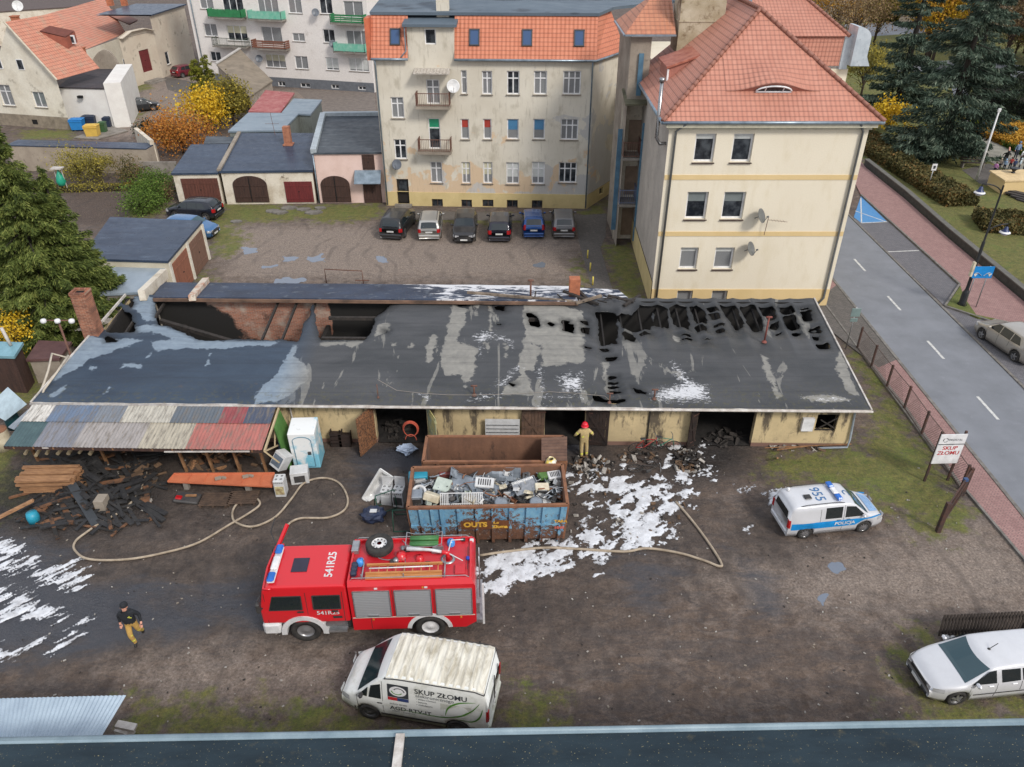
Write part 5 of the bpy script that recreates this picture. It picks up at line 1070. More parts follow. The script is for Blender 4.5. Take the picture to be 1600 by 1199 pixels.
mb=MB();mb.bar(R(247,488)-V(0,0,.5),R(462,524)-V(0,0,1.5),.2,.2);mb.build('fallen_purlin',m_char,gb,world=True)
rr=random.Random(5)
for i in range(26):
 x=rr.choice([rr.uniform(-18.5,-11),rr.uniform(-10,-6.5),rr.uniform(4.5,14.5)]);y0=rr.uniform(30,35);mb=MB();a_=V(x,y0,rr.uniform(.2,1.6));b_=a_+V(rr.uniform(-1.6,1.6),rr.uniform(-1.5,1.2),rr.uniform(-.2,1.3));mb.bar(a_,b_,.1,.1);mb.build('fallen_rafter',m_char,gb,world=True)
m_flash=M('flashing_pale',srgb(206,202,196),.5,col2=srgb(160,150,140),sc=3)
mb=MB();mb.tube([F0+V(-.02,-.05,-.06),F1+V(.05,-.05,-.06)],.055,8);mb.bar(F0+V(0,.02,-.03),F1+V(0,.02,-.03),.05,.06);mb.build('gutter',m_flash,gb,world=True)
mb=MB();mb.bar(F1+V(0,0,-.02),B1+V(0,0,-.02),.07,.12);mb.build('verge',m_flash,gb,world=True)
mb=MB();mb.bar(F0+V(0,0,-.02),B0+V(0,0,-.02),.07,.12);mb.build('verge',m_flash,gb,world=True)
pipe(gb,[F1+V(-.25,0,-.1),F1+V(-.45,.45,-.35),V(WB.x-.0,WB.y-.1,.5),V(WB.x-.05,WB.y-.15,.12),V(WB.x-1.4,WB.y-.2,.1)],.05,M('pipe_bluegrey',srgb(168,178,188),.5))
def px_leaf(name,pts,m,lab,battens=True):
 
 a,sw,wd,zt=pts;H=w.P(a,0,.02);d=(w.u*cos(sw)+w.n*sin(sw));nn=V(-d.y,d.x,0);mb=MB();N_=7
 for i in range(N_):
  p0=H+d*(wd*(i+.04)/N_);p1=H+d*(wd*(i+.93)/N_);mb.bar((p0+p1)/2+V(0,0,.06),(p0+p1)/2+V(0,0,zt),wd/N_*.92,.03,up=tuple(nn))
 for zz in(.25,zt*.5,zt-.2):
  for s_ in(-1,1):mb.bar(H+d*.03+V(0,0,zz)+nn*.03*s_,H+d*(wd-.03)+V(0,0,zz)+nn*.03*s_,.03,.1)
 if battens:mb.bar(H+d*.05+V(0,0,.3)+nn*.035,H+d*(wd-.05)+V(0,0,zt-.25)+nn*.035,.03,.1);mb.bar(H+d*.05+V(0,0,zt-.25)-nn*.035,H+d*(wd-.05)+V(0,0,.3)-nn*.035,.03,.1)
 o=mb.build(name,m,gb,world=True);o['label']=lab
 h=MB()
 for zz in(.3,zt-.3):h.bar(H+V(0,0,zz)-d*.06,H+V(0,0,zz)+d*.3,.05,.05)
 h.build('hinge',m_rust,o,world=True)
m_pl1=M('planks_scorched',srgb(142,98,66),.85,col2=srgb(82,58,44),sc=4,thr=(.4,.6),col3=srgb(186,134,86),sc3=5,thr3=(.62,.7),stretch=(3,3,3))
m_pl2=M('planks_pale_green',srgb(150,160,140),.85,col2=srgb(186,176,116),sc=2,thr=(.4,.6))
px_leaf('door_leaf',(op[0][0]-.05,radians(115),1.25,2.1),m_pl1,'scorched brown plank door leaf standing open')
px_leaf('door_leaf',(op[0][1]+.05,radians(65),1.15,2.1),m_pl2,'pale green plank door leaf standing open')
px_leaf('door_leaf',(op[1][0]-.02,radians(170),1.05,2.1),M('planks_brown_grey',srgb(104,80,64),.85,col2=srgb(66,52,44),sc=3),'brown plank door leaf folded back against the wall')
px_leaf('door_leaf',(op[1][1]+.02,radians(8),1.05,2.1),M('planks_charred',srgb(52,38,32),.85,col2=srgb(30,24,22),sc=3),'charred dark door leaf')
px_leaf('door_leaf',(op[2][0]-.02,radians(140),.5,2.1),MATS['planks_charred'],'dark half leaf beside the widest opening')
mb=MB();r=op[3];w.bx(mb,r[0],r[1],r[2],r[2]+.05,-.15,-.1);w.bx(mb,r[0],r[0]+.05,r[2],r[3],-.15,-.1);w.bx(mb,r[1]-.05,r[1],r[2],r[3],-.15,-.1);mb.bar(w.P(r[0]+.1,r[2]+.1,-.05),w.P(r[1]-.1,r[3]-.1,.1),.06);mb.bar(w.P(r[0]+.15,r[3]-.25,.05),w.P(r[1]-.1,r[2]+.25,.05),.05);mb.build('burnt_window',m_char,gb,world=True)
mb=MB();r=w.rect(1252,1270,652,671);w.bx(mb,r[0],r[1],r[2],r[3],.002,.16);mb.build('meter_box',m_frame,gb,world=True)
pipe(gb,[w.P(w.px(1010,690)[0],.1,.05),w.P(w.px(1010,690)[0],2.1,.05)],.03,m_soot);pipe(gb,[w.P(w.px(453,650)[0],2.25,.1),w.P(w.px(453,650)[0]+.1,2.0,.08),w.P(w.px(453,650)[0]+.15,.2,.08)],.035,m_flash)
m_rope=M('wire_grey',srgb(150,142,132),.9)
n=NT('brick_chimney_sooty');p=n.coord();b=n.n('TexBrick');mp=n.n('Mapping');mp.inputs['Rotation'].default_value=(pi/2,0,0);n.l(p,mp.inputs[0]);n.l(mp.outputs[0],b.inputs[0]);b.inputs['Scale'].default_value=1;b.inputs['Brick Width'].default_value=.26;b.inputs['Row Height'].default_value=.08;b.inputs['Mortar Size'].default_value=.01
b.inputs['Color1'].default_value=(*srgb(164,104,78),1);b.inputs['Color2'].default_value=(*srgb(124,76,60),1);b.inputs['Mortar'].default_value=(*srgb(168,140,118),1);c=n.mix(n.ramp(n.noise(2.2,5,.6,p),.45,.7,0,.8),b.outputs[0],srgb(70,48,42));n.set(c,.9);n.bump(b.outputs[1],-.6,.02)
cb=R(146,519);ct=MB();ct.box((0,0,.95),(.72,.62,2.3));
for sx,sy,a,b2 in((0,-.27,.78,.12),(0,.27,.78,.12),(-.33,0,.12,.42),(.33,0,.12,.42)):ct.box((sx,sy,2.16),(a,b2,.14))
co=ct.build('chimney',n.m,gb);co.location=cb-wm(gb).translation
mb=MB();mb.box((0,0,2.12),(.5,.4,.02));cc_=mb.build('flue_opening',m_black,co)
def vent(x,y,h,r,m,cap=True):
 b_=R(x,y);mb=MB();mb.tube([b_,b_+V(0,0,h)],r,8)
 if cap:mb.tube([b_+V(-.14,0,h),b_+V(.14,0,h)],r*1.1,6)
 mb.lathe([(r*3,0.01),(r*1.2,.12)],b_,n=8);mb.build('vent_pipe',m,gb,world=True)
vent(1194,535,1.35,.045,M('pipe_red',srgb(132,72,62),.7));vent(829,466,1.0,.05,m_rust);vent(952,630,.5,.03,m_rust);vent(741,618,.5,.04,m_rust);vent(591,622,.7,.02,m_rust,False);vent(1022,624,.5,.035,m_rust)
mb=MB();pts=[R(592,611)+V(0,0,.6)]
for x,y in((620,613),(660,618),(700,621),(740,621),(800,619),(860,616),(900,618),(945,622),(952,628)):pts.append(R(x,y)+V(0,0,.08+.05*rr.random()))
mb.tube(pts,.011,5);mb.build('fallen_wire',m_rope,gb,world=True)
mb=MB();mt=R(105,585);mp_=V(mt.x-.6,mt.y+1.6,0);top=V(mp_.x,mp_.y,4.6)
mb.tube([V(mp_.x,mp_.y,0),top],.05,7);mb.tube([top+V(-.7,0,0),top+V(.7,0,0)],.03,6)
mast=thing('lamp_mast',(mp_.x,mp_.y,0),'thin pole with three white lamps beside the left gable of the burnt garages','lamp mast');mb.build('pole',m_rust,mast,world=True)
for dx in(-.65,0,.65):mb=MB();mb.lathe([(.01,-.13),(.12,-.08),(.14,0),(.11,.08),(.01,.12)],top+V(dx,-.05,0),n=10);mb.build('lamp',m_frame,mast,world=True)
mb=MB();a=R(75,608);mb.tube([a+V(-.5,0,-.3),a+V(-.3,.3,.1),R(88,585)+V(-.3,0,.2),R(97,560)+V(-.4,0,.25),top+V(0,-.2,-1.9),top+V(.15,-.4,-1.9),R(108,560)+V(0,0,.15),R(90,585)+V(0,0,.1),R(70,612)+V(0,0,.1),a+V(-.2,-.3,-.2)],.05,6)
one('rope',mb,M('rope_pale',srgb(196,186,170),.9),'thick pale hose looped over the left edge of the burnt roof','hose')
# -- rear row behind the ridge
rb=thing('garage_building',((B0+B1)/2)[:2]+(0,) if False else(B0.x+12,B0.y+2,0),'narrow rear garage row with blue black felt roof and white foam on its right half','garage building')
n=NT('bitumen_rear');p=n.pos();sp=n.n('SeparateXYZ');n.l(p,sp.inputs[0])
c=n.mix(n.ramp(n.noise(.8,5,.6,p),.35,.65),srgb(64,76,96),srgb(50,58,74));c=n.mix(n.ramp(n.noise(1.6,6,.7,p),.56,.66,0,.6),c,srgb(110,120,132))
fx=n.ramp(sp.outputs[0],-9.5,-3.5,-.24,.2);fy=n.ramp(sp.outputs[1],37.2,40,-.16,.1)
c=n.mix(n.ramp(n.math('ADD',n.math('ADD',n.noise(1.5,7,.7,p,.6,(.7,1.6,1)),fx),fy),.55,.6),c,(.74,.75,.77));n.set(c,.5);n.b.inputs['Specular IOR Level'].default_value=.2;n.bump(n.noise(8,5,.65,p),.4,.03);m_rear=n.m
def rearroof(c4,nm='roof',th=.15,m=m_rear):
 C=[G(*c) for c in c4];mb=MB();up_=[];N_=60
 rows_=[]
 for j in range(9):
  row=[]
  for i in range(N_+1):
   s,t=i/N_,j/8;p_=(C[0].lerp(C[1],s)).lerp(C[3].lerp(C[2],s),t);p_=p_+V(0,0,.06*(NZ.fbm(p_.x*.9,p_.y,3)-.5));row.append(p_)
  rows_.append(row)
 for j in range(8):
  for i in range(N_):mb.face([rows_[j][i],rows_[j][i+1],rows_[j+1][i+1],rows_[j+1][i]],0,None,True)
 for i in range(N_):a,b=rows_[0][i],rows_[0][i+1];mb.face([a-V(0,0,th),b-V(0,0,th),b,a])
 mb.build(nm,m,rb,world=True);return C
C=rearroof([(239,464,3.78),(903,470,3.78),(893,447,3.0),(254,441,3.0)])
mb=MB();q0,q1=C[0],C[1];mb.bar(q0+V(0,-.02,-.14),q1+V(0,-.02,-.14),.16,.16)
mb.build('wall_plate',M('plate_brown',srgb(128,100,82),.9,col2=srgb(70,58,50),sc=2,stretch=(.5,1,1)),rb,world=True)
mb=MB();
for a,b in((C[0],C[3]),(C[2],C[1])):mb.face([V(a.x,a.y,0),V(b.x,b.y,0),b-V(0,0,.1),a-V(0,0,.1)])
mb.face([V(C[3].x,C[3].y-.1,0),V(C[2].x,C[2].y-.1,0),C[2]-V(0,.1,.1),C[3]-V(0,.1,.1)]);mb.build('wall',m_plw,rb,world=True)
m_par=M('parapet_brick',srgb(184,140,116),.9,col2=srgb(206,196,180),sc=2.5,thr=(.4,.55),col3=srgb(120,84,70),sc3=5)
for a,b,m_,hh in(((300,466,3.85),(322,438,3.1),m_par,.3),((222,462,3.8),(257,428,3.2),m_plw,.55)):mb=MB();mb.bar(G(*a),G(*b),.34,hh);mb.build('parapet',m_,rb,world=True)
mb=MB();cc=G(898,462,3.7);mb.box(cc+V(0,.4,.25),(.55,.5,1.1));st_=mb.build('chimney_stub',n.m if False else MATS['brick_house'],rb,world=True)
C2=rearroof([(905,468,3.6),(982,466,3.5),(966,453,3.15),(903,449,3.2)],'broken_roof',.1)
mb=MB();
for a,b in((C2[0],C2[1]),(C2[1],C2[2])):mb.face([V(a.x,a.y,0),V(b.x,b.y,0),b-V(0,0,.1),a-V(0,0,.1)])
mb.build('wall',m_soot,rb,world=True)
for i,(a,b) in enumerate((((730,457,3.9),(905,472,3.7)),((900,474,3.7),(940,462,3.9)),((905,455,3.7),(925,475,3.5)),((950,462,3.6),(990,472,3.5)),((880,455,3.8),(935,476,3.55)),((975,478,3.5),(1000,462,3.5)))):
 mb=MB();mb.bar(G(*a),G(*b),.16,.1);mb.build('loose_plank',M('plank_grey',srgb(138,124,108),.9,col2=srgb(84,72,62),sc=3) if i<2 else m_char,rb,world=True)
mb=MB()
for x0,x1 in((790,905),(905,975)):
 q0,q1=G(x0,468,3.75),G(x1,471,3.7)
for i in range(14):x=835+i*11;a_=G(x,466+rr.random()*5,3.7);mb=MB();mb.bar(a_,a_+V(rr.uniform(-.6,.6),rr.uniform(-.5,.4),rr.uniform(-.1,.35)),.06,.05);mb.build('charred_scrap',m_char,rb,world=True)
# -- timber shelter with patchwork corrugated roof
sh=thing('shelter',G(230,735),'open timber shelter with a patchwork corrugated roof leaning on the burnt garages','shelter')
Ca=G(50,634,2.3);Cb=G(432,636,2.3);Cc=G(5,698,2.0);Cd=G(409,704,2.0)
def shp(s,t):return(Ca.lerp(Cb,s)).lerp(Cc.lerp(Cd,s),t)
def sfx(px,row):
 return(px-50)/(432-50) if row==0 else(px-5)/(409-5)
PAN=[(0,[(50,88,(206,202,194),'white'),(88,160,(104,120,142),'blue'),(160,202,(122,128,136),'mid grey'),(202,278,(188,183,170),'cream'),(278,352,(98,106,114),'slate grey'),(352,390,(146,72,74),'red'),(390,432,(72,80,98),'navy')]),(1,[(5,50,(66,124,108),'green'),(50,112,(128,130,138),'grey'),(112,215,(160,154,150),'streaked light grey'),(215,290,(178,170,152),'beige'),(290,409,(176,108,98),'faded orange red')])]
for row,lst in PAN:
 t0,t1=(0,.42) if row==0 else(.37,1.0)
 for x0,x1,c,nm in lst:
  s0,s1=sfx(x0,row),sfx(x1,row);k=max(8,int((s1-s0)*(Cb-Ca).length/.028));mb=MB();V0=[]
  for i in range(k+1):
   s=s0+(s1-s0)*i/k;x_=s*(Cb-Ca).length;dz=.028*(1-abs((x_/.15)%1*2-1))**.8+(.03 if row==0 else.0)
   V0+=[shp(s,t0)+V(0,0,dz),shp(s,(t0+t1)/2)+V(0,0,dz-.01),shp(s,t1)+V(0,0,dz)]
  fs=[]
  for i in range(k):
   for j in range(2):a=i*3+j;fs.append((a,a+1,a+4,a+3))
  mb.mesh(V0,fs,0);col=srgb(c);o=mb.build('roof_sheet',M('sheet_'+nm.replace(' ','_'),col,.5,col2=mul(col,.78),sc=1.5,thr=(.35,.7),col3=srgb(112,104,94),sc3=2.4,thr3=(.48,.7),stretch=(3,.6,1),bsc=20),sh,world=True);o['label']=nm+' corrugated sheet'
m_tim=M('timber_tan',srgb(156,116,80),.8,col2=srgb(112,80,54),sc=4);m_timl=M('timber_pale',srgb(196,176,140),.8)
mb=MB();mb.bar(Cc+V(0,.05,-.08),Cd+V(0,.05,-.08),.08,.14);mb.build('front_beam',m_dkw,sh,world=True)
mb=MB();mb.bar(Cc+V(1.6,-.02,-.05),Cc+V(4.4,-.02,-.05),.03,.07);mb.bar(Cd+V(-.5,-.02,-.04),Cd+V(-4,-.02,-.06),.03,.06);mb.build('white_lath',m_flash,sh,world=True)
for x_,y_ in((292,737),(334,737),(376,738),(417,738),(168,725),(60,720)):
 g=G(x_,y_);s_=(g.x-Ca.x)/(Cb.x-Ca.x);mb=MB();mb.bar(g,V(g.x-.12,g.y-.1,2.0),.1,.1,up=(0,1,0));mb.build('post',m_tim,sh,world=True)
mb=MB();e0,e1=shp(1,0)+V(.1,0,-.05),shp(1,1)+V(.1,0,-.05);mb.bar(e0,e1,.06,.12);mb.bar(e1+V(0,0,0),e1+V(.35,.4,-.9),.06);mb.bar(e0+V(0,-.6,0),e0+V(0,-1.4,-1.1),.05);mb.bar(e1,e1+V(.0,1.6,-.9),.06);mb.build('end_frame',m_timl,sh,world=True)
mb=MB();q=[e0+V(.02,0,-.1),e0+V(.02,-1.1,-.2),e0+V(.5,-1.6,-2.2),e0+V(.55,0,-2.2)];mb.face(q);mb.face([p_-V(.03,0,0) for p_ in q][::-1]);mb.build('green_panel',M('board_green',srgb(88,132,66),.7,col2=srgb(66,108,52)),sh,world=True)
for i in range(13):mb=MB();s_=(i+.5)/13;mb.bar(shp(s_,0)-V(0,0,.07),shp(s_,1)-V(0,0,.07),.06,.1);mb.build('rafter',m_tim,sh,world=True)
for i in range(3):mb=MB();mb.bar(G(320+i*22,738,0)+V(-.2,.9,.1),G(352+i*22,720,0)+V(.9,.9,1.2),.08,.05);mb.build('brace',m_tim,sh,world=True)
mb=MB();q0=G(306,712);mb.bar(q0+V(0,.8,1.0),q0+V(.9,.8,1.0),.06,1.8);mb.build('partition',m_timl,sh,world=True)
# -- vehicles
def paint(name,c,metal=.0,rough=.32,dirt=.12,dcol=None):
 if name in MATS:return MATS[name]
 n=NT(name);co=n.coord();d=n.ramp(n.noise(2.2,6,.65,co),.42,.75,0,dirt);sp=n.n('SeparateXYZ');n.l(co,sp.inputs[0])
 low=n.math('MULTIPLY',n.ramp(sp.outputs[2],.25,.75,1,0),n.ramp(n.noise(4,5,.6,co),.3,.6,.2,.75))
 m=n.math('MAXIMUM',d,n.math('MULTIPLY',low,min(1,dirt*2.2)))
 n.set(n.mix(m,c,dcol or srgb(98,91,84)),n.ramp(m,0,1,rough,.75),metal);n.set(Coat_Weight=.5,Coat_Roughness=.08);MATS[name]=n.m;return n.m
m_tyre=M('tyre_rubber',(.018,.018,.018),.85,col2=(.05,.045,.04),sc=5,bump=0)
m_rim=M('rim_alloy',(.42,.42,.43),.3,.7,bump=0);m_rimd=M('rim_dark',(.12,.12,.125),.45,.5,bump=0)
m_plast=M('plastic_black',(.022,.022,.024),.55,col2=(.05,.048,.045),bump=0)
m_cgl=NT('car_glass');m_cgl.set((.012,.018,.02),.04);m_cgl.b.inputs['Specular IOR Level'].default_value=.8;m_cgl=m_cgl.m
m_cgl2=NT('windscreen_glass');m_cgl2.set((.02,.06,.075),.05);m_cgl2.b.inputs['Specular IOR Level'].default_value=.9;m_cgl2=m_cgl2.m
m_cgl3=NT('van_glass');m_cgl3.set((.012,.03,.035),.12);m_cgl3.b.inputs['Specular IOR Level'].default_value=.25;m_cgl3=m_cgl3.m
m_lred=M('lamp_red',(.42,.012,.015),.2,bump=0);m_lclear=M('lamp_clear',(.55,.56,.58),.12,.2,bump=0);m_plate=M('number_plate',(.72,.72,.70),.4,bump=0)
def smooth_prof(pts,x):
 xs_=[p[0] for p in pts];return float(np.interp(x,xs_,[p[1] for p in pts]))
class Body:
 
 def __init__(s,L,W,H,top,belt,zb=.22,wh=(.8,3.3),R=.32,tumble=.16,nose=.10,tail=.05,flare=.02):
  s.L,s.W,s.H,s.top,s.beltp,s.zb,s.wh,s.R,s.tumble,s.nose,s.tail=L,W,H,top,belt,zb,wh,R,tumble,nose,tail
 def zt(s,x):
  e=.06;return(smooth_prof(s.top,x-e)+smooth_prof(s.top,x)*2+smooth_prof(s.top,x+e))/4
 def hw(s,x):
  t=x/s.L;a=max(0,(t-.72)/.28);b=max(0,(.2-t)/.2);return s.W/2*(1-s.nose*2*a**2.6-s.tail*2*b**2.4)
 def bott(s,x):
  z=s.zb
  for xw in s.wh:
   d=abs(x-xw);r=s.R*1.18
   if d<r:z=max(z,s.R+sqrt(max(0,r*r-d*d))*1.0)
  t=x/s.L
  if t>.95:z=max(z,s.zb+(t-.95)*1.5)
  return z
 def sec(s,x):
  hw,zt,zb=s.hw(x),s.zt(x),s.bott(x);be=min(smooth_prof(s.beltp,x),zt-.07);g=min(1,max(0,(zt-be-.07)/max(.1,s.H-be-.07)))
  wr=hw*.95-s.W*s.tumble*g*.5*2*.5;mid=zb+(be-zb)*.5
  wr=hw*(.955)-s.tumble*g
  P=[(0,zb+.02),(hw*.80,zb+.02),(hw*.955,zb),(hw*.985,zb+(be-zb)*.25),(hw,mid),(hw*.995,zb+(be-zb)*.78),(hw*.965,be)]
  zr=zt-.06
  P+=[(hw*.965+(wr-hw*.965)*k,be+(zr-be)*k) for k in(.33,.66)]
  P+=[(wr,zr),(wr-.035,zt-.022),(wr-.11,zt-.004),(wr*.55,zt+.018),(0,zt+.028)]
  return P
 def ys(s,x,z):
  P=s.sec(x)[2:10];zz=[p[1] for p in P];return float(np.interp(z,zz,[p[0] for p in P]))
 def zs(s,x,y):
  P=s.sec(x)[9:][::-1];return float(np.interp(abs(y),[p[0] for p in P],[p[1] for p in P]))
 def shell(s):
  xs_=set(np.linspace(0,s.L,46).tolist())
  for xw in s.wh:
   for k in range(-8,9):xs_.add(xw+s.R*1.18*sin(pi/2*k/8));
   xs_.add(xw-s.R*1.181);xs_.add(xw+s.R*1.181)
  xs_=sorted(x for x in xs_ if 0<=x<=s.L);vs=[];fs=[];n=27
  for x in xs_:
   P=s.sec(x);vs+=[(x,y,z) for y,z in P]+[(x,-y,z) for y,z in P[-2:0:-1]]
  n=14+12
  for i in range(len(xs_)-1):
   for k in range(n):
    a,b=i*n+k,i*n+(k+1)%n;fs.append((a,b,b+n,a+n))
  fs.append(tuple(range(n)));fs.append(tuple(range((len(xs_)-1)*n,len(xs_)*n))[::-1]);return vs,fs
 def side(s,mb,poly,sg,off=.006,mi=0,dens=.0):
  
  pts=[]
  for i in range(len(poly)):
   p,q=poly[i],poly[(i+1)%len(poly)];k=max(1,int(hypot(q[0]-p[0],q[1]-p[1])/.25))
   for j in range(k):pts.append((p[0]+(q[0]-p[0])*j/k,p[1]+(q[1]-p[1])*j/k))
  v=[(x,sg*(s.ys(x,z)+off),z) for x,z in pts];mb.face(v if sg<0 else v[::-1],mi)
 def sidestrip(s,mb,x0,x1,z0,z1,sg,off=.005,mi=0):
  k=max(2,int((x1-x0)/.12));z0f=z0 if callable(z0) else(lambda x:z0);z1f=z1 if callable(z1) else(lambda x:z1)
  for i in range(k):
   xa,xb=x0+(x1-x0)*i/k,x0+(x1-x0)*(i+1)/k;m_=3
   for j in range(m_):
    q=[]
    for x,t in((xa,j/m_),(xb,j/m_),(xb,(j+1)/m_),(xa,(j+1)/m_)):
     z=z0f(x)+(z1f(x)-z0f(x))*t;q.append((x,sg*(s.ys(x,z)+off),z))
    mb.face(q if sg<0 else q[::-1],mi)
 def roofpatch(s,mb,xa,xb,wa,wb,off=.006,mi=0,ny=8,nx=6,bow=0):
  
  g=[]
  for i in range(nx+1):
   t=i/nx;row=[]
   for j in range(ny+1):
    y=(-1+2*j/ny)*(wa+(wb-wa)*t);x=xa+(xb-xa)*t+bow*(1-(2*j/ny-1)**2)*(t if bow else 0);P=s.sec(x);hwm=P[9][0]-.01;y=max(-hwm,min(hwm,y));row.append((x,y,s.zs(x,y)+off))
   g.append(row)
  for i in range(nx):
   for j in range(ny):mb.face([g[i][j],g[i+1][j],g[i+1][j+1],g[i][j+1]],mi,None,True)
def wheel(par,x,y,R,w,rimm,sg,name='wheel',rimr=.66,spokes=5,steel=False):
 mb=MB();c=(x,y,R);mb.lathe([(R*.6,-w/2*.8),(R*.93,-w/2),(R,-w/2*.75),(R,w/2*.75),(R*.93,w/2),(R*.6,w/2*.8),(R*.6,-w/2*.8)],c,'Y',28);wo=mb.build(name,m_tyre,par)
 rb_=MB();o=sg*w/2*.72;rb_.lathe([(R*rimr,o+sg*.015),(R*rimr*.92,o),(R*rimr*.86,o-sg*.03)],c,'Y',24)
 if steel:rb_.lathe([(R*rimr*.88,o-sg*.02),(R*.4,o-sg*.05),(R*.25,o+sg*.01),(.01,o+sg*.03)],c,'Y',20)
 else:
  rb_.lathe([(R*.16,o+sg*.01),(.01,o+sg*.015)],c,'Y',14)
  for k in range(spokes):
   a=2*pi*k/spokes+.3;rb_.bar((x+R*.1*cos(a),y+o,R+R*.1*sin(a)),(x+R*rimr*.93*cos(a),y+o-sg*.01,R+R*rimr*.93*sin(a)),.055 if spokes>6 else R*.22,.03,up=(0,1,0))
 rb_.build('rim',rimm,wo);hb_=MB();hb_.disc((x,y+o-sg*.05,R),R*rimr*.9,20,'Y');hb_.build('brake_disc',m_plast,wo);return wo
def flatplate(b,par,x,z,sg_nose,w=.52,h=.11,name='number_plate'):
 mb=MB();mb.box((x,0,z),(.02,w,h));return mb.build(name,m_plate,par)
def mirrors(b,par,x,z,m,s_=.09):
 for sg in(-1,1):mb=MB();y=b.ys(x,z)+s_+.03;mb.box((x,sg*y,z+.06),(.11,.18,.13),bev=.04);mb.bar((x,sg*(y-.12),z+.02),(x,sg*y,z+.04),.05);mb.build('wing_mirror',m,par)
def make_car(name,label,cat,loc,rz,K,group=None):
 
 t=thing(name,(loc[0],loc[1],0),label,cat,rz,group);L=K['L']
 b=Body(L,K['W'],K['H'],K['top'],K['belt'],K.get('zb',.22),K['wh'],K['R'],K.get('tumble',.16),K.get('nose',.10),K.get('tail',.05))
 pm=K['paint'];vs,fs=b.shell();mb=MB();mb.mesh(vs,fs,0,True);ox=L/2;mb.v=[(x-ox,y,z) for x,y,z in mb.v];bo=mb.build('body',pm,t)
 def fin(mb_,nm,m,par=t):mb_.v=[(x-ox,y,z) for x,y,z in mb_.v];return mb_.build(nm,m,par)
 mb=MB();mb.box((L/2,0,b.zb+.22),(L*.9,K['W']*.66,.32));fin(mb,'underbody',m_plast)
 for sg in(-1,1):
  for poly in K['side']:mb=MB();b.side(mb,poly,sg,.008);fin(mb,'side_window',m_cgl)
  for poly in K.get('doorlines',[]):
   mb=MB()
   for p,q in zip(poly[:-1],poly[1:]):
    k=4
    for j in range(k):
     x0,z0=p[0]+(q[0]-p[0])*j/k,p[1]+(q[1]-p[1])*j/k;x1,z1=p[0]+(q[0]-p[0])*(j+1)/k,p[1]+(q[1]-p[1])*(j+1)/k;mb.bar((x0,sg*(b.ys(x0,z0)+.002),z0),(x1,sg*(b.ys(x1,z1)+.002),z1),.012,.008)
   fin(mb,'door_seam',m_plast)
  for hx,hz in K.get('handles',[]):mb=MB();mb.box((hx,sg*(b.ys(hx,hz)+.015),hz),(.17,.03,.035),bev=.012);fin(mb,'door_handle',K.get('hmat',pm))
  if 'trim' in K:mb=MB();b.sidestrip(mb,*K['trim'],sg,.012);fin(mb,'side_trim',m_plast)
  hl=K['head'];mb=MB();b.sidestrip(mb,hl[0],hl[1],hl[2],hl[3],sg,.012);
  yy0=b.ys(hl[1],hl[3])*.98;mb.face([(L+.012,sg*yy0*.55,hl[2]+.02),(L+.012,sg*yy0*.96,hl[2]),(L+.012,sg*yy0*.96,hl[3]),(L+.012,sg*yy0*.55,hl[3]-.03)][::sg]);fin(mb,'headlight',m_lclear)
  tl=K['tail_l'];mb=MB();b.sidestrip(mb,tl[0],tl[1],tl[2],tl[3],sg,.01);yr=b.ys(0,(tl[2]+tl[3])/2);iw=tl[4];mb.box((-.012,sg*(yr-iw/2),(tl[2]+tl[3])/2),(.03,iw,tl[3]-tl[2]));fin(mb,'tail_light',m_lred)
 mb=MB();ws=K['screen'];b.roofpatch(mb,*ws,.008,bow=K.get('bow',0));fin(mb,'windscreen',K.get('wsm',m_cgl2))
 if K.get('rear'):mb=MB();b.roofpatch(mb,*K['rear'],.008);fin(mb,'rear_window',m_cgl)
 if K.get('rearflat'):
  z0,z1,wdt=K['rearflat'];mb=MB();x0=-.008;mb.face([(x0,-wdt,z0),(x0,-wdt*.9,z1),(x0,wdt*.9,z1),(x0,wdt,z0)]);fin(mb,'rear_window',m_cgl)
 gz=K.get('grille',(.42,.62,.5));mb=MB();mb.box((L+.01,0,(gz[0]+gz[1])/2),(.03,gz[2]*2,gz[1]-gz[0]));fin(mb,'grille',m_plast)
 mb=MB();mb.box((L+.0,0,.33),(.06,K['W']*.62,.14),bev=.03);fin(mb,'front_bumper',K.get('bump',m_plast))
 mb=MB();mb.box((0,0,.42),(.12,K['W']*.86,.2),bev=.05);fin(mb,'rear_bumper',K.get('bumpr',pm))
 mb=MB();mb.box((L+.03,0,.38),(.02,.5,.11));fin(mb,'number_plate',m_plate);mb=MB();mb.box((-.03-K.get('pr',.0),0,K.get('pz',.72)),(.02,.5,.11));fin(mb,'number_plate',m_plate)
 for sg in(-1,1):x,z=K['mir'];mb=MB();y=b.ys(x,z)+.1;mb.box((x,sg*y,z+.07),(.12,.2,.14),bev=.045);mb.bar((x,sg*(y-.14),z+.03),(x,sg*y,z+.05),.05);fin(mb,'wing_mirror',K.get('mirm',pm))
 for sg in(-1,1):
  for xw in K['wh']:wheel(t,xw-ox,sg*(b.hw(xw)-.125),K['R'],.2,K.get('rimm',m_rim),sg,spokes=K.get('spokes',5),steel=K.get('steel',False))
 if K.get('rails'):
  for sg in(-1,1):xa,xb,y=K['rails'];mb=MB();n_=8;P=[(xa+(xb-xa)*i/n_,sg*y,b.zs(xa+(xb-xa)*i/n_,y)+(.055 if 0<i<n_ else.0)) for i in range(n_+1)];mb.tube(P,.018,6);fin(mb,'roof_rail',m_plast)
 if K.get('aerial'):x=K['aerial'];z=b.zs(x,0);mb=MB();mb.tube([(x,0,z),(x-.22,0,z+.25)],.012,5);mb.lathe([(.05,0),(.03,.03),(.005,.04)],(x,0,z),n=8);fin(mb,'aerial',m_plast)
 t['_']=0;del t['_']
 return t,b,fin
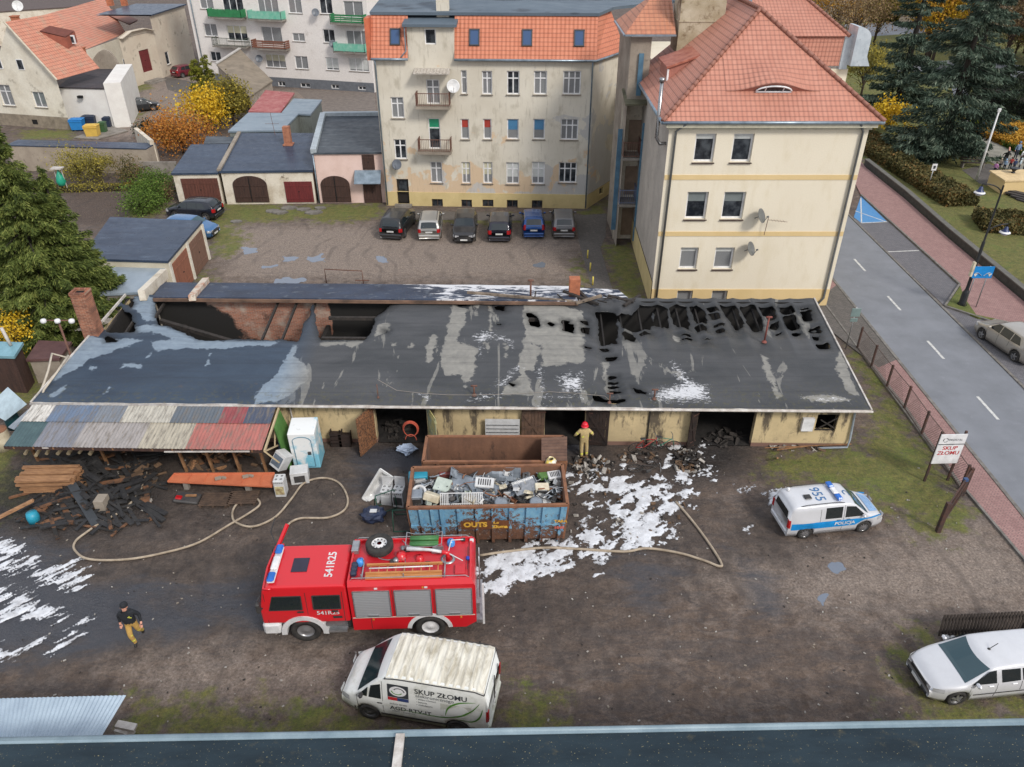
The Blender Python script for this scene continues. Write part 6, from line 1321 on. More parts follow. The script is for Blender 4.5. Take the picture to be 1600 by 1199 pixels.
def hatch(L=3.9,W=1.68,H=1.45,kind='hatch',**k):
 
 hood=L*.76
 if kind=='hatch':top=[(0,.72),(.02,.92),(.05,1.0),(.42,H-.08),(.75,H-.01),(L*.42,H),(L*.60,H-.06),(L*.765,1.0),(L*.8,.96),(L*.95,.80),(L*.985,.70),(L,.6)]
 if kind=='estate':top=[(0,.72),(.02,.98),(.22,H-.12),(.42,H-.03),(L*.35,H),(L*.58,H-.03),(L*.74,1.0),(L*.78,.97),(L*.95,.82),(L*.985,.7),(L,.58)]
 if kind=='suv':top=[(0,.8),(.02,1.05),(.2,H-.14),(.45,H-.03),(L*.4,H),(L*.6,H-.05),(L*.75,1.12),(L*.8,1.08),(L*.95,.95),(L*.985,.8),(L,.7)]
 bz={'hatch':.93,'estate':.93,'suv':1.03}[kind]
 K=dict(L=L,W=W,H=H,top=top,belt=[(0,bz+.03),(L*.78,bz-.03),(L,bz-.1)],wh=(L*.185,L*.185+L*.625 if kind!='estate' else L*.79),R=.31,zb=.2,screen=(L*.755,L*.615,.66,.58),side=[[(L*.34,bz+.02),(L*.52,bz+.02),(L*.52,H-.1),(L*.34,H-.1)],[(L*.535,bz+.02),(L*.72,bz+.03),(L*.605,H-.11),(L*.535,H-.1)],[(L*.16,bz+.06),(L*.325,bz+.02),(L*.325,H-.1),(L*.22,H-.13)]],doorlines=[[(L*.53,.35),(L*.53,bz)],[(L*.735,.4),(L*.735,bz-.05)],[(L*.34,.6),(L*.335,bz)]],handles=[(L*.56,.85),(L*.38,.87)],head=(L*.93,L*.995,.56,.72),tail_l=(.0,.16,.68,.95,.16),mir=(L*.69,bz+.02),pz=.72,rear=(.06,.40,.56,.52),nose=.1,tail=.06)
 if kind=='estate':K['rear']=(.04,.24,.58,.52);K['side'][2]=[(L*.08,bz+.05),(L*.325,bz+.02),(L*.325,H-.1),(L*.11,H-.12)]
 if kind=='suv':K['rear']=(.04,.22,.58,.52);K['R']=.34;K['side'][2]=[(L*.09,bz+.07),(L*.325,bz+.02),(L*.325,H-.1),(L*.13,H-.13)]
 K.update(k);return K
def place(px,py,px2,py2,z=0):
 
 a,b=G(px,py,z),G(px2,py2,z);c=(a+b)/2;return(c.x,c.y),atan2(b.y-a.y,b.x-a.x)
grp=None
def rowcar(x,y,deg,K,label,flip=False):
 
 K['wsm']=m_cgl;g=G(x,y);th=radians(90+deg);d=V(cos(th),sin(th),0);c=g+d*(K['L']/2);return make_car('parked_car',label,'car',(c.x,c.y),th+(pi if flip else 0),K,'cars parked in a row before the beige tenement')
rowcar(611,377,-8,hatch(4.35,1.84,1.6,'suv',paint=paint('paint_black_suv',(.012,.013,.015)),mirm=paint('paint_black_suv',(.012,.013,.015)),rimm=m_rimd),'black SUV parked at the left end of the row, tail to the yard')
rowcar(671,378,2,hatch(4.2,1.74,1.47,'estate',paint=paint('paint_silver_beige',(.46,.45,.42),.5),rails=(.5,2.7,.58)),'silver estate car with roof rails, second in the parked row')
rowcar(725,383,0,hatch(4.2,1.72,1.44,'hatch',paint=paint('paint_charcoal',(.03,.03,.033),.3),steel=True),'dark charcoal hatchback parked nose out, third in the row',True)
rowcar(780,381,-1,hatch(4.3,1.78,1.5,'estate',paint=paint('paint_navy_dark',(.02,.02,.032),.3,.1),tail_l=(0,.22,.7,.98,.2)),'dark navy car with big red tail lights, fourth in the row')
rowcar(834,375,1,hatch(4.0,1.7,1.5,'hatch',paint=paint('paint_blue',(.012,.07,.25),.4,.1),tail_l=(0,.12,.75,1.15,.13)),'bright blue hatchback between the navy and the grey car')
rowcar(881,375,-1,hatch(4.2,1.75,1.48,'hatch',paint=paint('paint_grey',(.17,.165,.165),.4)),'grey hatchback parked at the right end of the row')
K=hatch(4.05,1.72,1.46,'hatch',paint=paint('paint_black_blue',(.012,.016,.026),.2,.2));c,r_=place(346,341,268,336);make_car('parked_car','black hatchback parked sideways before the left brown garage door','car',c,r_,K)
K=hatch(3.8,1.65,1.45,'hatch',paint=paint('paint_blue_mid',(.05,.16,.34),.4,.1));g=G(322,371);make_car('parked_car','blue car with only its nose showing behind the blue roofed garage','car',(g.x-1.1,g.y+.3),radians(-8),K)
K=hatch(3.9,1.66,1.45,'hatch',paint=paint('paint_black_small',(.014,.018,.022),.1,.3));g=G(226,176);make_car('parked_car','small black car beside the tall white annex wall','car',(g.x-.6,g.y+.8),radians(28),K)
K=hatch(4.1,1.72,1.46,'hatch',paint=paint('paint_dark_red',(.16,.014,.03),.2,.3));g=G(287,122);make_car('parked_car','dark red car parked under the old house, top left','car',(g.x,g.y+1.6),radians(55),K)
K=hatch(3.99,1.73,1.47,'hatch',paint=paint('paint_champagne',(.44,.41,.36),.5,.3));c,r_=place(1586,563,1537,524);
g0,g1=G(1588,562),G(1541,530);make_car('parked_car','beige silver hatchback in the roadside parking bay','car',((g0+g1)/2+V(.45,.1,0))[:2],atan2(g1.y-g0.y,g1.x-g0.x)+.0,K)
L=4.21;H=1.6
K=dict(L=L,W=1.72,H=H,top=[(0,.8),(.02,1.1),(.12,H-.08),(.4,H-.02),(L*.4,H),(L*.58,H-.06),(L*.765,1.02),(L*.8,.98),(L*.93,.84),(L*.975,.72),(L,.58)],belt=[(0,1.02),(L*.4,1.0),(L*.55,.93),(L*.76,.95),(L*.8,.92),(L,.8)],wh=(L*.18,L*.80),R=.32,zb=.2,paint=paint('paint_silver',(.66,.67,.69),.2,.3,.1),screen=(L*.775,L*.60,.72,.62),bow=.12,side=[[(L*.09,1.08),(L*.34,1.04),(L*.36,H-.13),(L*.11,H-.14)],[(L*.36,1.04),(L*.50,1.0),(L*.52,H-.13),(L*.375,H-.13)],[(L*.54,.99),(L*.735,1.0),(L*.615,H-.14),(L*.56,H-.13)]],doorlines=[[(L*.735,.4),(L*.735,.95)],[(L*.53,.35),(L*.53,.97)],[(L*.34,.6),(L*.345,1.0)]],handles=[(L*.58,.9),(L*.40,.93)],trim=(L*.28,L*.7,.52,.57),head=(L*.915,L*.99,.62,.78),tail_l=(0,.12,.8,1.15,.14),mir=(L*.70,1.0),rear=(.03,.12,.6,.55),aerial=L*.52,grille=(.56,.7,.42),nose=.13)
g0,g1=G(1640,1082),G(1484,1098);th_=atan2(g1.y-g0.y,g1.x-g0.x);u2=V(cos(th_),sin(th_),0)
fw_=g1+V(0,.72,0);cc=fw_-u2*(L*.80-L/2);sc4=make_car('parked_car','silver tall hatchback parked on the grass by the slatted gate, lower right','car',(cc.x,cc.y),th_,K)[0];sc4.scale=(1,1,.93)
# ---- police van
L=4.4;H=1.82;sil=paint('paint_police_silver',(.62,.63,.65),.15,.35,.12)
K=dict(L=L,W=1.79,H=H,top=[(0,1.0),(.02,1.5),(.10,H-.10),(.28,H-.02),(L*.4,H),(L*.60,H-.03),(L*.66,H-.14),(L*.80,1.12),(L*.84,1.06),(L*.95,.92),(L*.985,.78),(L,.62)],belt=[(0,1.08),(L*.8,1.04),(L,.9)],wh=(.82,3.5),R=.32,zb=.22,tumble=.13,paint=sil,screen=(L*.815,L*.655,.74,.66),bow=.06,side=[[(L*.36,1.09),(L*.53,1.08),(L*.53,H-.17),(L*.36,H-.17)],[(L*.565,1.08),(L*.78,1.08),(L*.66,H-.22),(L*.565,H-.17)]],doorlines=[[(L*.55,.35),(L*.55,H-.1)],[(L*.80,.45),(L*.80,1.0)],[(L*.31,.6),(L*.31,1.6)],[(L*.31,.4),(L*.55,.4)]],handles=[(L*.60,.98),(L*.50,.98)],head=(L*.925,L*.99,.68,.86),tail_l=(0,.07,.72,1.15,.13),mir=(L*.745,1.08),hmat=m_plast,spokes=9,rails=(.45,2.4,.66),nose=.12,tail=.03,rearflat=(1.1,1.5,.6),pz=.62)
rw,fwp=G(1254,843),G(1349,833);th_=atan2(fwp.y-rw.y,fwp.x-rw.x)+radians(0);u2=V(cos(th_),sin(th_),0);n2=V(-u2.y,u2.x,0);sc_=(fwp-rw).length/2.68
cc=(rw+fwp)/2+n2*.78-u2*((.82+3.5)/2-L/2);tp,bp,fin=make_car('police_van','silver police van with blue stripe and roof light bar, parked right of the foam','police van',(cc.x,cc.y),th_,K)
tp.scale=(sc_*.96,sc_*.92,sc_*.9)
pb=M('police_blue',srgb(20,142,212),.35,bump=0);pbh=M('police_hood_blue',srgb(142,178,216),.3,.2,bump=0)
for sg in(-1,1):
 def zlo(x):return.60 if x<3.05 else.60+.28*sin(min(1,(x-3.05)/.45)*pi/2)
 mb=MB();b2z=.90
 bp.sidestrip(mb,.12,4.22,zlo,lambda x:.96,sg,.010);so=fin(mb,'blue_stripe',pb)
 vs,fs=text_geo('POLICJA',.25,bold=.006);mb=MB();mb.mesh([(2.5+(v.x if sg<0 else-v.x),sg*(bp.ys(2.5,.79)+.025),.79+v.y) for v in vs],fs);fin(mb,'lettering',M('white_letters',(.8,.8,.8),.4,bump=0),so)
mb=MB();bp.roofpatch(mb,L*.845,L*.945,.62,.5,.02);fin(mb,'blue_bonnet',pbh)
for s_,x_,r_,sz in(('955',1.45,-pi/2,.62),('C',2.75,-pi/2,.5)):
 vs,fs=text_geo(s_,sz,bold=.004);mb=MB();mb.mesh([(x_+v.y*1.0*(1),-v.x*1.0,1.86) for v in vs],fs);mb.v=[(x,y,bp.zs(x,y)+.012) for x,y,z in mb.v];fin(mb,'roof_lettering',M('police_letters_blue',srgb(64,112,160),.5,bump=0))
lb=M('lightbar_blue',srgb(40,110,200),.15,bump=0);zt_=1.86
mb=MB();mb.box((2.2,0,zt_+.03),(.16,1.2,.05),bev=.02);lo=fin(mb,'light_bar',lb)
for y_ in(-.42,.42):mb=MB();mb.box((2.2,y_,zt_+.11),(.26,.38,.12),bev=.05);fin(mb,'beacon',lb,lo)
mb=MB();mb.box((2.2,0,zt_+.10),(.24,.42,.1),bev=.04);fin(mb,'speaker',m_frame,lo)
mb=MB();mb.box((.95,-.15,zt_+.02),(.3,.3,.05),bev=.02);fin(mb,'roof_hatch',m_plast);mb=MB();mb.lathe([(.07,0),(.07,.12),(.01,.15)],(.35,.45,zt_-.02),n=10);fin(mb,'roof_camera',m_frame)
# ---- old white scrap-buyer van
L=4.75;H=2.15;n=NT('paint_van_dirty');co=n.coord();sp=n.n('SeparateXYZ');n.l(co,sp.inputs[0])
dr=n.ramp(n.noise(1.6,6,.7,co,.3,(1,.8,1.2)),.5,.72,0,.6);c=n.mix(dr,srgb(224,226,222),srgb(158,160,140));c=n.mix(n.math('MULTIPLY',n.ramp(sp.outputs[2],.35,.75,.9,0),n.ramp(n.noise(3,4,.6,co),.3,.6,.4,1)),c,srgb(116,120,92));n.set(c,.45,0);n.set(Coat_Weight=.25);m_van=n.m
K=dict(L=L,W=1.98,H=H,top=[(0,1.2),(.02,1.75),(.08,H-.05),(.2,H),(L*.55,H),(L*.66,H-.03),(L*.72,H-.25),(L*.865,1.22),(L*.885,1.14),(L*.96,.98),(L*.985,.85),(L,.68)],belt=[(0,1.2),(L*.8,1.17),(L,.95)],wh=(.95,3.8),R=.33,zb=.28,tumble=.10,paint=m_van,screen=(L*.868,L*.725,.84,.74),bow=.05,side=[[(L*.70,1.16),(L*.785,1.16),(L*.765,1.66),(L*.70,1.78)],[(L*.797,1.16),(L*.855,1.16),(L*.785,1.58)]],doorlines=[[(L*.69,.45),(L*.69,1.9)],[(L*.87,.5),(L*.87,1.1)]],handles=[(L*.71,1.0)],head=(L*.93,L*.99,.72,.92),tail_l=(0,.05,.85,1.3,.12),mir=(L*.83,1.2),hmat=m_plast,steel=True,rimm=m_rimd,nose=.13,tail=.03,trim=(.4,L*.9,.42,.52),mirm=m_plast,bumpr=m_van,wsm=m_cgl3)
g0,g1=G(774,1062,1.95),G(640,1000,1.95)
rg,fg=G(717,1143),G(580,1119);th_=atan2(fg.y-rg.y,fg.x-rg.x);u2=V(cos(th_),sin(th_),0);n2=V(-u2.y,u2.x,0)
if n2.y<0:n2=-n2
sc_=(fg-rg).length/2.85;cc=(rg+fg)/2+n2*.82-u2*((.95+3.8)/2-L/2)*sc_
tv,bv,fin=make_car('cargo_van','old dirty white cargo van with scrap buyer lettering and a green leaf swirl','van',(cc.x,cc.y),th_,K);tv.scale=(sc_,)*3
VANSC=sc_
n=NT('paint_van_roof');co=n.coord();st_=n.n('TexWave');st_.bands_direction='X';n.l(co,st_.inputs[0]);st_.inputs['Scale'].default_value=1.35;st_.inputs['Distortion'].default_value=1.2;st_.inputs['Detail'].default_value=3
c=n.mix(n.ramp(n.noise(1.4,6,.7,co,.6,(2.4,.7,1)),.42,.66),srgb(222,218,204),srgb(168,160,140));c=n.mix(n.math('MULTIPLY',n.ramp(n.noise(1.0,5,.7,co,.5,(3,.5,1)),.58,.7,0,.9),n.ramp(st_.outputs[1],.3,.7)),c,srgb(104,92,76));n.set(c,.7);m_vroof=n.m
mb=MB();xs_=np.linspace(.12,L*.66,120);gr=[]
for x in xs_:
 row=[]
 for j in range(13):y=(-1+j/6)*.84;row.append((x,y,bv.zs(x,y)+.012+.022*max(0,sin(x*2*pi/.24))**.7*(1 if.06<abs(y) or True else 0)))
 gr.append(row)
for i in range(len(xs_)-1):
 for j in range(12):mb.face([gr[i][j],gr[i+1][j],gr[i+1][j+1],gr[i][j+1]],0,None,True)
fin(mb,'roof_panel',m_vroof)
mb=MB()
for sg in(-1,1):mb.tube([(x,sg*.87,bv.zs(x,.86)+.02) for x in np.linspace(.1,L*.67,12)],.018,5)
mb.tube([(.1,-.86,bv.zs(.1,.86)+.02),(.1,.86,bv.zs(.1,.86)+.02)],.018,5);mb.tube([(L*.665,-.86,bv.zs(L*.665,.86)+.02),(L*.665,.86,bv.zs(L*.665,.86)+.02)],.018,5);fin(mb,'roof_gutter',m_plast)
sgn=1 if(Matrix.Rotation(th_,3,'Z')@V(0,1,0)).y<0 else-1
def onvan(vs,fs,x0,z0,m,nm,off=.012):
 
 mb=MB();mb.mesh([(x0-v[0],sgn*(bv.ys(min(max(x0-v[0],.1),L-.3),z0+v[1])+off),z0+v[1]) for v in vs],fs);return fin(mb,nm,m)
ink=M('ink_dark',srgb(58,62,66),.5,bump=0);inkg=M('ink_green',srgb(86,140,48),.5,bump=0);inkr=M('ink_red',srgb(196,48,52),.5,bump=0);inkl=M('ink_grey',srgb(104,108,112),.5,bump=0)
def tv_(s_,sz,x0,z0,m,bold=0,al='LEFT'):vs,fs=text_geo(s_,sz,al,bold);onvan(vs,fs,x0,z0,m,'lettering')
tv_('SKUP ZŁOMU',.27,2.25,1.72,ink,.004);tv_('elektronicznego',.185,2.22,1.55,inkl);tv_('• elektrośmieci',.1,2.2,1.42,inkl);tv_('• baterie',.1,2.2,1.30,inkl);tv_('• makulatura',.1,2.2,1.19,inkl)
tv_('zużyty sprzęt',.1,3.05,1.06,inkl);tv_('AGD-RTV-IT',.24,3.05,.87,ink,.004);tv_('odbiór i transport',.1,3.0,.73,inkl)
rect_=lambda w_,h_:([(0,0),(w_,0),(w_,h_),(0,h_)],[(0,1,2,3)])
onvan(*rect_(.66,.52),3.1,1.34,ink,'logo_panel');onvan(*rect_(.3,.13),3.1,1.2,inkr,'logo_red');onvan(*rect_(.36,.13),2.8,1.2,M('ink_blue',srgb(52,70,120),.5,bump=0),'logo_blue')
vs=[(.33+.27*cos(2*pi*i/24),.26+.2*sin(2*pi*i/24)) for i in range(24)];onvan(vs,[tuple(range(24))],3.1,1.34,m_frame,'logo_oval',.016)
for a0_ in(0,pi):
 vs=[];
 for i in range(9):a=a0_+2.6*i/8;r1=.14-.05*(i/8);vs+=[(.33+(r1+.03)*1.3*cos(a),.26+(r1+.03)*sin(a)),(.33+r1*1.3*cos(a),.26+r1*sin(a))]
 onvan(vs,[(2*i,2*i+1,2*i+3,2*i+2) for i in range(8)],3.1,1.34,inkg if a0_ else ink,'logo_arrow',.02)
def swoosh(P,w0):
 vs=[];k=len(P)
 Q=[Vector((*p,0)) for p in P];pts=[]
 for i in range(25):
  t=i/24*(k-1);j=min(int(t),k-2);f=t-j;p0,p1,p2,p3=Q[max(j-1,0)],Q[j],Q[j+1],Q[min(j+2,k-1)]
  pts.append(.5*((2*p1)+(p2-p0)*f+(2*p0-5*p1+4*p2-p3)*f*f+(3*p1-p0-3*p2+p3)*f**3))
 for i,p in enumerate(pts):
  d=(pts[min(i+1,24)]-pts[max(i-1,0)]).normalized();nn_=V(-d.y,d.x,0)*w0*sin(pi*(i+.6)/25.2);vs+=[tuple((p+nn_)[:2]),tuple((p-nn_)[:2])]
 return vs,[(2*i,2*i+1,2*i+3,2*i+2) for i in range(24)]
onvan(*swoosh([(.05,0),(.15,.35),(.5,.62),(1.0,.72)],.03),1.35,.92,inkg,'green_swirl');onvan(*swoosh([(-1.4,.0),(-.2,-.05),(.4,.1),(.85,.4),(1.1,.75)],.03),1.35,.86,inkg,'green_swirl',.014);onvan(*swoosh([(.35,.0),(.8,-.02),(1.05,.2),(1.15,.55)],.03),1.3,.84,inkg,'green_swirl',.016)
onvan(*rect_(.95,.56),1.45,.84,M('faded_patch',srgb(204,206,196),.6,bump=0),'faded_patch',.006)
mb=MB();mb.box((-.02,0,1.0),(.03,.02,1.7));mb.box((-.02,-.5,1.5),(.02,.04,.5));fin(mb,'rear_door_seam',m_plast)
# -- fire engine
fx0,fy0=G(482,1000),None
rwp,fwp=G(674,998),G(481,1004)
th_=atan2(fwp.y-rwp.y,fwp.x-rwp.x);u2=V(cos(th_),sin(th_),0);n2=V(-u2.y,u2.x,0)
if n2.y<0:n2=-n2
FL_,FW_=7.75,2.1
WBs=(fwp-rwp).length
cen=(rwp+fwp)/2+n2*(FW_/2-.0);t=thing('fire_engine',(cen.x,cen.y,0),'red fire engine with grey roller shutters, ladder and spare wheel on its roof','fire engine',th_)
cy=1 if(Matrix.Rotation(th_,3,'Z')@V(0,1,0)).y<0 else-1
m_fr=paint('paint_fire_red',(.60,.012,.02),0,.3,.05,srgb(120,40,40));m_frt=M('paint_fire_roof',(.56,.015,.024),.45,col2=(.48,.02,.03),sc=2,coat=.3,bump=0)
m_shut=NT('roller_shutter');p=m_shut.coord();wv=m_shut.n('TexWave');wv.bands_direction='Z';m_shut.l(p,wv.inputs[0]);wv.inputs['Scale'].default_value=4.0
m_shut.set(m_shut.mix(wv.outputs[1],(.36,.37,.38),(.44,.45,.46)),.42,.35);m_shut.bump(wv.outputs[1],.4,.01);m_shut=m_shut.m
m_alu=M('aluminium_tread',(.42,.43,.44),.35,.7,col2=(.3,.31,.32),sc=6,bump=0);m_wht=M('paint_white_fire',(.72,.72,.72),.35,bump=0);m_bluel=M('beacon_blue',srgb(70,150,225),.12,bump=0)
xF=WBs/2;xR=-WBs/2;Wd=FW_;
cabR,cabFr=xF-1.55,xF+1.32;bodR=xR-1.55;bodF=cabR-.06
CH,BH=2.56,2.74;zc=.95
def px_side(x,y,yl=Wd/2):
 
 P0=V(cen.x,cen.y,0)-n2*yl;d=ray(x,y);tt=(P0-V(0,0,HC)).dot(n2)/d.dot(n2);h=V(0,0,HC)+d*tt;return(h-V(cen.x,cen.y,0)).dot(u2),h.z
def ext_poly(mb,prof,y0,y1,mi=0,cham=0):
 
 n_=len(prof);a=[(x,y0,z) for x,z in prof];b=[(x,y1,z) for x,z in prof]
 mb.face(a,mi);mb.face(b[::-1],mi)
 for i in range(n_):j=(i+1)%n_;mb.face([a[i],b[i],b[j],a[j]],mi)
cab=[(cabR,zc),(cabR,CH-.12),(cabR+.1,CH),(cabFr-.34,CH),(cabFr-.16,CH-.13),(cabFr-.03,1.75),(cabFr,1.5),(cabFr,.95)]
mb=MB();hwc=Wd/2;lay=[(-hwc,0.0),(-hwc+.02,.02),(hwc-.02,.02),(hwc,0.0)]
def cabw(z):return hwc-.015 if z<1.6 else hwc-.015-(z-1.6)*.10
vs=[];
for x,z in cab:vs+=[(x,-cabw(z),z),(x,cabw(z),z)]
k=len(cab);fs=[tuple(2*i for i in range(k)),tuple(2*i+1 for i in range(k))[::-1]]+[(2*i,2*i+1,2*((i+1)%k)+1,2*((i+1)%k)) for i in range(k)]
mb.mesh(vs,fs);cabo=mb.build('cab',m_fr,t);bv_=cabo.modifiers.new('b','BEVEL');bv_.width=.07;bv_.segments=3;bv_.limit_method='ANGLE';bv_.angle_limit=.5
RW=.5
def arch(x,w,r0,r1,sg,m,nm,a0=0,a1=pi):
 mb=MB();P=[]
 for i in range(17):a=a0+(a1-a0)*i/16;P.append(((x+r0*cos(a),RW+r0*sin(a)),(x+r1*cos(a),RW+r1*sin(a))))
 y0,y1=sg*(Wd/2-w),sg*(Wd/2+.015)
 for i in range(16):
  (a,b),(c_,d_)=P[i],P[i+1]
  mb.face([(a[0],y1,a[1]),(b[0],y1,b[1]),(d_[0],y1,d_[1]),(c_[0],y1,c_[1])][::sg]);mb.face([(b[0],y1,b[1]),(b[0],y0,b[1]),(d_[0],y0,d_[1]),(d_[0],y1,d_[1])][::sg]);mb.face([(a[0],y1,a[1]),(a[0],y0,a[1]),(c_[0],y0,c_[1]),(c_[0],y1,c_[1])][::-sg])
 return mb.build(nm,m,t)
for sg in(-1,1):
 arch(xF,.5,.60,.78,sg,m_wht,'front_mudguard',-.1,pi+.1)
 arch(xR,.5,.62,.76,sg,m_wht,'rear_mudguard',.1,pi-.1)
 mb=MB();mb.box((cabFr-.25,sg*(Wd/2-.22),.68),(.6,.44,.5),bev=.08);mb.build('bumper_corner',m_wht,t)
 mb=MB();mb.box((xF-1.05,sg*(Wd/2-.12),.84),(.62,.26,.09));mb.box((xF-1.05,sg*(Wd/2-.12),.52),(.66,.26,.09));mb.box((xF-1.05,sg*(Wd/2-.2),.66),(.7,.1,.4));mb.build('step',m_alu,t)
 for nm,xa,xb,z0,z1 in(('side_window',xF-.05,xF+1.02,1.6,2.16),('side_window',xF-1.3,xF-.42,1.6,2.16)):
  mb=MB();y=lambda z:sg*(cabw(z)+.006)
  pts=[(xa,z0),(xb,z0),(xb-(.16 if xb>xF else.0),z1),(xa,z1)];v_=[(x,y(z),z) for x,z in pts];mb.face(v_ if sg<0 else v_[::-1]);fr_=mb.build(nm,m_cgl,t)
  mb=MB()
  for p_,q_ in zip(v_,v_[1:]+v_[:1]):mb.bar(p_,q_,.035,.02)
  mb.build('window_seal',m_plast,fr_)
 for xx in(xF-.2,xF+1.12,xF-1.38):mb=MB();mb.bar((xx,sg*(cabw(1.2)+.002),1.0),(xx,sg*(cabw(2.3)+.006),2.3),.014,.01);mb.build('door_seam',m_plast,t)
 for xx in(xF-.08,xF-1.2):mb=MB();mb.box((xx+.1,sg*(cabw(1.5)+.02),1.5),(.2,.04,.045));mb.build('door_handle',m_plast,t)
 mb=MB();mb.box((cabFr-.05,sg*(Wd/2+.16),1.95),(.14,.2,.42),bev=.04);mb.bar((cabFr-.1,sg*(Wd/2-.05),2.25),(cabFr-.05,sg*(Wd/2+.14),2.2),.035);mb.bar((cabFr-.1,sg*(Wd/2-.05),1.7),(cabFr-.05,sg*(Wd/2+.14),1.74),.035);mb.build('wing_mirror',m_plast,t)
 for xw,nm in((xF,'wheel'),(xR,'wheel')):
  wo=wheel(t,xw,sg*(Wd/2-.2),RW,.34,M('rim_truck',(.35,.35,.36),.35,.6,bump=0) if xw==xF else m_wht,sg,rimr=.58,steel=True)
mb=MB();mb.box((xF,0,1.05),(1.5,Wd-.9,.5));mb.box((xR,0,.9),(1.5,Wd-.9,.5));mb.box(((xF+xR)/2,0,.75),(FL_*.8,.9,.25));mb.box(((cabR+bodF)/2+.1,0,.8),(.9,Wd-.3,.5));mb.build('chassis',m_plast,t)
mb=MB();vs_=[(cabFr-.16,-cabw(2.6)+.12,CH-.16),(cabFr-.16,cabw(2.6)-.12,CH-.16),(cabFr-.03,cabw(1.8)-.06,1.78),(cabFr-.03,-cabw(1.8)+.06,1.78)];mb.face([(x+.02,y,z) for x,y,z in vs_]);mb.build('windscreen',m_cgl,t)
mb=MB();mb.box((cabFr+.02,0,1.25),(.06,Wd*.6,.5));mb.build('grille',m_plast,t);mb=MB();mb.box((cabFr-.05,0,.68),(.25,Wd*.7,.4),bev=.06);mb.build('front_bumper',m_wht,t)
mb=MB();mb.tube([(cabFr-.5,-Wd/2+.05,CH-.02),(cabFr-.24,-Wd/2+.1,CH-.06),(cabFr-.16,0,CH-.08),(cabFr-.24,Wd/2-.1,CH-.06),(cabFr-.5,Wd/2-.05,CH-.02)],.045,8);mb.build('sun_visor',m_fr,t)
mb=MB();mb.box((cabFr-.45,0,CH+.06),(.24,1.6,.08),bev=.03);lbo=mb.build('light_bar',m_wht,t)
for y_ in(-.62,.62):mb=MB();mb.box((cabFr-.45,y_,CH+.15),(.24,.42,.12),bev=.06);mb.build('beacon',lb,lbo)
mb=MB();mb.box((cabFr-.45,0,CH+.14),(.22,.6,.1),bev=.05);mb.build('speaker',m_frame,lbo)
mb=MB();mb.box((cabFr-1.25,0,CH+.012),(.52,.62,.03),bev=.01);mb.build('roof_hatch',M('hatch_dark',srgb(44,40,58),.4,bump=0),t)
def fxt(s_,sz,x0,y0,m):
 vs,fs=text_geo(s_,sz,bold=.006);mb=MB();mb.mesh([(x0+(-v.y*-1 if False else v.y)*cy*-1*-1,0,0) for v in vs],fs)
 return vs,fs
vs,fs=text_geo('541R25',.37,bold=.008,space=1.0);mb=MB()
mb.mesh([(cabR+.62+v.y,-cy*v.x,CH+.006) for v in vs],fs);mb.build('roof_number',m_wht,t)
vs,fs=text_geo('541R25',.24,bold=.004);mb=MB();mb.mesh([(xF-.86-v.x,cy*(cabw(1.4)+.014),1.42+v.y) for v in vs],fs);mb.build('door_number',m_wht,t)
mb=MB();mb.box((xF-1.15,cy*(cabw(1.2)+.006),1.2),(.3,.01,.1));mb.build('door_badge',m_plast,t)
mb=MB();zs0=.55;bprof=[(bodF,zs0),(bodF,BH-.18),(bodF,BH-.18),(bodR+.05,BH-.18),(bodR,BH-.3),(bodR,.75),(bodR+.3,zs0)]
bp_=[(bodF,zs0),(bodF,BH-.16),(bodR+.04,BH-.16),(bodR,BH-.25),(bodR,.8),(bodR+.35,zs0)]
arcx=[(xR+.66*cos(a),RW+.66*sin(a)) for a in[pi*i/14 for i in range(15)]]
prof=[(bodF,zs0)]+[(bodF,BH-.16),(bodR+.04,BH-.16),(bodR,BH-.25),(bodR,.8),(bodR+.35,zs0),(xR-.66,zs0)]+[(x,max(z,zs0)) for x,z in arcx[::-1]][1:-1]+[(xR+.66,zs0)]
def tri_ext(mb,prof,hw):
 me_=bpy.data.meshes.new('x');bm=bmesh.new();vs_=[bm.verts.new((x,-hw,z)) for x,z in prof];f=bm.faces.new(vs_);r=bmesh.ops.extrude_face_region(bm,geom=[f]);bmesh.ops.translate(bm,verts=[v for v in r['geom'] if isinstance(v,bmesh.types.BMVert)],vec=(0,2*hw,0));bmesh.ops.recalc_face_normals(bm,faces=bm.faces);bmesh.ops.triangulate(bm,faces=[f_ for f_ in bm.faces if len(f_.verts)>4])
 bm.verts.index_update();mb.mesh([v.co[:] for v in bm.verts],[tuple(v.index for v in f_.verts) for f_ in bm.faces]);bm.free()
mb=MB();tri_ext(mb,prof,Wd/2);bo_=mb.build('body',m_fr,t)
mb=MB();hw0,hw1=Wd/2,Wd/2-.1
v_=[(bodF,-hw0,BH-.158),(bodR+.04,-hw0,BH-.158),(bodR+.04,hw0,BH-.158),(bodF,hw0,BH-.158),(bodF,-hw1,BH),(bodR+.12,-hw1,BH),(bodR+.12,hw1,BH),(bodF,hw1,BH)]
for a,b in((0,1),(1,2),(2,3),(3,0)):mb.face([v_[a],v_[b],v_[b+4],v_[a+4]])
iw=hw1-.06;w_=[(bodF-.06,-iw,BH),(bodR+.18,-iw,BH),(bodR+.18,iw,BH),(bodF-.06,iw,BH)]
for i in range(4):j=(i+1)%4;mb.face([v_[i+4],v_[j+4],w_[j],w_[i]]);mb.face([w_[i],w_[j],(w_[j][0],w_[j][1],BH-.1),(w_[i][0],w_[i][1],BH-.1)])
mb.build('coaming',m_fr,t);mb=MB();mb.face([(x,y,BH-.1) for x,y,z in w_]);mb.build('roof_deck',m_frt,t)
bl=bodF-bodR
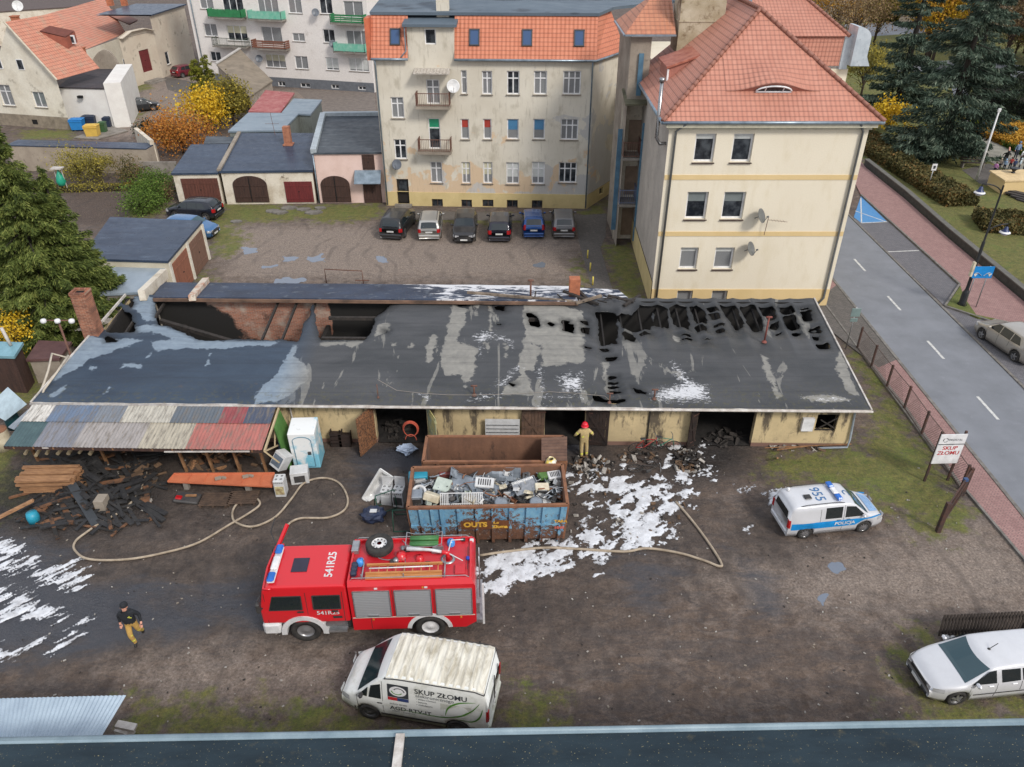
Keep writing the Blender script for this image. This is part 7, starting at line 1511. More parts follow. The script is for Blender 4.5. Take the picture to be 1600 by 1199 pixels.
for sg in(-1,1):
 for k_ in range(3):
  xa=bodF-.14-k_*bl*.325;xb=xa-bl*.285;mb=MB();mb.box(((xa+xb)/2,sg*(Wd/2+.004),(1.22+2.36)/2),(xa-xb,.03,1.14));so=mb.build('roller_shutter',m_shut,t)
  mb=MB()
  for p_,q_ in(((xa,1.2),(xb,1.2)),((xb,1.2),(xb,2.38)),((xb,2.38),(xa,2.38)),((xa,2.38),(xa,1.2))):mb.bar((p_[0],sg*(Wd/2+.012),p_[1]),(q_[0],sg*(Wd/2+.012),q_[1]),.035,.04,up=(0,1,0))
  mb.bar(((xa+xb)/2-.18,sg*(Wd/2+.035),1.27),((xa+xb)/2+.18,sg*(Wd/2+.035),1.27),.03);mb.build('shutter_frame',m_alu,so)
 for xx in(bodF-.7,bodF-2.4,bodR+.5):mb=MB();mb.box((xx,sg*(Wd/2+.01),1.05 if xx!=bodF-2.4 else 2.5),(.06,.03,.06));mb.build('marker_lamp',M('lamp_amber',(.6,.25,.04),.3,bump=0),t)
 for xx in(bodF-.9,bodF-2.5):mb=MB();mb.box((xx,sg*(Wd/2+.01),2.5),(.1,.04,.05));mb.build('marker_lamp',m_wht,t)
for sg in(-1,1):
 for xx in(bodF-bl*.325-.07,bodF-bl*.65-.07,bodF-.62):mb=MB();mb.bar((xx,sg*(Wd/2+.003),.6 if xx==bodF-.62 else 1.2),(xx,sg*(Wd/2+.003),1.16 if xx==bodF-.62 else 2.4),.016,.008);mb.build('panel_seam',m_plast,t)
 mb=MB();mb.bar((bodF-.03,sg*(Wd/2+.004),1.14),(bodR+.04,sg*(Wd/2+.004),1.14),.012,.03);mb.build('reflective_strip',M('reflective_white',(.7,.68,.6),.3,bump=0),t)
zd=BH-.1;Y=cy
def Pn(fx,fy):return bodF-fx*bl,cy*(fy*Wd/2)
x_,y_=Pn(.22,-.45);sw_=MB();sw_.lathe([(.26,-.13),(.42,-.15),(.46,-.1),(.46,.1),(.42,.15),(.26,.13),(.26,-.13)],(x_,y_,zd+.26),'Z',32);so=sw_.build('spare_wheel',m_tyre,t)
mb=MB();mb.lathe([(.28,.13),(.25,.08),(.16,.05),(.13,.1),(.08,.1)],(x_,y_,zd+.26),'Z',28);mb.build('rim',m_wht,so)
for i in range(10):mb=MB();a=2*pi*i/10;mb.lathe([(.02,.0),(.02,.03),(.001,.03)],(x_+.2*cos(a),y_+.2*sin(a),zd+.32),n=6);mb.build('rim_hole',m_plast,so)
x_,y_=Pn(.08,.12);mb=MB();mb.lathe([(.13,0),(.14,.12),(.11,.2),(.02,.24)],(x_,y_,zd+.02),n=16);mb.build('beacon',m_bluel,t)
x_,y_=Pn(.80,-.62);mb=MB();mb.lathe([(.13,0),(.14,.12),(.11,.2),(.02,.24)],(x_,y_,zd+.02),n=16);mb.build('beacon',m_bluel,t)
x_,y_=Pn(.58,-.68);
for k_ in range(4):mb=MB();mb.tube([(x_+.48,y_+cy*(-.18+.13*k_),zd+.16+(.05 if k_%2 else 0)),(x_-.48,y_+cy*(-.18+.13*k_),zd+.16+(.05 if k_%2 else 0))],.062,10);mb.build('suction_hose',M('hose_green',srgb(72,128,72),.5,bump=0),t)
mb=MB()
for dx in(-.6,.6):
 for dy in(-.3,.3):mb.bar((x_+dx,y_+dy,zd),(x_+dx,y_+dy,zd+.3),.025)
 mb.bar((x_+dx,y_-.3,zd+.3),(x_+dx,y_+.3,zd+.3),.025)
for dy in(-.3,.3):mb.bar((x_-.6,y_+dy,zd+.3),(x_-.35,y_+dy,zd+.2),.02);mb.bar((x_+.6,y_+dy,zd+.3),(x_+.35,y_+dy,zd+.2),.02);mb.bar((x_-.35,y_+dy,zd+.2),(x_+.35,y_+dy,zd+.2),.02)
mb.build('hose_rack',m_alu,t)
for k_ in range(2):mb=MB();mb.box((x_+(.47 if k_ else-.47),y_+cy*.32,zd+.12),(.36,.02,.2));mb.build('rack_mesh',m_alu,t)
wood=M('ladder_wood',srgb(196,138,84),.5,col2=srgb(168,112,66),sc=4,stretch=(.5,4,4),bump=0)
lx0,ly=Pn(.14,.5);lx1,_=Pn(.74,.5)
mb=MB()
for dy in(-.17,.2):mb.bar((lx0,ly+cy*dy,zd+.2),(lx1,ly+cy*dy,zd+.2),.05,.09)
for i in range(9):x=lx0+(lx1-lx0)*(i+.5)/9;mb.tube([(x,ly-.18,zd+.2),(x,ly+.2,zd+.2)],.018,6)
mb.build('ladder',wood,t)
mb=MB();mb.bar((lx0,ly+cy*.30,zd+.12),(lx1,ly+cy*.30,zd+.12),.13,.12);mb.build('hook_ladder',wood,t)
mb=MB();mb.tube([(lx0-.1,ly+cy*.05,zd+.27),(lx1+.3,ly+cy*.02,zd+.27)],.022,6);mb.build('pole_white',m_wht,t)
mb=MB()
for xx in(lx0+.12,(lx0+lx1)/2,lx1-.08):mb.bar((xx,ly-.34,zd+.1),(xx,ly+.34,zd+.1),.04);mb.bar((xx,ly-.34,zd),(xx,ly-.34,zd+.3),.03);mb.bar((xx,ly+.34,zd),(xx,ly+.34,zd+.3),.03)
mb.build('ladder_rack',m_alu,t)
x_,y_=Pn(.78,.0);mb=MB();mb.lathe([(.24,0),(.24,.03),(.16,.04)],(x_,y_,zd+.005),n=18);mo=mb.build('monitor_base',m_alu,t)
mb=MB();mb.tube([(x_,y_,zd),(x_,y_,zd+.3),(x_+.2,y_,zd+.34)],.08,10);mb.build('monitor_neck',m_fr,mo)
mb=MB();mb.tube([(x_+.15,y_,zd+.34),(x_+.6,y_-cy*.1,zd+.36),(x_+1.35,y_-cy*.16,zd+.38)],[.055,.05,.075],10);mb.build('monitor_barrel',m_wht,mo)
mb=MB();mb.tube([(x_,y_,zd+.3),(x_-.5,y_+cy*.28,zd+.2)],.015,5);mb.tube([(x_-.02,y_-cy*.05,zd+.3),(x_-.1,y_-cy*.6,zd+.28),(x_-.5,y_-cy*.62,zd+.28)],.02,5);mb.build('monitor_lever',m_wht,mo)
for fx_,fy_,r_,h_ in((.40,-.12,.15,.2),(.55,-.02,.12,.14)):
 x_,y_=Pn(fx_,fy_);mb=MB();mb.lathe([(r_*1.2,0),(r_*1.2,.03),(r_,.04),(r_,h_),(.01,h_+.02)],(x_,y_,zd),n=18);mb.build('filler_cap',m_fr,t)
x_,y_=Pn(.94,.05);mb=MB();mb.box((x_,y_,zd+.08),(.12,.14,.12),bev=.03);mb.build('rear_beacon',M('deep_blue',srgb(24,60,170),.2,bump=0),t);mb=MB();mb.tube([(x_,y_-.5,zd+.1),(x_,y_+.5,zd+.1)],.012,5);mb.build('aerial',m_plast,t)
for fx_,fy_ in((.90,-.8),(.97,-.75)):x_,y_=Pn(fx_,fy_);mb=MB();mb.box((x_,y_,zd+.06),(.14,.12,.1),bev=.02);mb.build('work_lamp',m_plast if fx_<.95 else m_wht,t)
for i,fy_ in enumerate((.15,.32,.5)):x_,y_=Pn(.04,fy_+.1);mb=MB();mb.box((x_,y_,zd+.12),(.2,.2,.2),bev=.05);mb.build('deck_box',M('box_navy',(.02,.03,.06),.5,bump=0),t)
mb=MB();x_,y_=Pn(.30,-.5);mb.tube([(x_+.55*cos(a)*1.0,y_+.52*sin(a),zd+.04) for a in np.linspace(.3,5.5,18)],.018,5);mb.build('wheel_strap',m_alu,t)
for k_ in range(3):x_,y_=Pn(.36+.025*k_,.05-.25*k_);mb=MB();mb.lathe([(.09,0),(.09,.14),(.01,.15)],(x_,y_,zd),n=12);mb.build('valve',m_alu,t)
for s_ in(-1,1):mb=MB();y_=s_*(Wd/2-.14);mb.tube([(bodF-.1,y_,BH+.02),(bodF-.15,y_,BH+.1),(bodR+.3,y_,BH+.1),(bodR+.2,y_,BH+.02)],.014,5);mb.build('deck_rail',m_alu,t)
for fx_,fy_,sx_,sy_,h_,m_ in((.02,-.55,.24,.5,.18,m_alu),(.44,-.42,.2,.16,.14,m_plast),(.68,-.3,.3,.12,.1,m_alu),(.62,.22,.16,.14,.12,m_plast),(.88,.5,.34,.4,.1,m_frt),(.33,.16,.12,.3,.1,m_plast)):x_,y_=Pn(fx_,fy_);mb=MB();mb.box((x_,y_,zd+h_/2),(sx_,sy_,h_),bev=.015);mb.build('deck_fitting',m_,t)
mb=MB()
for y_ in(-.3,.1):mb.tube([(bodR-.12,cy*y_,.9),(bodR-.12,cy*y_,BH+.1)],.02,6)
for i in range(6):mb.tube([(bodR-.12,cy*-.3,1.0+.3*i),(bodR-.12,cy*.1,1.0+.3*i)],.015,5)
mb.build('rear_ladder',m_alu,t)
mb=MB();mb.box((bodR-.24,cy*(Wd/2-.25),1.35),(.07,.06,1.9));mb.build('white_pole',m_wht,t);mb=MB();mb.box((bodR-.1,0,.62),(.2,Wd-.3,.14));mb.box((bodR-.06,cy*(Wd/2-.3),1.2),(.1,.2,.5));mb.build('rear_bumper',m_alu,t)
mb=MB();mb.bar((cabFr-.28,-cy*(Wd/2-.12),CH-.1),(cabFr-.55,-cy*(Wd/2+.55),CH+.35),.1,.1);mb.build('floodlight_arm',m_fr,t)
mb=MB();mb.tube([(cabFr-.25,-cy*(Wd/2-.1),CH-.05),(cabFr+.0,-cy*(Wd/2+.35),CH+.2),(cabFr-.05,-cy*(Wd/2+.9),CH+.35)],.02,5);mb.build('cable',m_plast,t)
# -- scrap containers
n=NT('container_blue_rust');p=n.coord();sp=n.n('SeparateXYZ');n.l(p,sp.inputs[0])
blu=n.mix(n.ramp(n.noise(3,5,.6,p),.35,.65),srgb(96,146,178),srgb(124,170,192));rus=n.mix(n.ramp(n.noise(6,6,.7,p),.35,.65),srgb(112,76,54),srgb(78,56,46))
f=n.math('ADD',n.noise(4.5,9,.8,p),n.ramp(sp.outputs[2],.1,1.6,.13,-.05));mid=n.ramp(n.math('ABSOLUTE',sp.outputs[0]),0,1.9,.06,-.035);f=n.math('ADD',f,mid)
c=n.mix(n.ramp(f,.485,.525),blu,rus);c=n.mix(n.ramp(n.noise(9,5,.7,p),.6,.68,0,.5),c,srgb(168,176,172));n.set(c,.75);n.bump(n.noise(9,6,.7,p),.4,.02);m_cb=n.m
m_rustb=M('rust_brown',srgb(122,88,68),.9,col2=srgb(92,66,52),sc=1.3,col3=srgb(64,48,40),sc3=2,thr3=(.58,.7),bsc=20,stretch=(1,1,.5))
m_rust_or=M('rust_orange',srgb(142,98,70),.85,col2=srgb(110,76,58),sc=3,bsc=30)
def container(label,NL,NR,depth,h,ribs,mo,mi_,name='scrap_container',bottom=.12):
 NL,NR=V(NL.x,NL.y,0),V(NR.x,NR.y,0);u=(NR-NL).normalized();L=(NR-NL).length;nn=V(-u.y,u.x,0);th=atan2(u.y,u.x)
 c=(NL+NR)/2+nn*depth/2;t=thing(name,c,label,'skip container',th);D=depth;hl,hd=L/2,D/2
 mb=MB();b=bottom;T=.06
 def pan(a0,a1,b0,b1):mb.face([a0,a1,b1,b0])
 Bt=[(-hl+b,-hd+b,.18),(hl-b,-hd+b,.18),(hl-b,hd-b,.18),(-hl+b,hd-b,.18)];Tp=[(-hl,-hd,h),(hl,-hd,h),(hl,hd,h),(-hl,hd,h)]
 for i in range(4):j=(i+1)%4;mb.face([Bt[i],Bt[j],Tp[j],Tp[i]])
 mb.face(Bt[::-1]);mb.build('shell',mo,t)
 mb=MB();k=T;Bi=[(-hl+b+k,-hd+b+k,.24),(hl-b-k,-hd+b+k,.24),(hl-b-k,hd-b-k,.24),(-hl+b+k,hd-b-k,.24)];Ti=[(-hl+k,-hd+k,h-.01),(hl-k,-hd+k,h-.01),(hl-k,hd-k,h-.01),(-hl+k,hd-k,h-.01)]
 for i in range(4):j=(i+1)%4;mb.face([Ti[i],Ti[j],Bi[j],Bi[i]])
 mb.face(Bi);mb.build('inside',mi_,t)
 mb=MB()
 for i in range(4):mb.bar(Tp[i],Tp[(i+1)%4],.12,.1)
 mb.build('rim',m_rust_or,t)
 for x in ribs:
  mb=MB();mb.bar((x*(hl-.02),-hd-.035,h-.06),(x*(hl-b-.02),-hd+b-.045,.1),.11,.09,up=(0,1,0));mb.build('rib',mo,t)
  mb=MB();mb.bar((x*(hl-.02),hd+.035,h-.06),(x*(hl-b-.02),hd-b+.045,.1),.11,.09,up=(0,1,0));mb.build('rib',mo,t)
 for x in(-1,1):
  for y in(-.9,-.3,.3,.9):mb=MB();mb.bar((x*(hl+.03),y*hd,h-.06),(x*(hl-b+.04),y*(hd-b),.1),.09,.11);mb.build('rib',m_rust_or,t)
 mb=MB();mb.bar((-hl+.06,-hd+.02,h*.52),(hl-.06,-hd+.02,h*.52),.06,.09);mb.build('rail',mo,t)
 for x in(-.6,.6):
  for y in(-.5,.5):mb=MB();mb.lathe([(.01,-.08),(.1,-.08),(.1,.08),(.01,.08)],(x*hl,y*hd,.1),'Y',12);mb.build('roller',m_rust_or,t)
 return t,u,nn,L,c,th
NLc,NRc=G(637,794,1.98),G(887,789,1.98)
ribs=[2*(x-637)/250-1 for x in(655,673,688,715,744,770,798,825,851,880)]
t1,cu,cn,cL,cc1,cth=container('blue paint flaked scrap container heaped with metal and appliances',NLc,NRc,2.35,1.98,ribs,m_cb,m_rustb)
W1=Wall(V(NLc.x,NLc.y,0),V(NRc.x,NRc.y,0))
yl=M('letter_yellow',srgb(226,180,66),.7,col2=srgb(176,128,50),sc=9,bump=0);rl=M('letter_pink',srgb(206,104,88),.7,bump=0)
mb=MB();mb.box((-.02-(637+887)/2*0+(759-762)/250*cL,-1.175+.05,1.06),(2.0,.02,.44));mb.v=[(x,y-.12+(1.98-z)*.065,z) for x,y,z in mb.v];so=mb.build('name_plate',M('plate_rust',srgb(112,66,34),.8,col2=srgb(88,52,30),sc=3),t1)
def ctext(s_,sz,x0,z0,m,par=t1,bold=0):
 vs,fs=text_geo(s_,sz,'LEFT',bold);mb=MB();mb.mesh([(x0+v.x,-1.175-.1+(1.98-z0-v.y)*.066,z0+v.y) for v in vs],fs);mb.build('lettering',m,par)
ctext('OUTS',.34,-.93,1.1,yl,so,.02);ctext('Ł.o',.16,.2,1.2,yl,so,.01);ctext('Złoma',.22,.15,.98,yl,so,.012)
ctext('TARA',.19,2.5,1.2,yl,bold=.012);ctext('1840',.19,2.5,.86,rl,bold=.012)
NL2,NR2=G(661,730,1.85),G(886,728,1.85)
t2,*_r=container('empty rust brown container standing against the garage wall, behind the full one',G(661,722,1.85),G(884,722,1.85),1.7,1.85,[-.8,-.4,0,.4,.8],m_rustb,m_rustb)
mb=MB();k=30;q0,q1=G(846,686,2.0),G(886,684,2.0);q2,q3=G(886,722,1.9),G(846,722,1.9)
for i in range(k):
 f0,f1=i/k,(i+1)/k;dz=lambda f:.03*sin(f*k*pi/2.0)
 a,b=q0.lerp(q3,f0),q1.lerp(q2,f0);c,d=q1.lerp(q2,f1),q0.lerp(q3,f1);mb.face([a+V(0,0,dz(f0)+.06),b+V(0,0,dz(f0)+.06),c+V(0,0,dz(f1)+.06),d+V(0,0,dz(f1)+.06)],0,None,True)
one('metal_sheet',mb,M('sheet_rust',srgb(108,82,68),.85,col2=srgb(84,62,52),sc=3),'rusty corrugated sheet lying across the right end of the empty container','metal sheet')
# ---- scrap pieces. local frame of container 1: X along, Y across (away), z up
MC=Matrix.Translation(cc1)@Matrix.Rotation(cth,4,'Z')
def cpx(x,y,z):
 return MC.inverted()@G(x,y,z)
GR={'white':M('enamel_white',(.62,.63,.63),.4,col2=(.48,.48,.47),sc=3,bump=0),'grey':M('sheet_metal_grey',srgb(150,158,166),.4,.4,col2=srgb(116,124,132),sc=2),'dark':M('scrap_dark',(.035,.035,.038),.6,col2=(.07,.065,.06),sc=4),'cream':M('enamel_cream',srgb(214,206,184),.5,col2=srgb(180,168,140),sc=3),'teal':M('enamel_teal',srgb(44,150,176),.4),'maroon':M('enamel_maroon',srgb(120,62,58),.6),'green':M('scrap_green',srgb(84,120,62),.6),'rust':m_rust_or,'blue':M('scrap_blue',srgb(64,88,128),.5),'alu':m_alu,'pale':M('enamel_palegreen',srgb(186,196,186),.5,col2=srgb(150,160,150),sc=2)}
def rotm(rx,ry,rz):return Matrix.Rotation(rz,4,'Z')@Matrix.Rotation(ry,4,'Y')@Matrix.Rotation(rx,4,'X')
def sthing(name,P,rx,ry,rz,label,cat,group=None,tr=MC):
 t=thing(name,(0,0,0),label,cat,0,group);M_=tr@Matrix.Translation(P)@rotm(rx,ry,rz);t.location=M_.translation;t.rotation_euler=M_.to_euler();return t
def boxapp(name,P,sz,rot,m,label,cat,door=None,group=None,vent=False,tr=MC):
 
 t=sthing(name,P,*rot,label,cat,group,tr);X,Y_,Z=sz;mb=MB();mb.box((0,0,Z/2),sz,bev=.025);mb.build('body',m,t)
 if door:mb=MB();mb.box((0,-Y_/2-.008,Z*.45),(X*.78,.02,Z*.6),bev=.008);mb.build('door',door,t);mb=MB();mb.box((0,-Y_/2-.03,Z*.82),(X*.6,.03,.02));mb.build('handle',m_alu,t)
 if vent:mb=MB();[mb.box((X*(-.3+.12*i),0,Z+.006),(X*.06,Y_*.6,.01)) for i in range(6)];mb.build('grille',GR['dark'],t)
 return t
SG='scrap heaped in the blue container'
def panel(P,sz,rot,m,label,name='sheet_panel',cat='metal sheet',fold=.05):
 t=sthing(name,P,*rot,label,cat,SG);X,Y_=sz;mb=MB();N_=8
 g=[[(X*(i/N_-.5),Y_*(j/4-.5),.05*sin(i*1.3+j)*.6) for j in range(5)] for i in range(N_+1)]
 for i in range(N_):
  for j in range(4):mb.face([g[i][j],g[i+1][j],g[i+1][j+1],g[i][j+1]],0,None,True)
 mb.build('sheet',m,t)
 mb=MB()
 for s_ in(-1,1):mb.box((0,s_*Y_/2,fold/2),(X,.015,fold));mb.box((s_*X/2,0,fold/2),(.015,Y_,fold))
 mb.build('flange',m,t);return t
def at(x,y,z):return cpx(x,y,z)
boxapp('boiler_case',at(654,751,1.5),(.75,.42,.34),(0,0,.05),GR['teal'],'teal blue boiler case in the left rear corner of the blue container','boiler',GR['white'],SG)
panel(at(769,740,1.7),(2.25,.55),(1.15,.02,-.07),GR['grey'],'long grey steel shelf leaning on the rear wall of the blue container')
panel(at(740,762,1.6),(1.9,.8),(.25,.12,-.35),GR['grey'],'wide crumpled grey sheet in the middle of the scrap heap')
panel(at(714,743,1.75),(.8,.35),(.6,.9,.4),GR['grey'],'bent grey sheet sticking up near the left rear of the heap')
boxapp('cabinet',at(696,742,1.62),(.5,.35,.2),(.1,0,.05),GR['maroon'],'small maroon metal box near the rear wall of the blue container','metal box',None,SG)
boxapp('cabinet',at(692,764,1.5),(.62,.6,.35),(.3,.1,-.3),GR['pale'],'pale green grey metal cabinet lying left of the heap centre','cabinet',GR['pale'],SG)
boxapp('machine_chassis',at(757,757,1.62),(.75,.45,.18),(.35,.05,-.1),GR['white'],'white appliance chassis under the long grey shelf','appliance part',GR['alu'],SG,True)
boxapp('gas_cooker',at(651,782,1.45),(.5,.45,.4),(.1,0,.05),GR['grey'],'grey cooker with black door at the front left corner of the heap','cooker',GR['dark'],SG)
boxapp('cabinet',at(674,783,1.62),(.62,.4,.3),(-.5,.1,-.35),GR['cream'],'cream metal cover lying at the front left of the heap','metal box',None,SG)
t=sthing('wire_rack',at(721,783,1.72),.9,0,.0,'white slatted rack lying along the front rim of the heap','rack',SG);mb=MB();X=1.65
for yy in(-.3,.3):mb.box((0,yy,0),(X,.035,.035))
for i in range(24):
 if 4<i<12:mb.box((-X/2+X*(i+.5)/24,-.2,0),(.035,.2,.02))
 else:mb.box((-X/2+X*(i+.5)/24,0,0),(.035,.6,.02))
mb.box((0,-.1,-.01),(X,.03,.02));mb.build('frame',GR['white'],t)
t=sthing('washing_machine_drum',at(655,769,1.7),.5,0,0,'pale round drum ring on the left of the heap','drum',SG);mb=MB();mb.lathe([(.17,-.1),(.27,-.1),(.3,0),(.27,.1),(.2,.1),(.17,0),(.17,-.1)],n=24);mb.build('ring',GR['white'],t);mb=MB();mb.lathe([(.16,-.08),(.05,-.06),(.01,-.06)],n=20);mb.build('hub',GR['alu'],t)
t=sthing('tabletop_frame',at(821,761,1.72),.3,-.1,.35,'white tray full of parts right of the heap centre','tray',SG);mb=MB();mb.box((0,0,0),(.95,.62,.03));[mb.box((0,s_*.31,.05),(.95,.02,.12)) for s_ in(-1,1)];[mb.box((s_*.475,0,.05),(.02,.62,.12)) for s_ in(-1,1)];mb.build('tray',GR['alu'],t)
boxapp('cabinet',at(846,765,1.6),(.55,.35,.22),(.2,.1,.1),GR['cream'],'small cream box with dark gap on the right of the heap','metal box',GR['dark'],SG)
boxapp('drying_basket',at(866,745,1.62),(.55,.4,.16),(.2,0,.2),GR['white'],'white crate of bits in the right rear corner of the container','crate',None,SG,True)
boxapp('machine_part',at(848,747,1.6),(.45,.3,.2),(.2,.3,.5),GR['green'],'green painted part near the right rear of the heap','machine part',None,SG)
for i,(x,y,m,l) in enumerate(((705,775,'dark','dark cushion of rubber on the white rack'),(838,785,'grey','round grey lid at the right front rim'),(783,785,'grey','grey pan between pipes near the front rim'))):
 t=sthing('lid',at(x,y,1.72),.2,.1,0,l,'metal lid',SG);mb=MB();mb.lathe([(.01,.06),(.2,.05),(.27,.0),(.25,-.04),(.01,-.05)],n=18);mb.build('dish',GR[m],t)
rs=random.Random(12)
cols=[('white','white'),('grey','grey'),('dark','black'),('rust','rusty'),('alu','bare metal')]
for i in range(64):
 x,y=rs.uniform(650,876),rs.uniform(740,784);k_,nm=rs.choice(cols) if x>770 else rs.choice(cols[1:]);P=at(x,y,1.55+rs.random()*.22);L=rs.uniform(.35,1.15);a=rs.uniform(0,pi);e=rs.uniform(-.25,.25)
 mb=MB();pts=[P+V(cos(a)*L*(s_-.5),sin(a)*L*(s_-.5)*.6,e*L*(s_-.5)+.07*sin(s_*5+i)) for s_ in(0,.3,.6,1)];pts=[MC@p_ for p_ in pts]
 for p_ in pts:p_.z=min(p_.z,2.02)
 mb.tube(pts,rs.choice([.014,.02,.03]),6);one('metal_rod',mb,GR[k_],f'{nm} bent rod or tube among the scrap in the blue container','metal rod','bent %s rods in the blue container'%nm)
for i in range(90):
 x,y=rs.uniform(648,878),rs.uniform(738,786);k_=rs.choice(['dark','grey','white','rust','white','alu','grey','pale','cream','white']);P=at(x,y,1.42+rs.random()*.32);X,Y_,Z=rs.uniform(.15,.5),rs.uniform(.12,.34),rs.uniform(.06,.22)
 mb=MB();mt=MC@Matrix.Translation(P)@rotm(rs.uniform(-.7,.7),rs.uniform(-.6,.6),rs.uniform(0,3))
 vs=[(sx*X/2*(1+rs.uniform(-.25,.1)),sy*Y_/2*(1+rs.uniform(-.25,.1)),sz*Z/2*(1+rs.uniform(-.4,.2))) for sx in(-1,1) for sy in(-1,1) for sz in(-1,1)];vs=[mt@Vector(v) for v in vs]
 for v in vs:v.z=min(v.z,1.96)
 mb.mesh(vs,[(0,1,3,2),(4,6,7,5),(0,4,5,1),(2,3,7,6),(0,2,6,4)]);
 a_,b_=vs[5],vs[7];mb.bar(a_,b_,.02);mb.bar(vs[1],vs[3],.02)
 one('crushed_part',mb,GR[k_],f'crushed {k_ if k_ != "alu" else "bare metal"} part in the scrap heap of the blue container','scrap part',f'crushed {k_} parts in the blue container')
me,gv_=grid_mesh('scrap_fill',np.linspace(-cL/2+.1,cL/2-.1,90),np.linspace(-1.05,1.05,34),lambda X,Y:1.22+.36*NZ.fbm(X*1.9,Y*2.3,4)+.1*(NZ2(X*7,Y*7)-.5),M('scrap_debris',(.10,.095,.09),.7,col2=(.03,.028,.028),sc=7,thr=(.4,.55),col3=(.34,.34,.35),sc3=11,thr3=(.56,.62),bsc=14,bump=1,bdist=.08))
o=link(bpy.data.objects.new('scrap_fill',me));o.matrix_world=MC;o.rotation_euler=MC.to_euler();o.location=MC.translation;tag(o,'small tangled scrap filling the blue container between the larger pieces','scrap',kind='stuff')
t=sthing('yellow_bag',MC.inverted()@G(861,722,1.95),0,0,.3,'yellow and white bag on the rim between the two containers','bag',None);mb=MB();mb.lathe([(.01,-.1),(.2,-.08),(.24,.0),(.17,.1),(.09,.15),(.12,.18)],n=12);mb.v=[(x*(1+.25*sin(i*2.1)),y*(1+.25*cos(i*1.3)),z) for i,(x,y,z) in enumerate(mb.v)];mb.build('bag',M('bag_yellow',srgb(226,200,96),.5,col2=srgb(226,224,210),sc=4,thr=(.45,.55)),t)
# -- things on the ground left of the container
def gthing(name,x,y,label,cat,rz=0,z=0,group=None):p_=G(x,y,z);return thing(name,p_,label,cat,rz,group)
def mbox(t,name,c,sz,m,bev=.015,rot=None,par=None):mb=MB();mb.box(c,sz,mat=rot,bev=bev);return mb.build(name,m,par or t)
bt_=thing('bathtub',G(576,781),'white bathtub leaning upright beside the cookers left of the blue container','bathtub');B_=G(566,779,.08);ax_=(onY(592,736,B_.y+.35)-B_).normalized();ww_=V(1,-.2,0).normalized();nn=ax_.cross(ww_).normalized();ww_=nn.cross(ax_)
if ww_.x<0:ww_=-ww_
if nn.y>0:nn=-nn
Lb,Wb=1.55,.66;c0=B_+ww_*Wb/2;mb=MB();N1,N2=22,14
def bp3(u,v,d):return c0+ax_*(u*Lb)+ww_*((v-.5)*Wb)+nn*d
gr=[[bp3(i/N1,j/N2,-.30*max(0,1-((i/N1-.5)/.44)**6)*max(0,1-((j/N2-.5)/.40)**4)) for j in range(N2+1)] for i in range(N1+1)]
for i in range(N1):
 for j in range(N2):mb.face([gr[i][j],gr[i][j+1],gr[i+1][j+1],gr[i+1][j]],0,None,True)
for(a,b) in(((0,0),(1,0)),((1,0),(1,1)),((1,1),(0,1)),((0,1),(0,0))):mb.bar(bp3(*a,0),bp3(*b,0),.05,.05)
mb.build('tub',M('tub_white',(.72,.72,.70),.2,bump=0),bt_,world=True);mb=MB();mb.lathe([(.01,.0),(.035,.01)],bp3(.78,.5,-.26),n=10);mb.build('drain',m_plast,bt_,world=True)
def cooker(x,y,rz,label,lid=True,ovm=None,h=.85,m=None):
 t=gthing('cooker',x,y,label,'cooker',rz);m=m or GR['white']
 mbox(t,'body',(0,0,h/2),(.44,.5,h),m,.02);mbox(t,'oven_door',(0,-.257,h*.42),(.36,.02,h*.5),ovm or GR['dark'],.006)
 mb=MB();[mb.lathe([(.02,h),(.035,h+.012),(.05,h+.004)],(sx*.1,sy*.11,0),n=12) for sx in(-1,1) for sy in(-1,1)];mb.build('hob',GR['dark'],t)
 if lid:mbox(t,'lid',(0,.24,h+.22),(.44,.02,.44),m,.006)
 mb=MB();[mb.lathe([(.018,0),(.018,-.03)],(-.16+.08*i,-.25,h*.9),'Y',8) for i in range(5)];mb.build('knobs',GR['dark'],t);return t
cooker(625,787,-.15,'white gas cooker with raised lid and open black oven, beside the container',h=.8);cooker(606,784,-.1,'narrow white cooker with glass hob between the bathtub and the other cooker',True,GR['white'],h=.72,m=GR['white'])
cooker(441,771,.05,'small white washing machine with a stained front, nearest of three appliances',False,M('door_stained',srgb(206,196,150),.6,col2=srgb(120,92,60),sc=5));
t=gthing('cooker',437,742,'tilted white cooker with grey glass front leaning on the small washing machine','cooker',-.7);t.rotation_euler=(-.5,.3,-.6);t.location.z=.45;mbox(t,'body',(0,0,.35),(.58,.55,.75),GR['white']);mbox(t,'door',(0,-.285,.35),(.48,.02,.5),M('glass_grey',srgb(96,108,120),.2),.006)
t=gthing('cooker',470,750,'white oven lying with its black glass window facing the yard, by the blue cabin','cooker',.2);mbox(t,'body',(0,0,.3),(.75,.6,.6),GR['white']);mbox(t,'oven_door',(0,-.31,.28),(.45,.02,.34),GR['dark'],.006)
t=gthing('tarpaulin',584,812,'crumpled dark blue tarpaulin bundle with white patch below the bathtub','tarpaulin');mb=MB();vs=[];fs=[]
bm=bmesh.new();bmesh.ops.create_icosphere(bm,subdivisions=3,radius=.45)
for v in bm.verts:d=v.co.normalized();k=1+.35*(NZ.fbm(d.x*3+5,d.y*3+d.z*2,3)-.5)*2;v.co=Vector((d.x*.5*k,d.y*.42*k,max(0,.25+d.z*.32*k)))
bm.verts.index_update();mb.mesh([v.co[:] for v in bm.verts],[tuple(v.index for v in f.verts) for f in bm.faces]);mb.build('tarp',M('tarp_navy',srgb(44,56,84),.5,col2=srgb(28,34,52),sc=4),t);bm.free();mbox(t,'white_patch',(.05,-.1,.56),(.28,.2,.03),GR['white'],.01)
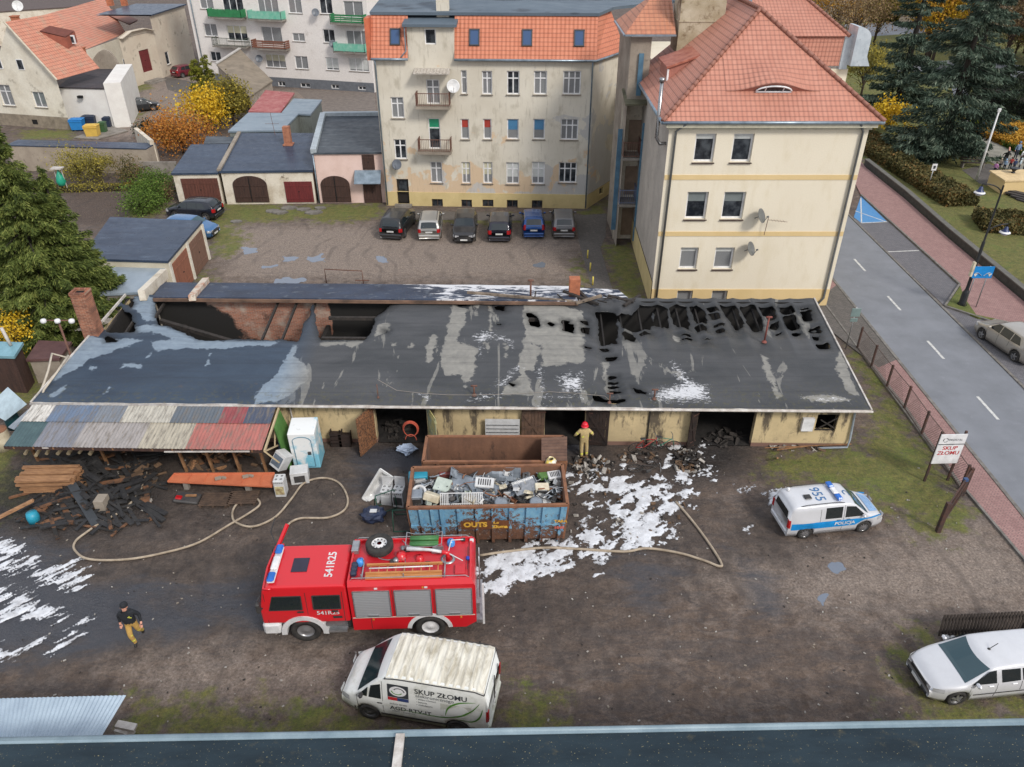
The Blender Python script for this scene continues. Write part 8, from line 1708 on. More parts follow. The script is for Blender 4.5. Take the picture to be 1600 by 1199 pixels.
gm_=M('frame_green',srgb(28,84,66),.5)
for(x,y,rz,lab,X,Y_) in((630,832,.05,'dark green metal frame standing by the left end of the blue container',.75,1.0),(606,800,.5,'green folded chair frame under the cookers',.8,.5)):
 t=gthing('folded_frame',x,y,lab,'metal frame',rz);mb=MB();z1=.9
 for a,b in(((-X/2,0,.05),(X/2,0,.05)),((X/2,0,.05),(X/2,Y_*.3,z1)),((X/2,Y_*.3,z1),(-X/2,Y_*.3,z1)),((-X/2,Y_*.3,z1),(-X/2,0,.05)),((-X/2,Y_,.05),(X/2,Y_,.05)),((-X/2,Y_,.05),(-X/2,Y_*.3,z1)),((X/2,Y_,.05),(X/2,Y_*.3,z1))):mb.tube([a,b],.02,6)
 mb.build('frame',gm_,t)
n=NT('cabin_white_blue');p=n.coord();sp=n.n('SeparateXYZ');n.l(p,sp.inputs[0]);f=n.math('ADD',n.noise(1.6,6,.65,p,.4),n.math('ADD',n.ramp(sp.outputs[2],0,1.9,.14,-.12),n.ramp(sp.outputs[0],-.2,.55,-.02,.1)))
c=n.mix(n.ramp(f,.5,.66),srgb(222,224,222),srgb(122,186,206));c=n.mix(n.ramp(n.noise(5,5,.7,p),.6,.72,0,.4),c,srgb(150,148,140));n.set(c,.45);m_cab=n.m
g0,g1=G(465,729),G(496,732);t=thing('portable_cabin',(g0+g1)/2+V(0,.5,0),'tall white cabin stained light blue, with rounded door, by the garage wall','cabin',.05);Wc,Dc,Hc=1.15,1.15,1.95
tp=.06;vs=[(-Wc/2,-Dc/2,0),(Wc/2,-Dc/2,0),(Wc/2,Dc/2,0),(-Wc/2,Dc/2,0),(-Wc/2-tp,-Dc/2+.02,Hc-.1),(Wc/2-tp,-Dc/2+.02,Hc-.1),(Wc/2-tp,Dc/2,Hc),(-Wc/2-tp,Dc/2,Hc)]
mb=MB();mb.mesh(vs,[(0,3,2,1),(4,5,6,7),(0,1,5,4),(1,2,6,5),(2,3,7,6),(3,0,4,7)]);bo=mb.build('body',m_cab,t);bv_=bo.modifiers.new('b','BEVEL');bv_.width=.05;bv_.segments=3
mb=MB();D=[(-.38,.12),(.38,.12),(.38,1.5)]+[(.38*cos(a)-.02,1.5+.2*sin(a)) for a in np.linspace(.2,pi-.2,8)]+[(-.40,1.5)];mb.face([(x-tp*z/Hc,-Dc/2-.012+.02*z/Hc,z) for x,z in D]);do=mb.build('door',m_cab,t)
mb=MB();L_=[(x-tp*z/Hc,-Dc/2-.02+.02*z/Hc,z) for x,z in D];[mb.bar(a,b,.03,.02) for a,b in zip(L_,L_[1:]+L_[:1])];mb.build('door_seal',M('seal_blue',srgb(96,140,160),.5),do);mbox(t,'handle',(.2,-Dc/2-.03,.85),(.14,.04,.16),GR['dark'],.01,par=do)
t=gthing('barrel',446,705,'small dark barrel standing left of the tall white cabin','barrel');mb=MB();mb.lathe([(.01,0),(.25,0),(.27,.25),(.25,.6),(.01,.62)],n=16);mb.build('barrel',GR['blue'],t)
t=gthing('side_board',345,752,'long orange tipper side board lying on blocks in front of the shelter','side board');c4=[G(262,753,.5),G(425,761,.5),G(429,740,.55),G(272,741,.55)]
mb=MB();mb.face(c4);mb.face([p_-V(0,0,.05) for p_ in c4][::-1]);[mb.face([c4[i]-V(0,0,.05),c4[(i+1)%4]-V(0,0,.05),c4[(i+1)%4],c4[i]]) for i in range(4)];mb.build('board',M('orange_board',srgb(204,122,86),.55,col2=srgb(184,102,72),sc=1.4,col3=srgb(150,84,56),sc3=4,thr3=(.62,.72)),t,world=True)
mb=MB();[mb.bar(c4[0].lerp(c4[1],f)+V(0,0,.02),c4[3].lerp(c4[2],f)+V(0,0,.02),.03,.03) for f in(.0,.18,.34,.52,.7,.88,1)];[mb.bar(c4[a]+V(0,0,.02),c4[b]+V(0,0,.02),.05,.06) for a,b in((0,1),(3,2))];mb.build('ribs',MATS['orange_board'],t,world=True)
mb=MB();[mb.box(c4[0].lerp(c4[1],f)+V(0,.2,-.28),(.2,.2,.4)) for f in(.15,)];mb.build('block',m_conc,t,world=True);mb=MB();mb.box(c4[0].lerp(c4[1],.75)+V(0,.2,-.28),(.2,.2,.4));mb.build('block',m_conc,t,world=True)
for x,y,l in((361,757,'brick bits on the left half of the orange board'),(404,754,'brick bits on the right half of the orange board')):
 g=G(x-20,y-8,.56);mb=MB();mb.box((0,0,.05),(.24,.12,.1),rz=.4);mb.box((.22,.05,.04),(.2,.1,.08),rz=-.3);mb.v=[tuple(Vector(v)+g) for v in mb.v];one('brick',mb,m_plgrey,l,'brick')
def pallet(x,y,rz,label,m):
 t=gthing('pallet',x,y,label,'pallet',rz);
 for i in range(7):mbox(t,'slat',(0,-.36+.12*i,.13),(1.2,.09,.022),m,0)
 for i in(-1,0,1):mbox(t,'bearer',(i*.52,0,.06),(.1,.8,.11),m,0)
m_pal=M('pallet_wood',srgb(92,74,60),.9,col2=srgb(62,50,42),sc=5)
pallet(338,784,.0,'dark wooden pallet below the left half of the orange board',m_pal);pallet(381,781,.05,'dark wooden pallet below the right half of the orange board, hose end on it',m_pal)
t=gthing('cover_plate',294,782,'charred black cover with a red lamp in front of the shelter','cover');mbox(t,'plate',(0,0,.12),(1.0,.6,.14),GR['dark'],.04,Matrix.Rotation(.15,4,'Y'));mbox(t,'lamp',(-.3,-.1,.24),(.26,.22,.1),m_lred,.03,Matrix.Rotation(.15,4,'Y'));mbox(t,'wood_bit',(.15,.05,.22),(.45,.1,.05),m_tim,0)
w=FW;r=(w.px(759,680)[0],w.px(812,680)[0]);t=thing('radiator',w.P(r[0],0,.3),'white ribbed panel leaning on the garage wall behind the containers','radiator');mb=MB();w.bx(mb,r[0],r[1],.1,1.55,.22,.28);mb.build('panel',GR['white'],t,world=True)
for i in range(6):mb=MB();w.bx(mb,r[0]+.05,r[1]-.05,.25+.2*i,.28+.2*i,.28,.31);mb.build('rib',m_alu,t,world=True)
mb=MB();c_=w.P(w.px(645,675)[0],1.15,.55);[mb.tube([c_+V(.3*cos(a)*(1+.06*k),.03*k,.36*sin(a)*(1+.05*k)) for a in np.linspace(0,2*pi,20)],.018,5) for k in range(4)];mb.tube([c_+V(.25*cos(a),-.1,.9*sin(a)*.35-.5) for a in np.linspace(0,3,9)],.018,5)
one('cable_coil',mb,M('cable_orange',srgb(190,92,72),.5),'coiled orange cable hanging on the open pale green door','cable')
mb=MB();bm=bmesh.new();bmesh.ops.create_icosphere(bm,subdivisions=3,radius=.4)
for v in bm.verts:d=v.co.normalized();k=1+.6*(NZ.fbm(d.x*4+2,d.y*4+d.z*3,3)-.5)*2;v.co=Vector((d.x*.45*k,d.y*.3*k,max(0,.16+d.z*.2*k)))
bm.verts.index_update();mb.mesh([tuple(v.co+G(636,706)) for v in bm.verts],[tuple(v.index for v in f.verts) for f in bm.faces]);bm.free();one('plastic_sack',mb,M('sack_blue',srgb(176,192,214),.5),'pale blue plastic sacks on the floor by the first open door','sack')
for(x,y,h,l) in((528,694,.8,'stack of dark plastic crates left of the brown open door, left one'),(541,694,.7,'stack of dark plastic crates left of the brown open door, right one')):
 t=gthing('crate',x,y,l,'crate');
 for k in range(4):
  z=h*k/4+.1;mb=MB();[mb.box((0,s_*.25,z),(.5,.025,.16)) for s_ in(-1,1)];[mb.box((s_*.25,0,z),(.025,.5,.16)) for s_ in(-1,1)];mb.box((0,0,z-.07),(.5,.5,.02));mb.build('crate_layer',MATS['planks_charred'],t)
def bicycle(x,y,rz,label,m,lean=.2):
 t=gthing('bicycle',x,y,label,'bicycle',rz);t.rotation_euler=(lean,0,rz)
 for sx in(-.5,.5):
  mb=MB();mb.tube([(sx+.33*cos(a),0,.34+.33*sin(a)) for a in np.linspace(0,2*pi,22)],.022,6);wo=mb.build('wheel',m_tyre,t);mb=MB();[mb.tube([(sx,0,.34),(sx+.32*cos(a),0,.34+.32*sin(a))],.005,3) for a in np.linspace(0,2*pi,13)[:-1]];mb.build('spokes',m_alu,wo)
 mb=MB();[mb.tube(p_,.02,6) for p_ in([(-.5,0,.34),(-.1,0,.32),(.35,0,.82)],[(-.1,0,.32),(-.2,0,.85),(.35,0,.78)],[(-.5,0,.34),(-.2,0,.8)],[(.5,0,.34),(.36,0,.95)])];mb.build('frame',m,t)
 mb=MB();mb.tube([(.3,-.26,1.0),(.37,-.15,.98),(.37,.15,.98),(.3,.26,1.0)],.016,6);mb.build('handlebar',m_alu,t);mb=MB();mb.box((-.22,0,.9),(.26,.14,.06),bev=.02);mb.build('saddle',m_plast,t)
bicycle(1008,706,.15,'red bicycle leaning on the sooty part of the garage wall',M('paint_red_bike',srgb(168,44,44),.4));bicycle(1034,704,-.1,'green bicycle beside the red one at the garage wall',M('paint_green_bike',srgb(48,128,104),.4))
bicycle(1000,722,.5,'charred bicycle lying flat in front of the other two',M('charred_metal',(.06,.055,.05),.8),1.35)
rs=random.Random(21);m_deb=M('debris_pale',srgb(176,172,164),.85,col2=srgb(120,112,104),sc=4);m_debb=M('debris_brown',srgb(104,82,62),.9)
def clump(cx,cy,rx,ry,n_,label,mats,zmax=.45,size=(.12,.5)):
 mb=MB()
 for i in range(n_):
  a,q=rs.uniform(0,2*pi),sqrt(rs.random());x,y=cx+rx*q*cos(a),cy+ry*q*sin(a);g=G(x,y);z=(1-q)*zmax*rs.random()+.03;X=rs.uniform(*size)
  mt=Matrix.Translation(g+V(0,0,z))@rotm(rs.uniform(-.7,.7),rs.uniform(-.6,.6),rs.uniform(0,3));s3=(X,X*rs.uniform(.15,.6),rs.uniform(.02,.12));vs=[mt@Vector((sx*s3[0]/2*(1+rs.uniform(-.3,.2)),sy*s3[1]/2*(1+rs.uniform(-.3,.3)),sz*s3[2]/2)) for sx in(-1,1) for sy in(-1,1) for sz in(-1,1)]
  mb.mesh(vs,[(0,1,3,2),(4,6,7,5),(0,4,5,1),(2,3,7,6),(0,2,6,4),(1,5,7,3)],rs.randrange(len(mats)))
 tag(recenter(mb.build('debris',mats)),label,'debris',kind='stuff')
DM=[m_char,m_char,m_deb,m_debb]
clump(1078,722,26,18,100,'burnt debris heaped before the widest garage door',DM,.7,(.08,.4));clump(925,728,34,18,90,'burnt debris at the feet of the firefighter in the red helmet',DM,.3,(.08,.4));clump(1000,715,32,9,30,'scrap bits lying by the bicycles',DM,.3,(.08,.35))
clump(1132,685,30,14,34,'black burnt lumps inside the widest garage door',[m_char],.35);clump(1250,700,50,6,34,'bits of debris along the wall under the small window',DM+[m_deb],.1,(.08,.35));clump(620,672,24,16,30,'burnt lumps inside the first open door',[m_char],.4)
clump(960,790,110,55,60,'small dark and pale bits scattered over the foam',[m_char,m_deb,m_debb],.05,(.05,.22))
mb=MB();mb.bar(G(1214,703,.35),G(1262,697,.45),.05);mb.bar(G(1215,716,0),G(1215,716,.5),.07);mb.bar(G(1195,700,.3),G(1330,694,.25),.03);one('timber_rail',mb,m_tim,'broken timber rail at the right end of the garage wall','rail')
mb=MB();g=G(1315,690);mb.bar(g+V(0,.0,.75),g+V(.1,-.2,.0),.18,.04);mb.bar(g+V(-.1,.02,.5),g+V(.3,.05,.45),.1,.05);one('torn_sheet',mb,GR['white'],'white torn sheet hanging at the right corner of the garage wall','sheet')
# -- timber stack and charred plank heap, left
m_pln=M('plank_orange',srgb(172,130,92),.85,col2=srgb(120,86,62),sc=3,stretch=(.6,4,4));m_chp=M('plank_charred',(.016,.016,.018),.7,col2=(.04,.038,.036),sc=5,col3=(.12,.08,.05),sc3=3,thr3=(.66,.74),bump=.5,bdist=.01);m_half=M('plank_scorched',srgb(118,82,56),.85,col2=(.02,.018,.016),sc=1.6,thr=(.42,.55),bump=.3)
def planks(P0,ux,n_w,n_h,L,w_,h_,label,m,grp):
 nn_=V(-ux.y,ux.x,0)
 for k in range(n_h):
  for j in range(n_w):
   mb=MB();o=P0+nn_*(j*w_)+V(0,0,h_*(k+.5)+.1)+ux*rs.uniform(-.12,.12)+nn_*(k*.03*rs.uniform(-1,1));mb.bar(o,o+ux*(L+rs.uniform(-.15,.15)),w_*.93,h_*.86);one('plank',mb,m,label,'plank',grp)
planks(G(36,772),V(1,.03,0).normalized(),5,7,2.3,.17,.11,'orange brown board in the neat timber stack at the left edge',m_pln,'boards of the neat timber stack')
for i in range(7):
 mb=MB();g=G(34+i*17,716+rs.uniform(-3,3),.8)+V(0,.25,0);mb.tube([g,g+V(rs.uniform(-.1,.2),.7,.05)],rs.uniform(.06,.1),9);one('log',mb,m_timl,'pale round log end lying under the shelter roof','log','logs under the shelter roof')
for i in range(150):
 cx,cy=rs.gauss(146,50),rs.gauss(768,30);cx=min(max(cx,62),232);cy=min(max(cy,712),826);a=rs.choice([-.75,-.6,-.45,-.9,.5,.2,1.2])+rs.uniform(-.25,.25);L=rs.uniform(.7,2.6);g=G(cx,cy);k=max(0,1-hypot((cx-150)/85,(cy-765)/50));z=.08+k*.75*rs.random()
 d=V(cos(a),sin(a),rs.uniform(-.22,.22)*(1 if k>.2 else.3));a0,b0=g+V(0,0,z)-d*L/2,g+V(0,0,z)+d*L/2;a0.z,b0.z=max(.05,a0.z),max(.05,b0.z);mb=MB();mb.bar(a0,b0,rs.choice([.1,.14,.2]),rs.choice([.04,.05,.08]));m,nm=rs.choice([(m_chp,'charred black'),(m_chp,'charred black'),(m_half,'half burnt brown'),(m_chp,'charred black'),(m_chp,'charred black'),(m_chp,'charred black')]);one('plank',mb,m,nm+' plank in the burnt heap before the shelter','plank',nm+' planks of the burnt heap')
rl_=random.Random(4);mb=MB()
for i in range(420):
 g=G(rl_.uniform(20,1500),700+430*rl_.random());a=rl_.uniform(0,3);s_=rl_.uniform(.03,.09);mb.box(g+V(0,0,.015),(s_,s_*.6,.02),rz=a,mi=rl_.choice([0,0,1,2]))
tag(recenter(mb.build('litter',[m_deb,m_char,m_plgrey])),'small pale and dark bits of litter scattered over the yard','litter',kind='stuff')
mb=MB();mb.bar(G(-20,818,.25),G(52,782,.9),.14,.1);one('plank',mb,m_pln,'long pale orange beam sticking out to the left edge of the photo','beam')
mb=MB();mb.bar(G(112,757,.6),G(150,820,.1),.34,.06);one('plank',mb,M('board_slate',srgb(58,62,66),.6),'wide dark slate grey board lying across the burnt heap','board')
mb=MB();mb.box(G(160,787,.3),(.4,.5,.6));one('block',mb,m_plgrey,'grey brick block in the burnt heap','block')
clump(150,775,95,45,170,'ash and cinders around the burnt plank heap',[m_char,m_char,m_char,m_char,m_debb,m_deb],.35,(.08,.34));clump(215,740,40,22,40,'burnt bits under the middle of the shelter',[m_char,m_debb],.35)
clump(350,722,60,14,30,'wood offcuts lying under the right half of the shelter',[m_pln,m_half,m_debb],.4,(.2,.7))
# -- hoses
def smoothpath(P,k=6):
 out=[]
 for i in range(len(P)-1):
  p0,p1,p2,p3=P[max(i-1,0)],P[i],P[i+1],P[min(i+2,len(P)-1)]
  for j in range(k):f=j/k;out.append(.5*((2*p1)+(p2-p0)*f+(2*p0-5*p1+4*p2-p3)*f*f+(3*p1-p0-3*p2+p3)*f**3))
 return out+[P[-1]]
m_hose=M('hose_canvas',srgb(176,162,142),.85,col2=srgb(138,124,106),sc=3)
def hose(px,label,r=.045):
 mb=MB();mb.tube(smoothpath([G(x,y,r*1.0+.02) for x,y in px]),r,8);one('fire_hose',mb,m_hose,label,'fire hose')
hose([(229,738),(220,765),(195,795),(160,815),(135,832),(118,846),(117,860),(140,874),(200,874),(260,863),(310,848),(355,822),(392,800),(406,788),(400,779),(386,780),(370,788),(363,802),(368,816),(395,823),(430,808),(455,780),(475,755),(505,747),(530,755),(543,778),(538,797),(512,809),(470,810),(450,820),(440,838),(438,846)],'long pale fire hose looping over the yard left of the fire engine')
hose([(750,868),(790,862),(850,856),(905,858),(975,862),(1010,857),(1060,864),(1100,876),(1124,885),(1126,878),(1105,845),(1080,812),(1056,784)],'pale fire hose ending in a sharp bend over the foam, right of the container',.05)
# -- fences, signs, gate by the road
m_fp=M('fence_post_dark',srgb(56,50,48),.8,col2=srgb(92,60,48),sc=4);m_wire=M('fence_wire',srgb(96,80,74),.7,bump=0)
bots=[(1339,545),(1361,574),(1385,606),(1412,640),(1439,680),(1470,722),(1500,766)];H=1.25;bb=[G(*p_) for p_ in bots]
t=thing('wire_fence',bb[0],'chain link fence with dark posts between the grass and the red sidewalk','fence')
for b in bb:mb=MB();mb.bar(b,b+V(0,0,H+.1),.09);mb.build('post',m_fp,t,world=True)
mb=MB()
for a,b in zip(bb[:-1],bb[1:]):
 mb.bar(a+V(0,0,H),b+V(0,0,H),.025);mb.bar(a+V(0,0,.1),b+V(0,0,.1),.02);L=(b-a).length;k=int(L/.12)
 for i in range(k):
  for s_ in(-1,1):
   x0=i/k;x1=x0+s_*.9/L;z0,z1=.1,H
   if x1<0:z1=.1+(H-.1)*(x0/(x0-x1));x1=0
   if x1>1:z1=.1+(H-.1)*((1-x0)/(x1-x0));x1=1
   mb.bar(a.lerp(b,x0)+V(0,0,z0),a.lerp(b,x1)+V(0,0,z1),.009)
mb.build('wire_mesh',m_wire,t,world=True)
mb=MB();[mb.bar(a+V(.1,0,.04),b+V(.1,0,.04),.12,.12) for a,b in zip(bb[:-1],bb[1:])];mb.build('plinth',m_kerb,t,world=True)
t=thing('gate',G(1464,832),'narrow rusty steel gate standing open between the sign and the yard','gate');a,b=G(1465,831),G(1503,774)
mb=MB();mb.bar(a,a+V(0,0,1.5),.16);mb.build('post',m_fp,t,world=True);mb=MB();mb.bar(b,b+V(0,0,1.45),.12);mb.build('post',m_fp,t,world=True)
mb=MB();[mb.bar(a.lerp(b,.08)+V(0,0,z),b+V(0,0,z),.05) for z in(.15,.75,1.35)];[mb.bar(a.lerp(b,.08+.92*i/12)+V(0,0,.15),a.lerp(b,.08+.92*i/12)+V(0,0,1.35),.02) for i in range(13)];mb.build('leaf',m_fp,t,world=True)
mb=MB();mb.box(a.lerp(b,.72)+V(0,0,1.35),(.16,.14,.12));mb.build('blue_tie',GR['blue'],t,world=True)
a,b=G(1445,753),G(1481,752);w=Wall(a,b);t=thing('yard_sign',a,'white scrap yard sign on two dark posts in the grass by the fence','sign');z0=onY(1455,724,a.y).z;z1=onY(1470,679,a.y).z;W_=w.W
for f in(0,1):mb=MB();p_=w.P(f*W_,0,-.05);mb.bar(p_,p_+V(0,0,z1+.1),.08);mb.build('post',m_fp,t,world=True)
mb=MB();w.bx(mb,-.05,W_+.05,z0,z1,.0,.04);bo=mb.build('board',m_frame,t,world=True)
mb=MB();zz=z0+(z1-z0)*.66;w.bx(mb,-.05,W_+.05,zz,zz+.035,.04,.048);mb.build('line',ink,bo,world=True)
def wtext(w,s_,sz,a,z,off,m,par,al='CENTER',bold=0):vs,fs=text_geo(s_,sz,al,bold);mb=MB();mb.mesh([w.P(a+v.x,z+v.y,off) for v in vs],fs);return mb.build('lettering',m,par,world=True)
hh=z1-z0;wtext(w,'SKUP',.27,W_/2,z0+hh*.54,.05,inkr,bo,bold=.003);wtext(w,'ZŁOMU',.27,W_/2,z0+hh*.37,.05,inkr,bo,bold=.003);wtext(w,'PROSTAL',.14,W_*.62,z0+hh*.82,.05,inkl,bo)
mb=MB();c_=(W_*.2,z0+hh*.82)
for k in range(3):a0=k*2.1;mb.tube([w.P(c_[0]+.1*cos(a0+s_),c_[1]+.1*sin(a0+s_),.05) for s_ in(0,.5,1,1.5)],.012,4)
mb.build('logo',ink,bo,world=True)
a,b=G(1506,482),G(1524,482);w=Wall(a,b);t=thing('road_sign',a,'blue road sign with white curved arrows on two thin poles by the street lamp','road sign');zb_,zt2=onY(1540,434,a.y).z,onY(1545,416,a.y).z;xo,_=w.px(1528,425);x1,_=w.px(1557,425)
w=Wall(a,b);
for f in(0,w.W):mb=MB();p_=w.P(f,0);mb.tube([p_,p_+V(.0,0,zt2)],.03,6);mb.build('pole',m_alu,t,world=True)
hw_=.58;cx_=w.W/2;mb=MB();w.bx(mb,cx_-hw_,cx_+hw_,zb_,zt2,.05,.08);bo=mb.build('board',M('sign_blue',srgb(20,134,206),.4,bump=0),t,world=True)
mb=MB()
for s_ in(-1,1):
 c0=[(cx_+s_*(.06+.14*i),zb_+.16+.2*sin(i*.75)) for i in range(4)]
 for(p0,q0),(p1,q1) in zip(c0[:-1],c0[1:]):mb.bar(w.P(p0,q0,.09),w.P(p1,q1,.09),.01,.09,up=tuple(w.n))
 mb.face([w.P(cx_+s_*.42,zb_+.1,.095),w.P(cx_+s_*.54,zb_+.28,.095),w.P(cx_+s_*.3,zb_+.3,.095)])
mb.build('arrow',m_white,bo,world=True);mb=MB();w.bx(mb,cx_-hw_-.14,cx_-hw_-.02,zb_+.1,zt2+.25,-.1,.1);mb.build('side_board',GR['cream'],t,world=True)
a=G(1321,546);t=thing('road_sign',a,'thin pole with a small grey green sign plate beside the garage corner','road sign');mb=MB();mb.tube([a,a+V(0,0,2.6)],.03,6);mb.build('pole',m_alu,t,world=True);mb=MB();mb.box(a+V(0,-.05,2.3),(.5,.03,.5),bev=.01);mb.box(a+V(0,-.05,1.85),(.4,.03,.22),bev=.01);mb.build('board',M('sign_back',srgb(120,140,138),.5),t,world=True)
a=G(1502,478);top=onY(1558,290,a.y).z;t=thing('street_lamp',a,'tall black street lamp with two bell shaped heads by the parking bay','street lamp');m_bl=M('lamp_black',(.012,.014,.016),.4)
mb=MB();mb.lathe([(.26,0),(.28,.1),(.2,.25),(.2,.9),(.14,1.0),(.1,1.15),(.09,top*.55),(.06,top*.56),(.05,top)],a,n=14);mb.build('pole',m_bl,t,world=True)
h1=onY(1527,312,a.y);h2=onY(1567,372,a.y)
for hp,zt_a,nm in((h1,top,'arm'),(h2,h2.z+.75,'arm')):
 d=-1 if hp.x<a.x+.5 and hp is h1 else 1;X=hp.x-a.x;mb=MB();mb.tube([a+V(0,0,zt_a-.5)]+[a+V(X*(1-cos(s_)),0,zt_a-.5+.6*sin(s_)+(0)) for s_ in np.linspace(.1,pi/2,6)]+[a+V(X,0,zt_a-.1)],.035,6);mb.build('arm',m_bl,t,world=True)
 mb=MB();c_=a+V(X,0,zt_a-.45);mb.lathe([(.04,.4),(.1,.34),(.13,.2),(.28,.06),(.31,.0),(.1,.02)],c_,n=16);ho=mb.build('lamp_head',M('lamp_navy',srgb(34,52,96),.4,bump=0),t,world=True);mb=MB();mb.lathe([(.2,.12),(.29,.055),(.3,.02)],c_+V(0,0,.01),n=16);mb.build('rim',m_frame,ho,world=True);mb=MB();mb.lathe([(.22,.01),(.16,-.1),(.01,-.14)],c_,n=14);mb.build('globe',m_wht,ho,world=True)
a,b=G(1466,996),G(1590,990);L=(b-a).length;u=(b-a).normalized();t=thing('slat_gate',a,'dark weathered slatted gate leaning beside the silver car, lower right','gate');m_sl=M('slat_grey',srgb(66,58,52),.9,col2=srgb(44,38,34),sc=4)
hz=onY(1477,964,a.y).z*.95;lean=V(.0,.12,0)
for i in range(25):p_=a+u*(L*i/24);mb=MB();mb.bar(p_+V(0,0,.08),p_+lean+V(0,0,hz),.07,.03,up=(0,1,0));mb.build('slat',m_sl,t,world=True)
mb=MB();[mb.bar(a+lean*f+V(0,.04,hz*f),b+lean*f+V(0,.04,hz*f),.05,.08) for f in(.2,.75)];mb.build('rail',m_sl,t,world=True)
mb=MB();mb.bar(b+u*.15,b+u*.15+V(.1,0,hz+.25),.18);mb.build('post',m_sl,t,world=True);mb=MB();mb.bar(b+u*.45,b+u*.5+V(.2,0,hz),.1);mb.build('post',m_sl,t,world=True)
for x,y in((1487,1002),(1477,1001)):mb=MB();mb.lathe([(.01,0),(.1,.05),(.12,.12),(.07,.22),(.01,.24)],G(x,y),n=10);one('plastic_can',mb,GR['white'],'white plastic can in the grass under the slatted gate, %s one'%('larger' if x>1480 else 'smaller'),'can')
mb=MB();p1,p2=G(510,442),G(568,445);mb.tube([p1,p1+V(0,0,.95),p2+V(0,0,.95),p2],.035,6);mb.bar(p2+V(-.5,0,.3),p2+V(.4,0,.3),.05);one('rail_frame',mb,m_rust,'rusty tube frame standing behind the rear garages','frame')
for x,y,s_ in((426,331,.5),(438,333,.5),(452,326,.55),(475,328,.5),(490,333,.6),(369,347,.4),(500,326,.4)):
 mb=MB();g=G(x,y);mb.prism([(g.x+s_*(1+.3*rs.random())*cos(a),g.y+s_*.7*(1+.3*rs.random())*sin(a)) for a in np.linspace(0,2*pi,8)[:-1]],0,.08+.05*rs.random());one('concrete_slab',mb,m_kerb,'broken pale concrete slab in the grass before the garages','slab','broken slabs before the garages')
for x,y in((918,404),(922,424),(926,446)):mb=MB();g=G(x,y);mb.tube([g,g+V(0,0,.6)],.05,7);one('marker_post',mb,M('post_yellow',srgb(220,200,90),.6),'small yellow white marker post between the car yard and the path','post','marker posts by the path')
# -- things at the left edge
hut('shed',[(-30,556,2.2),(22,557,2.2),(36,535,2.3),(-30,533,2.3)],'dark wooden shed with a pale blue tin roof at the left edge',m_dkw,M('tin_paleblue',srgb(136,178,190),.4,.2,col2=srgb(110,154,166),sc=2))
g=G(17,540,2.3);mb=MB();mb.tube([g,g+V(-.2,.1,.95)],.08,8);one('stove_pipe',mb,m_flash,'short pale stove pipe on the pale blue tin roof','pipe')
hut('shed',[(40,562,1.5),(92,560,1.5),(112,534,1.5),(60,532,1.5)],'low shed with rusty brown tin roof left of the burnt roof',m_plgrey,M('tin_brown',srgb(104,76,74),.6,col2=srgb(84,60,60),sc=2))
def sheetlean(c4,m,label,k=22,amp=.025):
 C=[G(*c) for c in c4];mb=MB()
 for i in range(k*2):
  f0,f1=i/(2*k),(i+1)/(2*k);z0=amp*(i%2);z1=amp*((i+1)%2);mb.face([C[0].lerp(C[1],f0)+V(0,0,z0),C[0].lerp(C[1],f1)+V(0,0,z1),C[3].lerp(C[2],f1)+V(0,0,z1),C[3].lerp(C[2],f0)+V(0,0,z0)])
 one('corrugated_sheet',mb,m,label,'corrugated sheet')
sheetlean([(12,605,1.9),(42,632,1.9),(8,658,1.0),(-25,640,1.1)],M('sheet_paleblue',srgb(178,196,204),.5,col2=srgb(150,166,174),sc=2),'pale blue corrugated sheet leaning at the left edge')
sheetlean([(44,640,1.6),(50,642,1.6),(22,672,1.2),(12,668,1.2)],GR['grey'],'narrow grey sheet edge beside the shelter roof',4)
t=gthing('barrel',24,668,'dark teal barrel between the pale sheet and the shelter','barrel');mb=MB();mb.lathe([(.01,0),(.3,0),(.32,.4),(.3,.9),(.01,.92)],n=18);mb.build('barrel',M('barrel_teal',srgb(20,72,78),.4),t)
t=gthing('barrel',8,700,'off-white barrel with rusty lid at the left edge','barrel');mb=MB();mb.lathe([(.01,0),(.36,0),(.4,.5),(.36,1.0)],n=18);mb.build('barrel',GR['cream'],t);mb=MB();mb.lathe([(.38,1.0),(.36,1.04),(.01,1.04)],n=18);mb.build('lid',m_rust_or,t)
mb=MB();p0,p1=G(108,516,1.0),G(140,500,1.0)
for i in range(8):a_=G(108+i*4.6,517,1.0);mb.bar(a_,a_+V(1.0,1.3,.1),.06,.03)
[mb.bar(G(110,515,.95),G(142,514,.95),.05),mb.bar(G(128,502,1.0),G(158,501,1.0),.05)];one('slatted_screen',mb,m_flash,'pale slatted panel lying beside the foot of the brick chimney','slat panel')
t=gthing('barrel',55,836-20,'teal plastic drum in the burnt heap at the left','drum');mb=MB();mb.lathe([(.01,0),(.22,0),(.24,.3),(.2,.5),(.01,.52)],n=14);mb.build('drum',GR['teal'],t)
t=gthing('water_tank',101,300,'green teardrop water tank hanging in the garden by the spruce','water tank');mb=MB();mb.lathe([(.01,.5),(.3,.6),(.38,.9),(.3,1.3),(.1,1.7),(.06,1.9)],n=16);mb.build('tank',M('tank_green',srgb(40,158,128),.4),t);mb=MB();mb.bar((-.35,0,0),(-.3,0,1.9),.05);mb.bar((.35,0,0),(.3,0,1.9),.05);mb.box((0,0,2.0),(.9,.6,.1));mb.build('stand',m_flash,t)
